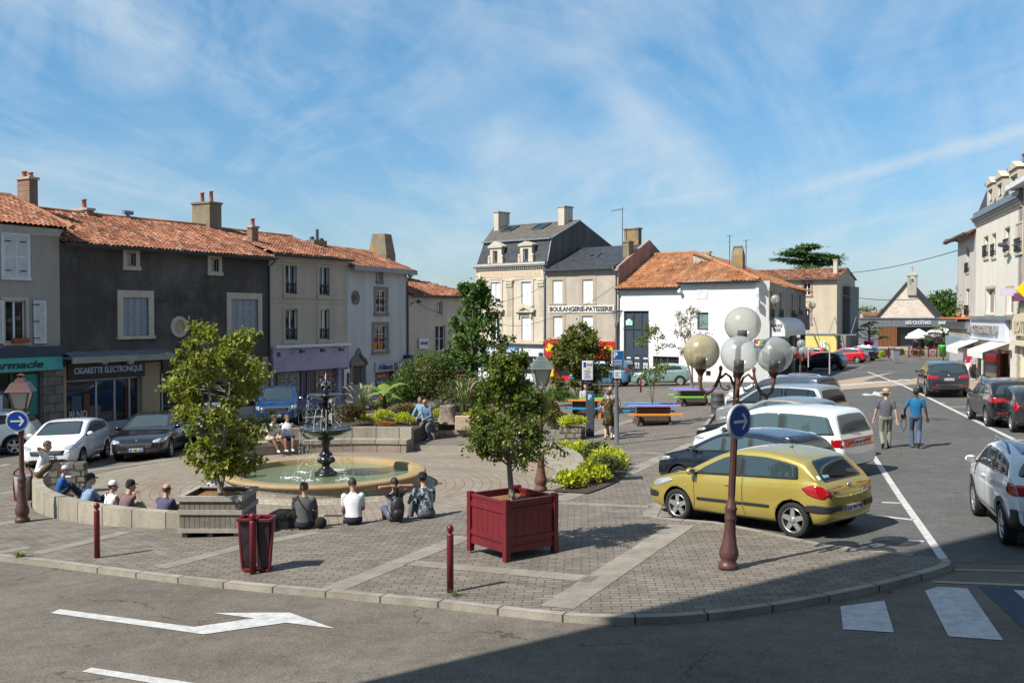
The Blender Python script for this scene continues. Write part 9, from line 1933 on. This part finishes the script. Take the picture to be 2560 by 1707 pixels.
p_,f_=onarc(268,6.70,PZ+.16,196,262);E,k=person('woman with a white cap and white sleeveless top',p_,f_,wht,den,3,'dark','cap',1,.13,.15,hy=-.6,sleeve='none',hatm=[fab('cap_w',(.75,.75,.72))]*2,size=.93,fl_=(-.12,.62,-.13),fr=(.13,.60,-.13),group=G1);mb=MB();mb.tube([k['sh'][0]+V_ for V_ in(Vector((.06,.09,.06)),Vector((.05,-.04,.07)),Vector((.17,-.125,-.12)),Vector((.33,-.13,-.40)))],.016,6);addp(E,'bag_strap',mb,blk)
p_,f_=onarc(302,6.70,PZ+.16,196,262);person('man with a black flat cap and mauve brown shirt, hand at his face',p_,f_,fab('mauve_brown',(.17,.11,.115)),khaki,0,'dark','cap',1,.13,.32,hy=-.5,hr=(.06,.22,.47),hatm=[blk,blk],fl_=(-.12,.62,-.13),fr=(.13,.60,-.13),group=G1)
p_,f_=onarc(402,6.70,PZ+.16,196,264);person('balding man in a dark violet shirt sitting alone near the wooden planter',p_,f_,fab('violet',(.085,.08,.15)),gry,0,'brown',None,1,.13,.2,bald=True,fl_=(-.12,.62,-.13),fr=(.13,.60,-.13),group=G1)
q=C2+Vector((cos(R(201.5)),sin(R(201.5))))*7.12;E,k=person('young man on the phone perched on top of the curved wall at far left',(q.x,q.y,.03),(.9,.22),wht,brn,0,'brown',None,1,.20,.28,hp=.2,hr=(.10,.10,.60),hl=(-.12,.40,.12),fl_=(-.12,.62,-.16),fr=(.10,.60,-.14),shorts=True)
mb=MB();mb.cbox((.105,.06,.70),.012,.035,.13,rx=-.3);hold(E,'mobile_phone',mb,M_white,'white mobile phone held to the ear of the young man on the wall','phone');mb=MB();mb.ball(k['sh'][0]+Vector((.02,-.01,.0)),(.075,.07,.07),10,8,0);addp(E,'shoulder_panel',mb,fab('lime',(.40,.45,.03)))
G2='people sitting on the pavement edge, seen from behind'
def rim(x,y):q=g(x,y);d=Vector((C.x-q.x,C.y-q.y)).normalized();return(q.x,q.y,q.z+.01),(d.x,d.y)
p_,f_=rim(760,1322);E,k=person('man in a dark grey shirt with a black shoulder bag at his side',p_,f_,gry,navy,0,'brown',None,1,.40,.10,group=G2,hl=(-.2,.32,.02),hr=(.22,.3,.02));mb=MB();mb.tube([k['sh'][0]+V_ for V_ in(Vector((.06,.09,.06)),Vector((.04,-.05,.07)),Vector((.17,-.13,-.12)),Vector((.38,-.13,-.42)))],.016,6);addp(E,'bag_strap',mb,blk);mb=MB();mb.ball((.33,-.06,.12),(.12,.09,.12),12,8);hold(E,'shoulder_bag',mb,blk,'black shoulder bag beside the man in dark grey','bag')
p_,f_=rim(884,1311);person('young man in a plain white shirt with his head bent down',p_,f_,wht,navy,3,'dark',None,1,.40,.30,hp=.5,group=G2,hl=(-.05,.42,.12),hr=(.1,.4,.10),shorts=True)
p_,f_=rim(988,1303);E,k=person('woman with a black backpack holding her dark hair with both hands',p_,f_,fab('striped',(.28,.29,.33),(.08,.085,.11),30),den,3,'dark',None,1,.40,.08,sleeve='none',group=G2,hl=(-.10,-.06,.66),hr=(.10,-.06,.66),long=True,size=.95,shorts=True)
mb=MB();mb.ball((0,-.20,.30),(.155,.10,.25),14,10);mb.ball((0,-.28,.20),(.12,.06,.11),12,8);bo_=hold(E,'backpack',mb,mat('black_nylon',(.022,.022,.024),None,rough=.5),'black backpack worn by the woman holding her hair','backpack')
for s in(-1,1):mb=MB();mb.tube([Vector((s*.11,-.13,.46)),Vector((s*.13,-.03,.57)),Vector((s*.13,.09,.50)),Vector((s*.15,.06,.28)),Vector((s*.12,-.12,.12))],.018,6);mb.build('strap',blk,bo_)
p_,f_=rim(1066,1295);person('man in a grey camouflage shirt with knees drawn up and a black cap',p_,f_,camo(),fab('grey_jeans',(.11,.13,.155)),0,'dark','back',1,.40,.30,hy=-.5,hatm=[blk,blk],group=G2,fl_=(-.22,.42,-.36),fr=(.2,.40,-.36),hl=(-.15,.40,.30),hr=(.1,.42,.28),wide=1.08,shoes=dsh)
q=C2+Vector((cos(R(193)),sin(R(193))))*2.55;person('man with a blue cap in a white shirt on the basin edge behind the maple',(q.x,q.y,PZ+.43),(-.75,-.6),wht,den,0,'brown','cap',1,.42,.15,hatm=[fab('cap_b2',(.02,.08,.28))]*2)
p_,f_=onarc(674,6.75,SZ,77,128);person('young man in a white shirt and beige shorts leaning forward on the far bench',p_,(f_[0]+.25,f_[1]),wht,bge,3,'dark',None,1,.43,.38,hy=.5,hl=(-.05,.42,.05),hr=(.08,.40,.02),shorts=True,fl_=(-.30,.50,-.43),fr=(-.05,.52,-.43),group='couple sitting on the far bench')
p_,f_=onarc(716,6.72,SZ,77,128);E,k=person('woman in a white sleeveless top, arms spread along the bench',p_,f_,wht,navy,3,'brown',None,1,.43,-.08,hy=.6,sleeve='none',hl=(-.52,-.10,.33),hr=(.50,-.10,.22),shorts=True,long=False,size=.96,group='couple sitting on the far bench');mb=MB();mb.T=k['T4']
for s in(-1,1):mb.ball((s*.033,.092,.018),(.026,.010,.018),8,6)
addp(E,'sunglasses',mb,blk);mb=MB();mb.ball((-.06,.17,.12),(.10,.05,.06),10,8);hold(E,'waist_bag',mb,blk,'small black bag on the lap of the woman with spread arms','bag')
G3='two men in blue on the stone pier';person('man in a pale denim shirt bending forward on the stone pier',(-3.0,36.25,.17),(-.5,-.86),fab('pale_denim',(.13,.21,.32)),fab('grey_jeans2',(.13,.15,.16)),3,'grey',None,1,.72,.45,hp=.5,sleeve='long',hl=(-.05,.36,.05),hr=(.08,.34,.03),fl_=(-.14,.30,-.73),fr=(.02,.36,-.68),shoes=bge,bald=True,group=G3)
person('man in a patterned turquoise shirt behind the bending man on the pier',(-3.30,36.75,.17),(-.6,-.7),fab('turquoise_print',(.05,.22,.33),(.30,.36,.42),26),den,3,'dark',None,1,.6,.15,hy=-.4,sleeve='long',group=G3)
G4='couple standing by the ticket machine';q=g(1527,1092);person('bearded man in a grey shirt standing behind the woman in the floral dress',q,(-.25,-.9),fab('pale_grey',(.26,.27,.30)),gry,1,'brown',None,0,hy=-.4,beard=True,sleeve='long',hl=(-.26,.15,.05),hr=(.25,.12,.05),size=1.03,group=G4)
q=g(1521,1099);fm=floral();E,k=person('woman in a dark floral dress with an orange handbag',q,(.35,.9),fm,fm,1,'brown',None,0,sleeve='short',shorts=True,long=False,hl=(-.24,.08,.0),hr=(.24,.06,-.05),size=.97,shoes=brn,group=G4);mb=MB();mb.lathe([(.13,1.18),(.145,1.0),(.18,.8),(.215,.52),(.21,.52),(.14,.98)],20);addp(E,'dress_skirt',mb,fm)
mb=MB();mb.cbox((-.30,.02,.82),.10,.20,.17);mb.tube([(-.28,.02,.9),(-.16,.10,1.25),(.06,.05,1.45),(.03,-.10,1.38),(-.18,-.12,1.1),(-.28,.0,.9)],.010,5);hold(E,'handbag',mb,plain('orange_leather',(.50,.17,.015),.5),'orange handbag hanging at the side of the woman in the floral dress','handbag')
person('person in a pale shirt sitting at the orange-topped picnic planter',(PN1.x+.05,PN1.y+.80,PN1.z+.48),(.1,-1),fab('pale_aqua',(.45,.52,.55)),den,1,'brown',None,1,.46,.1,hl=(-.08,.35,.30),hr=(.08,.35,.30))
G5='two men walking up the street';q=road(2214,1121);E,k=person('older man with a straw hat and slate polo shirt walking up the street',q,(.30,.95),fab('slate',(.105,.105,.125)),fab('sage',(.24,.24,.19)),1,'grey','straw',0,fl_=(-.09,-.22,-.84),fr=(.10,.16,-.93),hl=(-.34,.10,-.10),hr=(.33,-.02,-.14),shoes=dsh,hatm=[fab('straw',(.52,.38,.19),(.40,.28,.13),40),blk],group=G5,wide=1.08)
q=road(2289,1120);E,k=person('man in a bright blue polo shirt and jeans beside the older walking man',q,(.30,.95),fab('cobalt',(.012,.135,.30)),fab('jeans2',(.07,.115,.20)),2,'dark',None,0,fl_=(-.08,.14,-.93),fr=(.06,-.26,-.82),hl=(-.30,.16,.02),hr=(.33,.06,-.12),shoes=brn,group=G5,size=1.02)
w_=k['arms'][0][1];mb=MB();mb.cbox(w_+Vector((-.02,.06,-.05)),.14,.11,.10);mb.tube([w_+Vector((-.02,.10,-.05)),w_+Vector((-.02,.22,-.05))],.045,12);mb.tube([w_+Vector((-.05,.02,-.08)),w_+Vector((-.10,-.02,-.30)),w_+Vector((-.02,.0,-.50)),w_+Vector((.06,.02,-.30)),w_+Vector((.03,.03,-.06))],.012,6);hold(E,'camera',mb,M_blackpl,'black camera with hanging straps in the left hand of the man in blue','camera')
for i,(x,Y,c,lb)in enumerate([(2287,116.5,(.5,.35,.33),'guest in pale pink seated under the lower white parasol'),(2327,117,(.05,.35,.33),'guest in teal seated under the mauve parasol'),(2340,116,(.40,.03,.03),'guest in red seated under the widest parasol'),(2305,118,(.03,.03,.035),'guest in black seated between the white parasols')]):
 q=aty(x,850,Y);mb=MB();mb.box(-.24,-.22,0,.24,.22,.42);mb.box(-.24,-.26,.42,.24,-.20,.85);ch_=mb.build('terrace_chair',M_blackpl,None,loc=(q.x,Y,TZ),bevel=.02);tag(ch_,'black chair of the '+lb.split(' seated')[0]+' on the terrace','chair','terrace chairs');person(lb,(q.x,Y,TZ+.43),(-.3 if i%2 else .5,1 if i==1 else-.9),fab('guest%d'%i,c),gry,i%2,'dark',None,1,.42,.1,group='guests on the restaurant terrace')
H=None
for(x,y0,y1,a,b,lb)in((2457,887,941,fab('crimson',(.38,.01,.06)),wht,'shop mannequin in a crimson dress and white leggings under the awning'),(2485,882,941,fab('pale_top',(.35,.34,.36)),blk,'shop mannequin in dark trousers beside the red brown door')):
 u_=RP0+RD*({2457:2.0,2485:4.0}[x]);q=u_-Vector((.966,-.26))*.7;person(lb,(q.x,q.y,gz(q.x,q.y)+.04),(-1,-.2),a,b,1,'brown',None,0,size=.98,cat='mannequin',nm='mannequin',group='mannequins outside the awning shop')
for k,(x,y)in enumerate(((2338,1048),(2362,1049))):
 q=road(x,y);mb=MB();mb.lathe([(.36,.004),(.36,.012),(.33,.012),(.32,.008),(0,.008)],28);tag(mb.build('manhole_cover',mat('worn_iron',(.07,.06,.06),(.05,.045,.045),9,.6,.2),None,loc=q),'round iron manhole cover on the street, %s of the pair ahead of the walkers'%('left'if k==0 else'right'),'manhole cover')
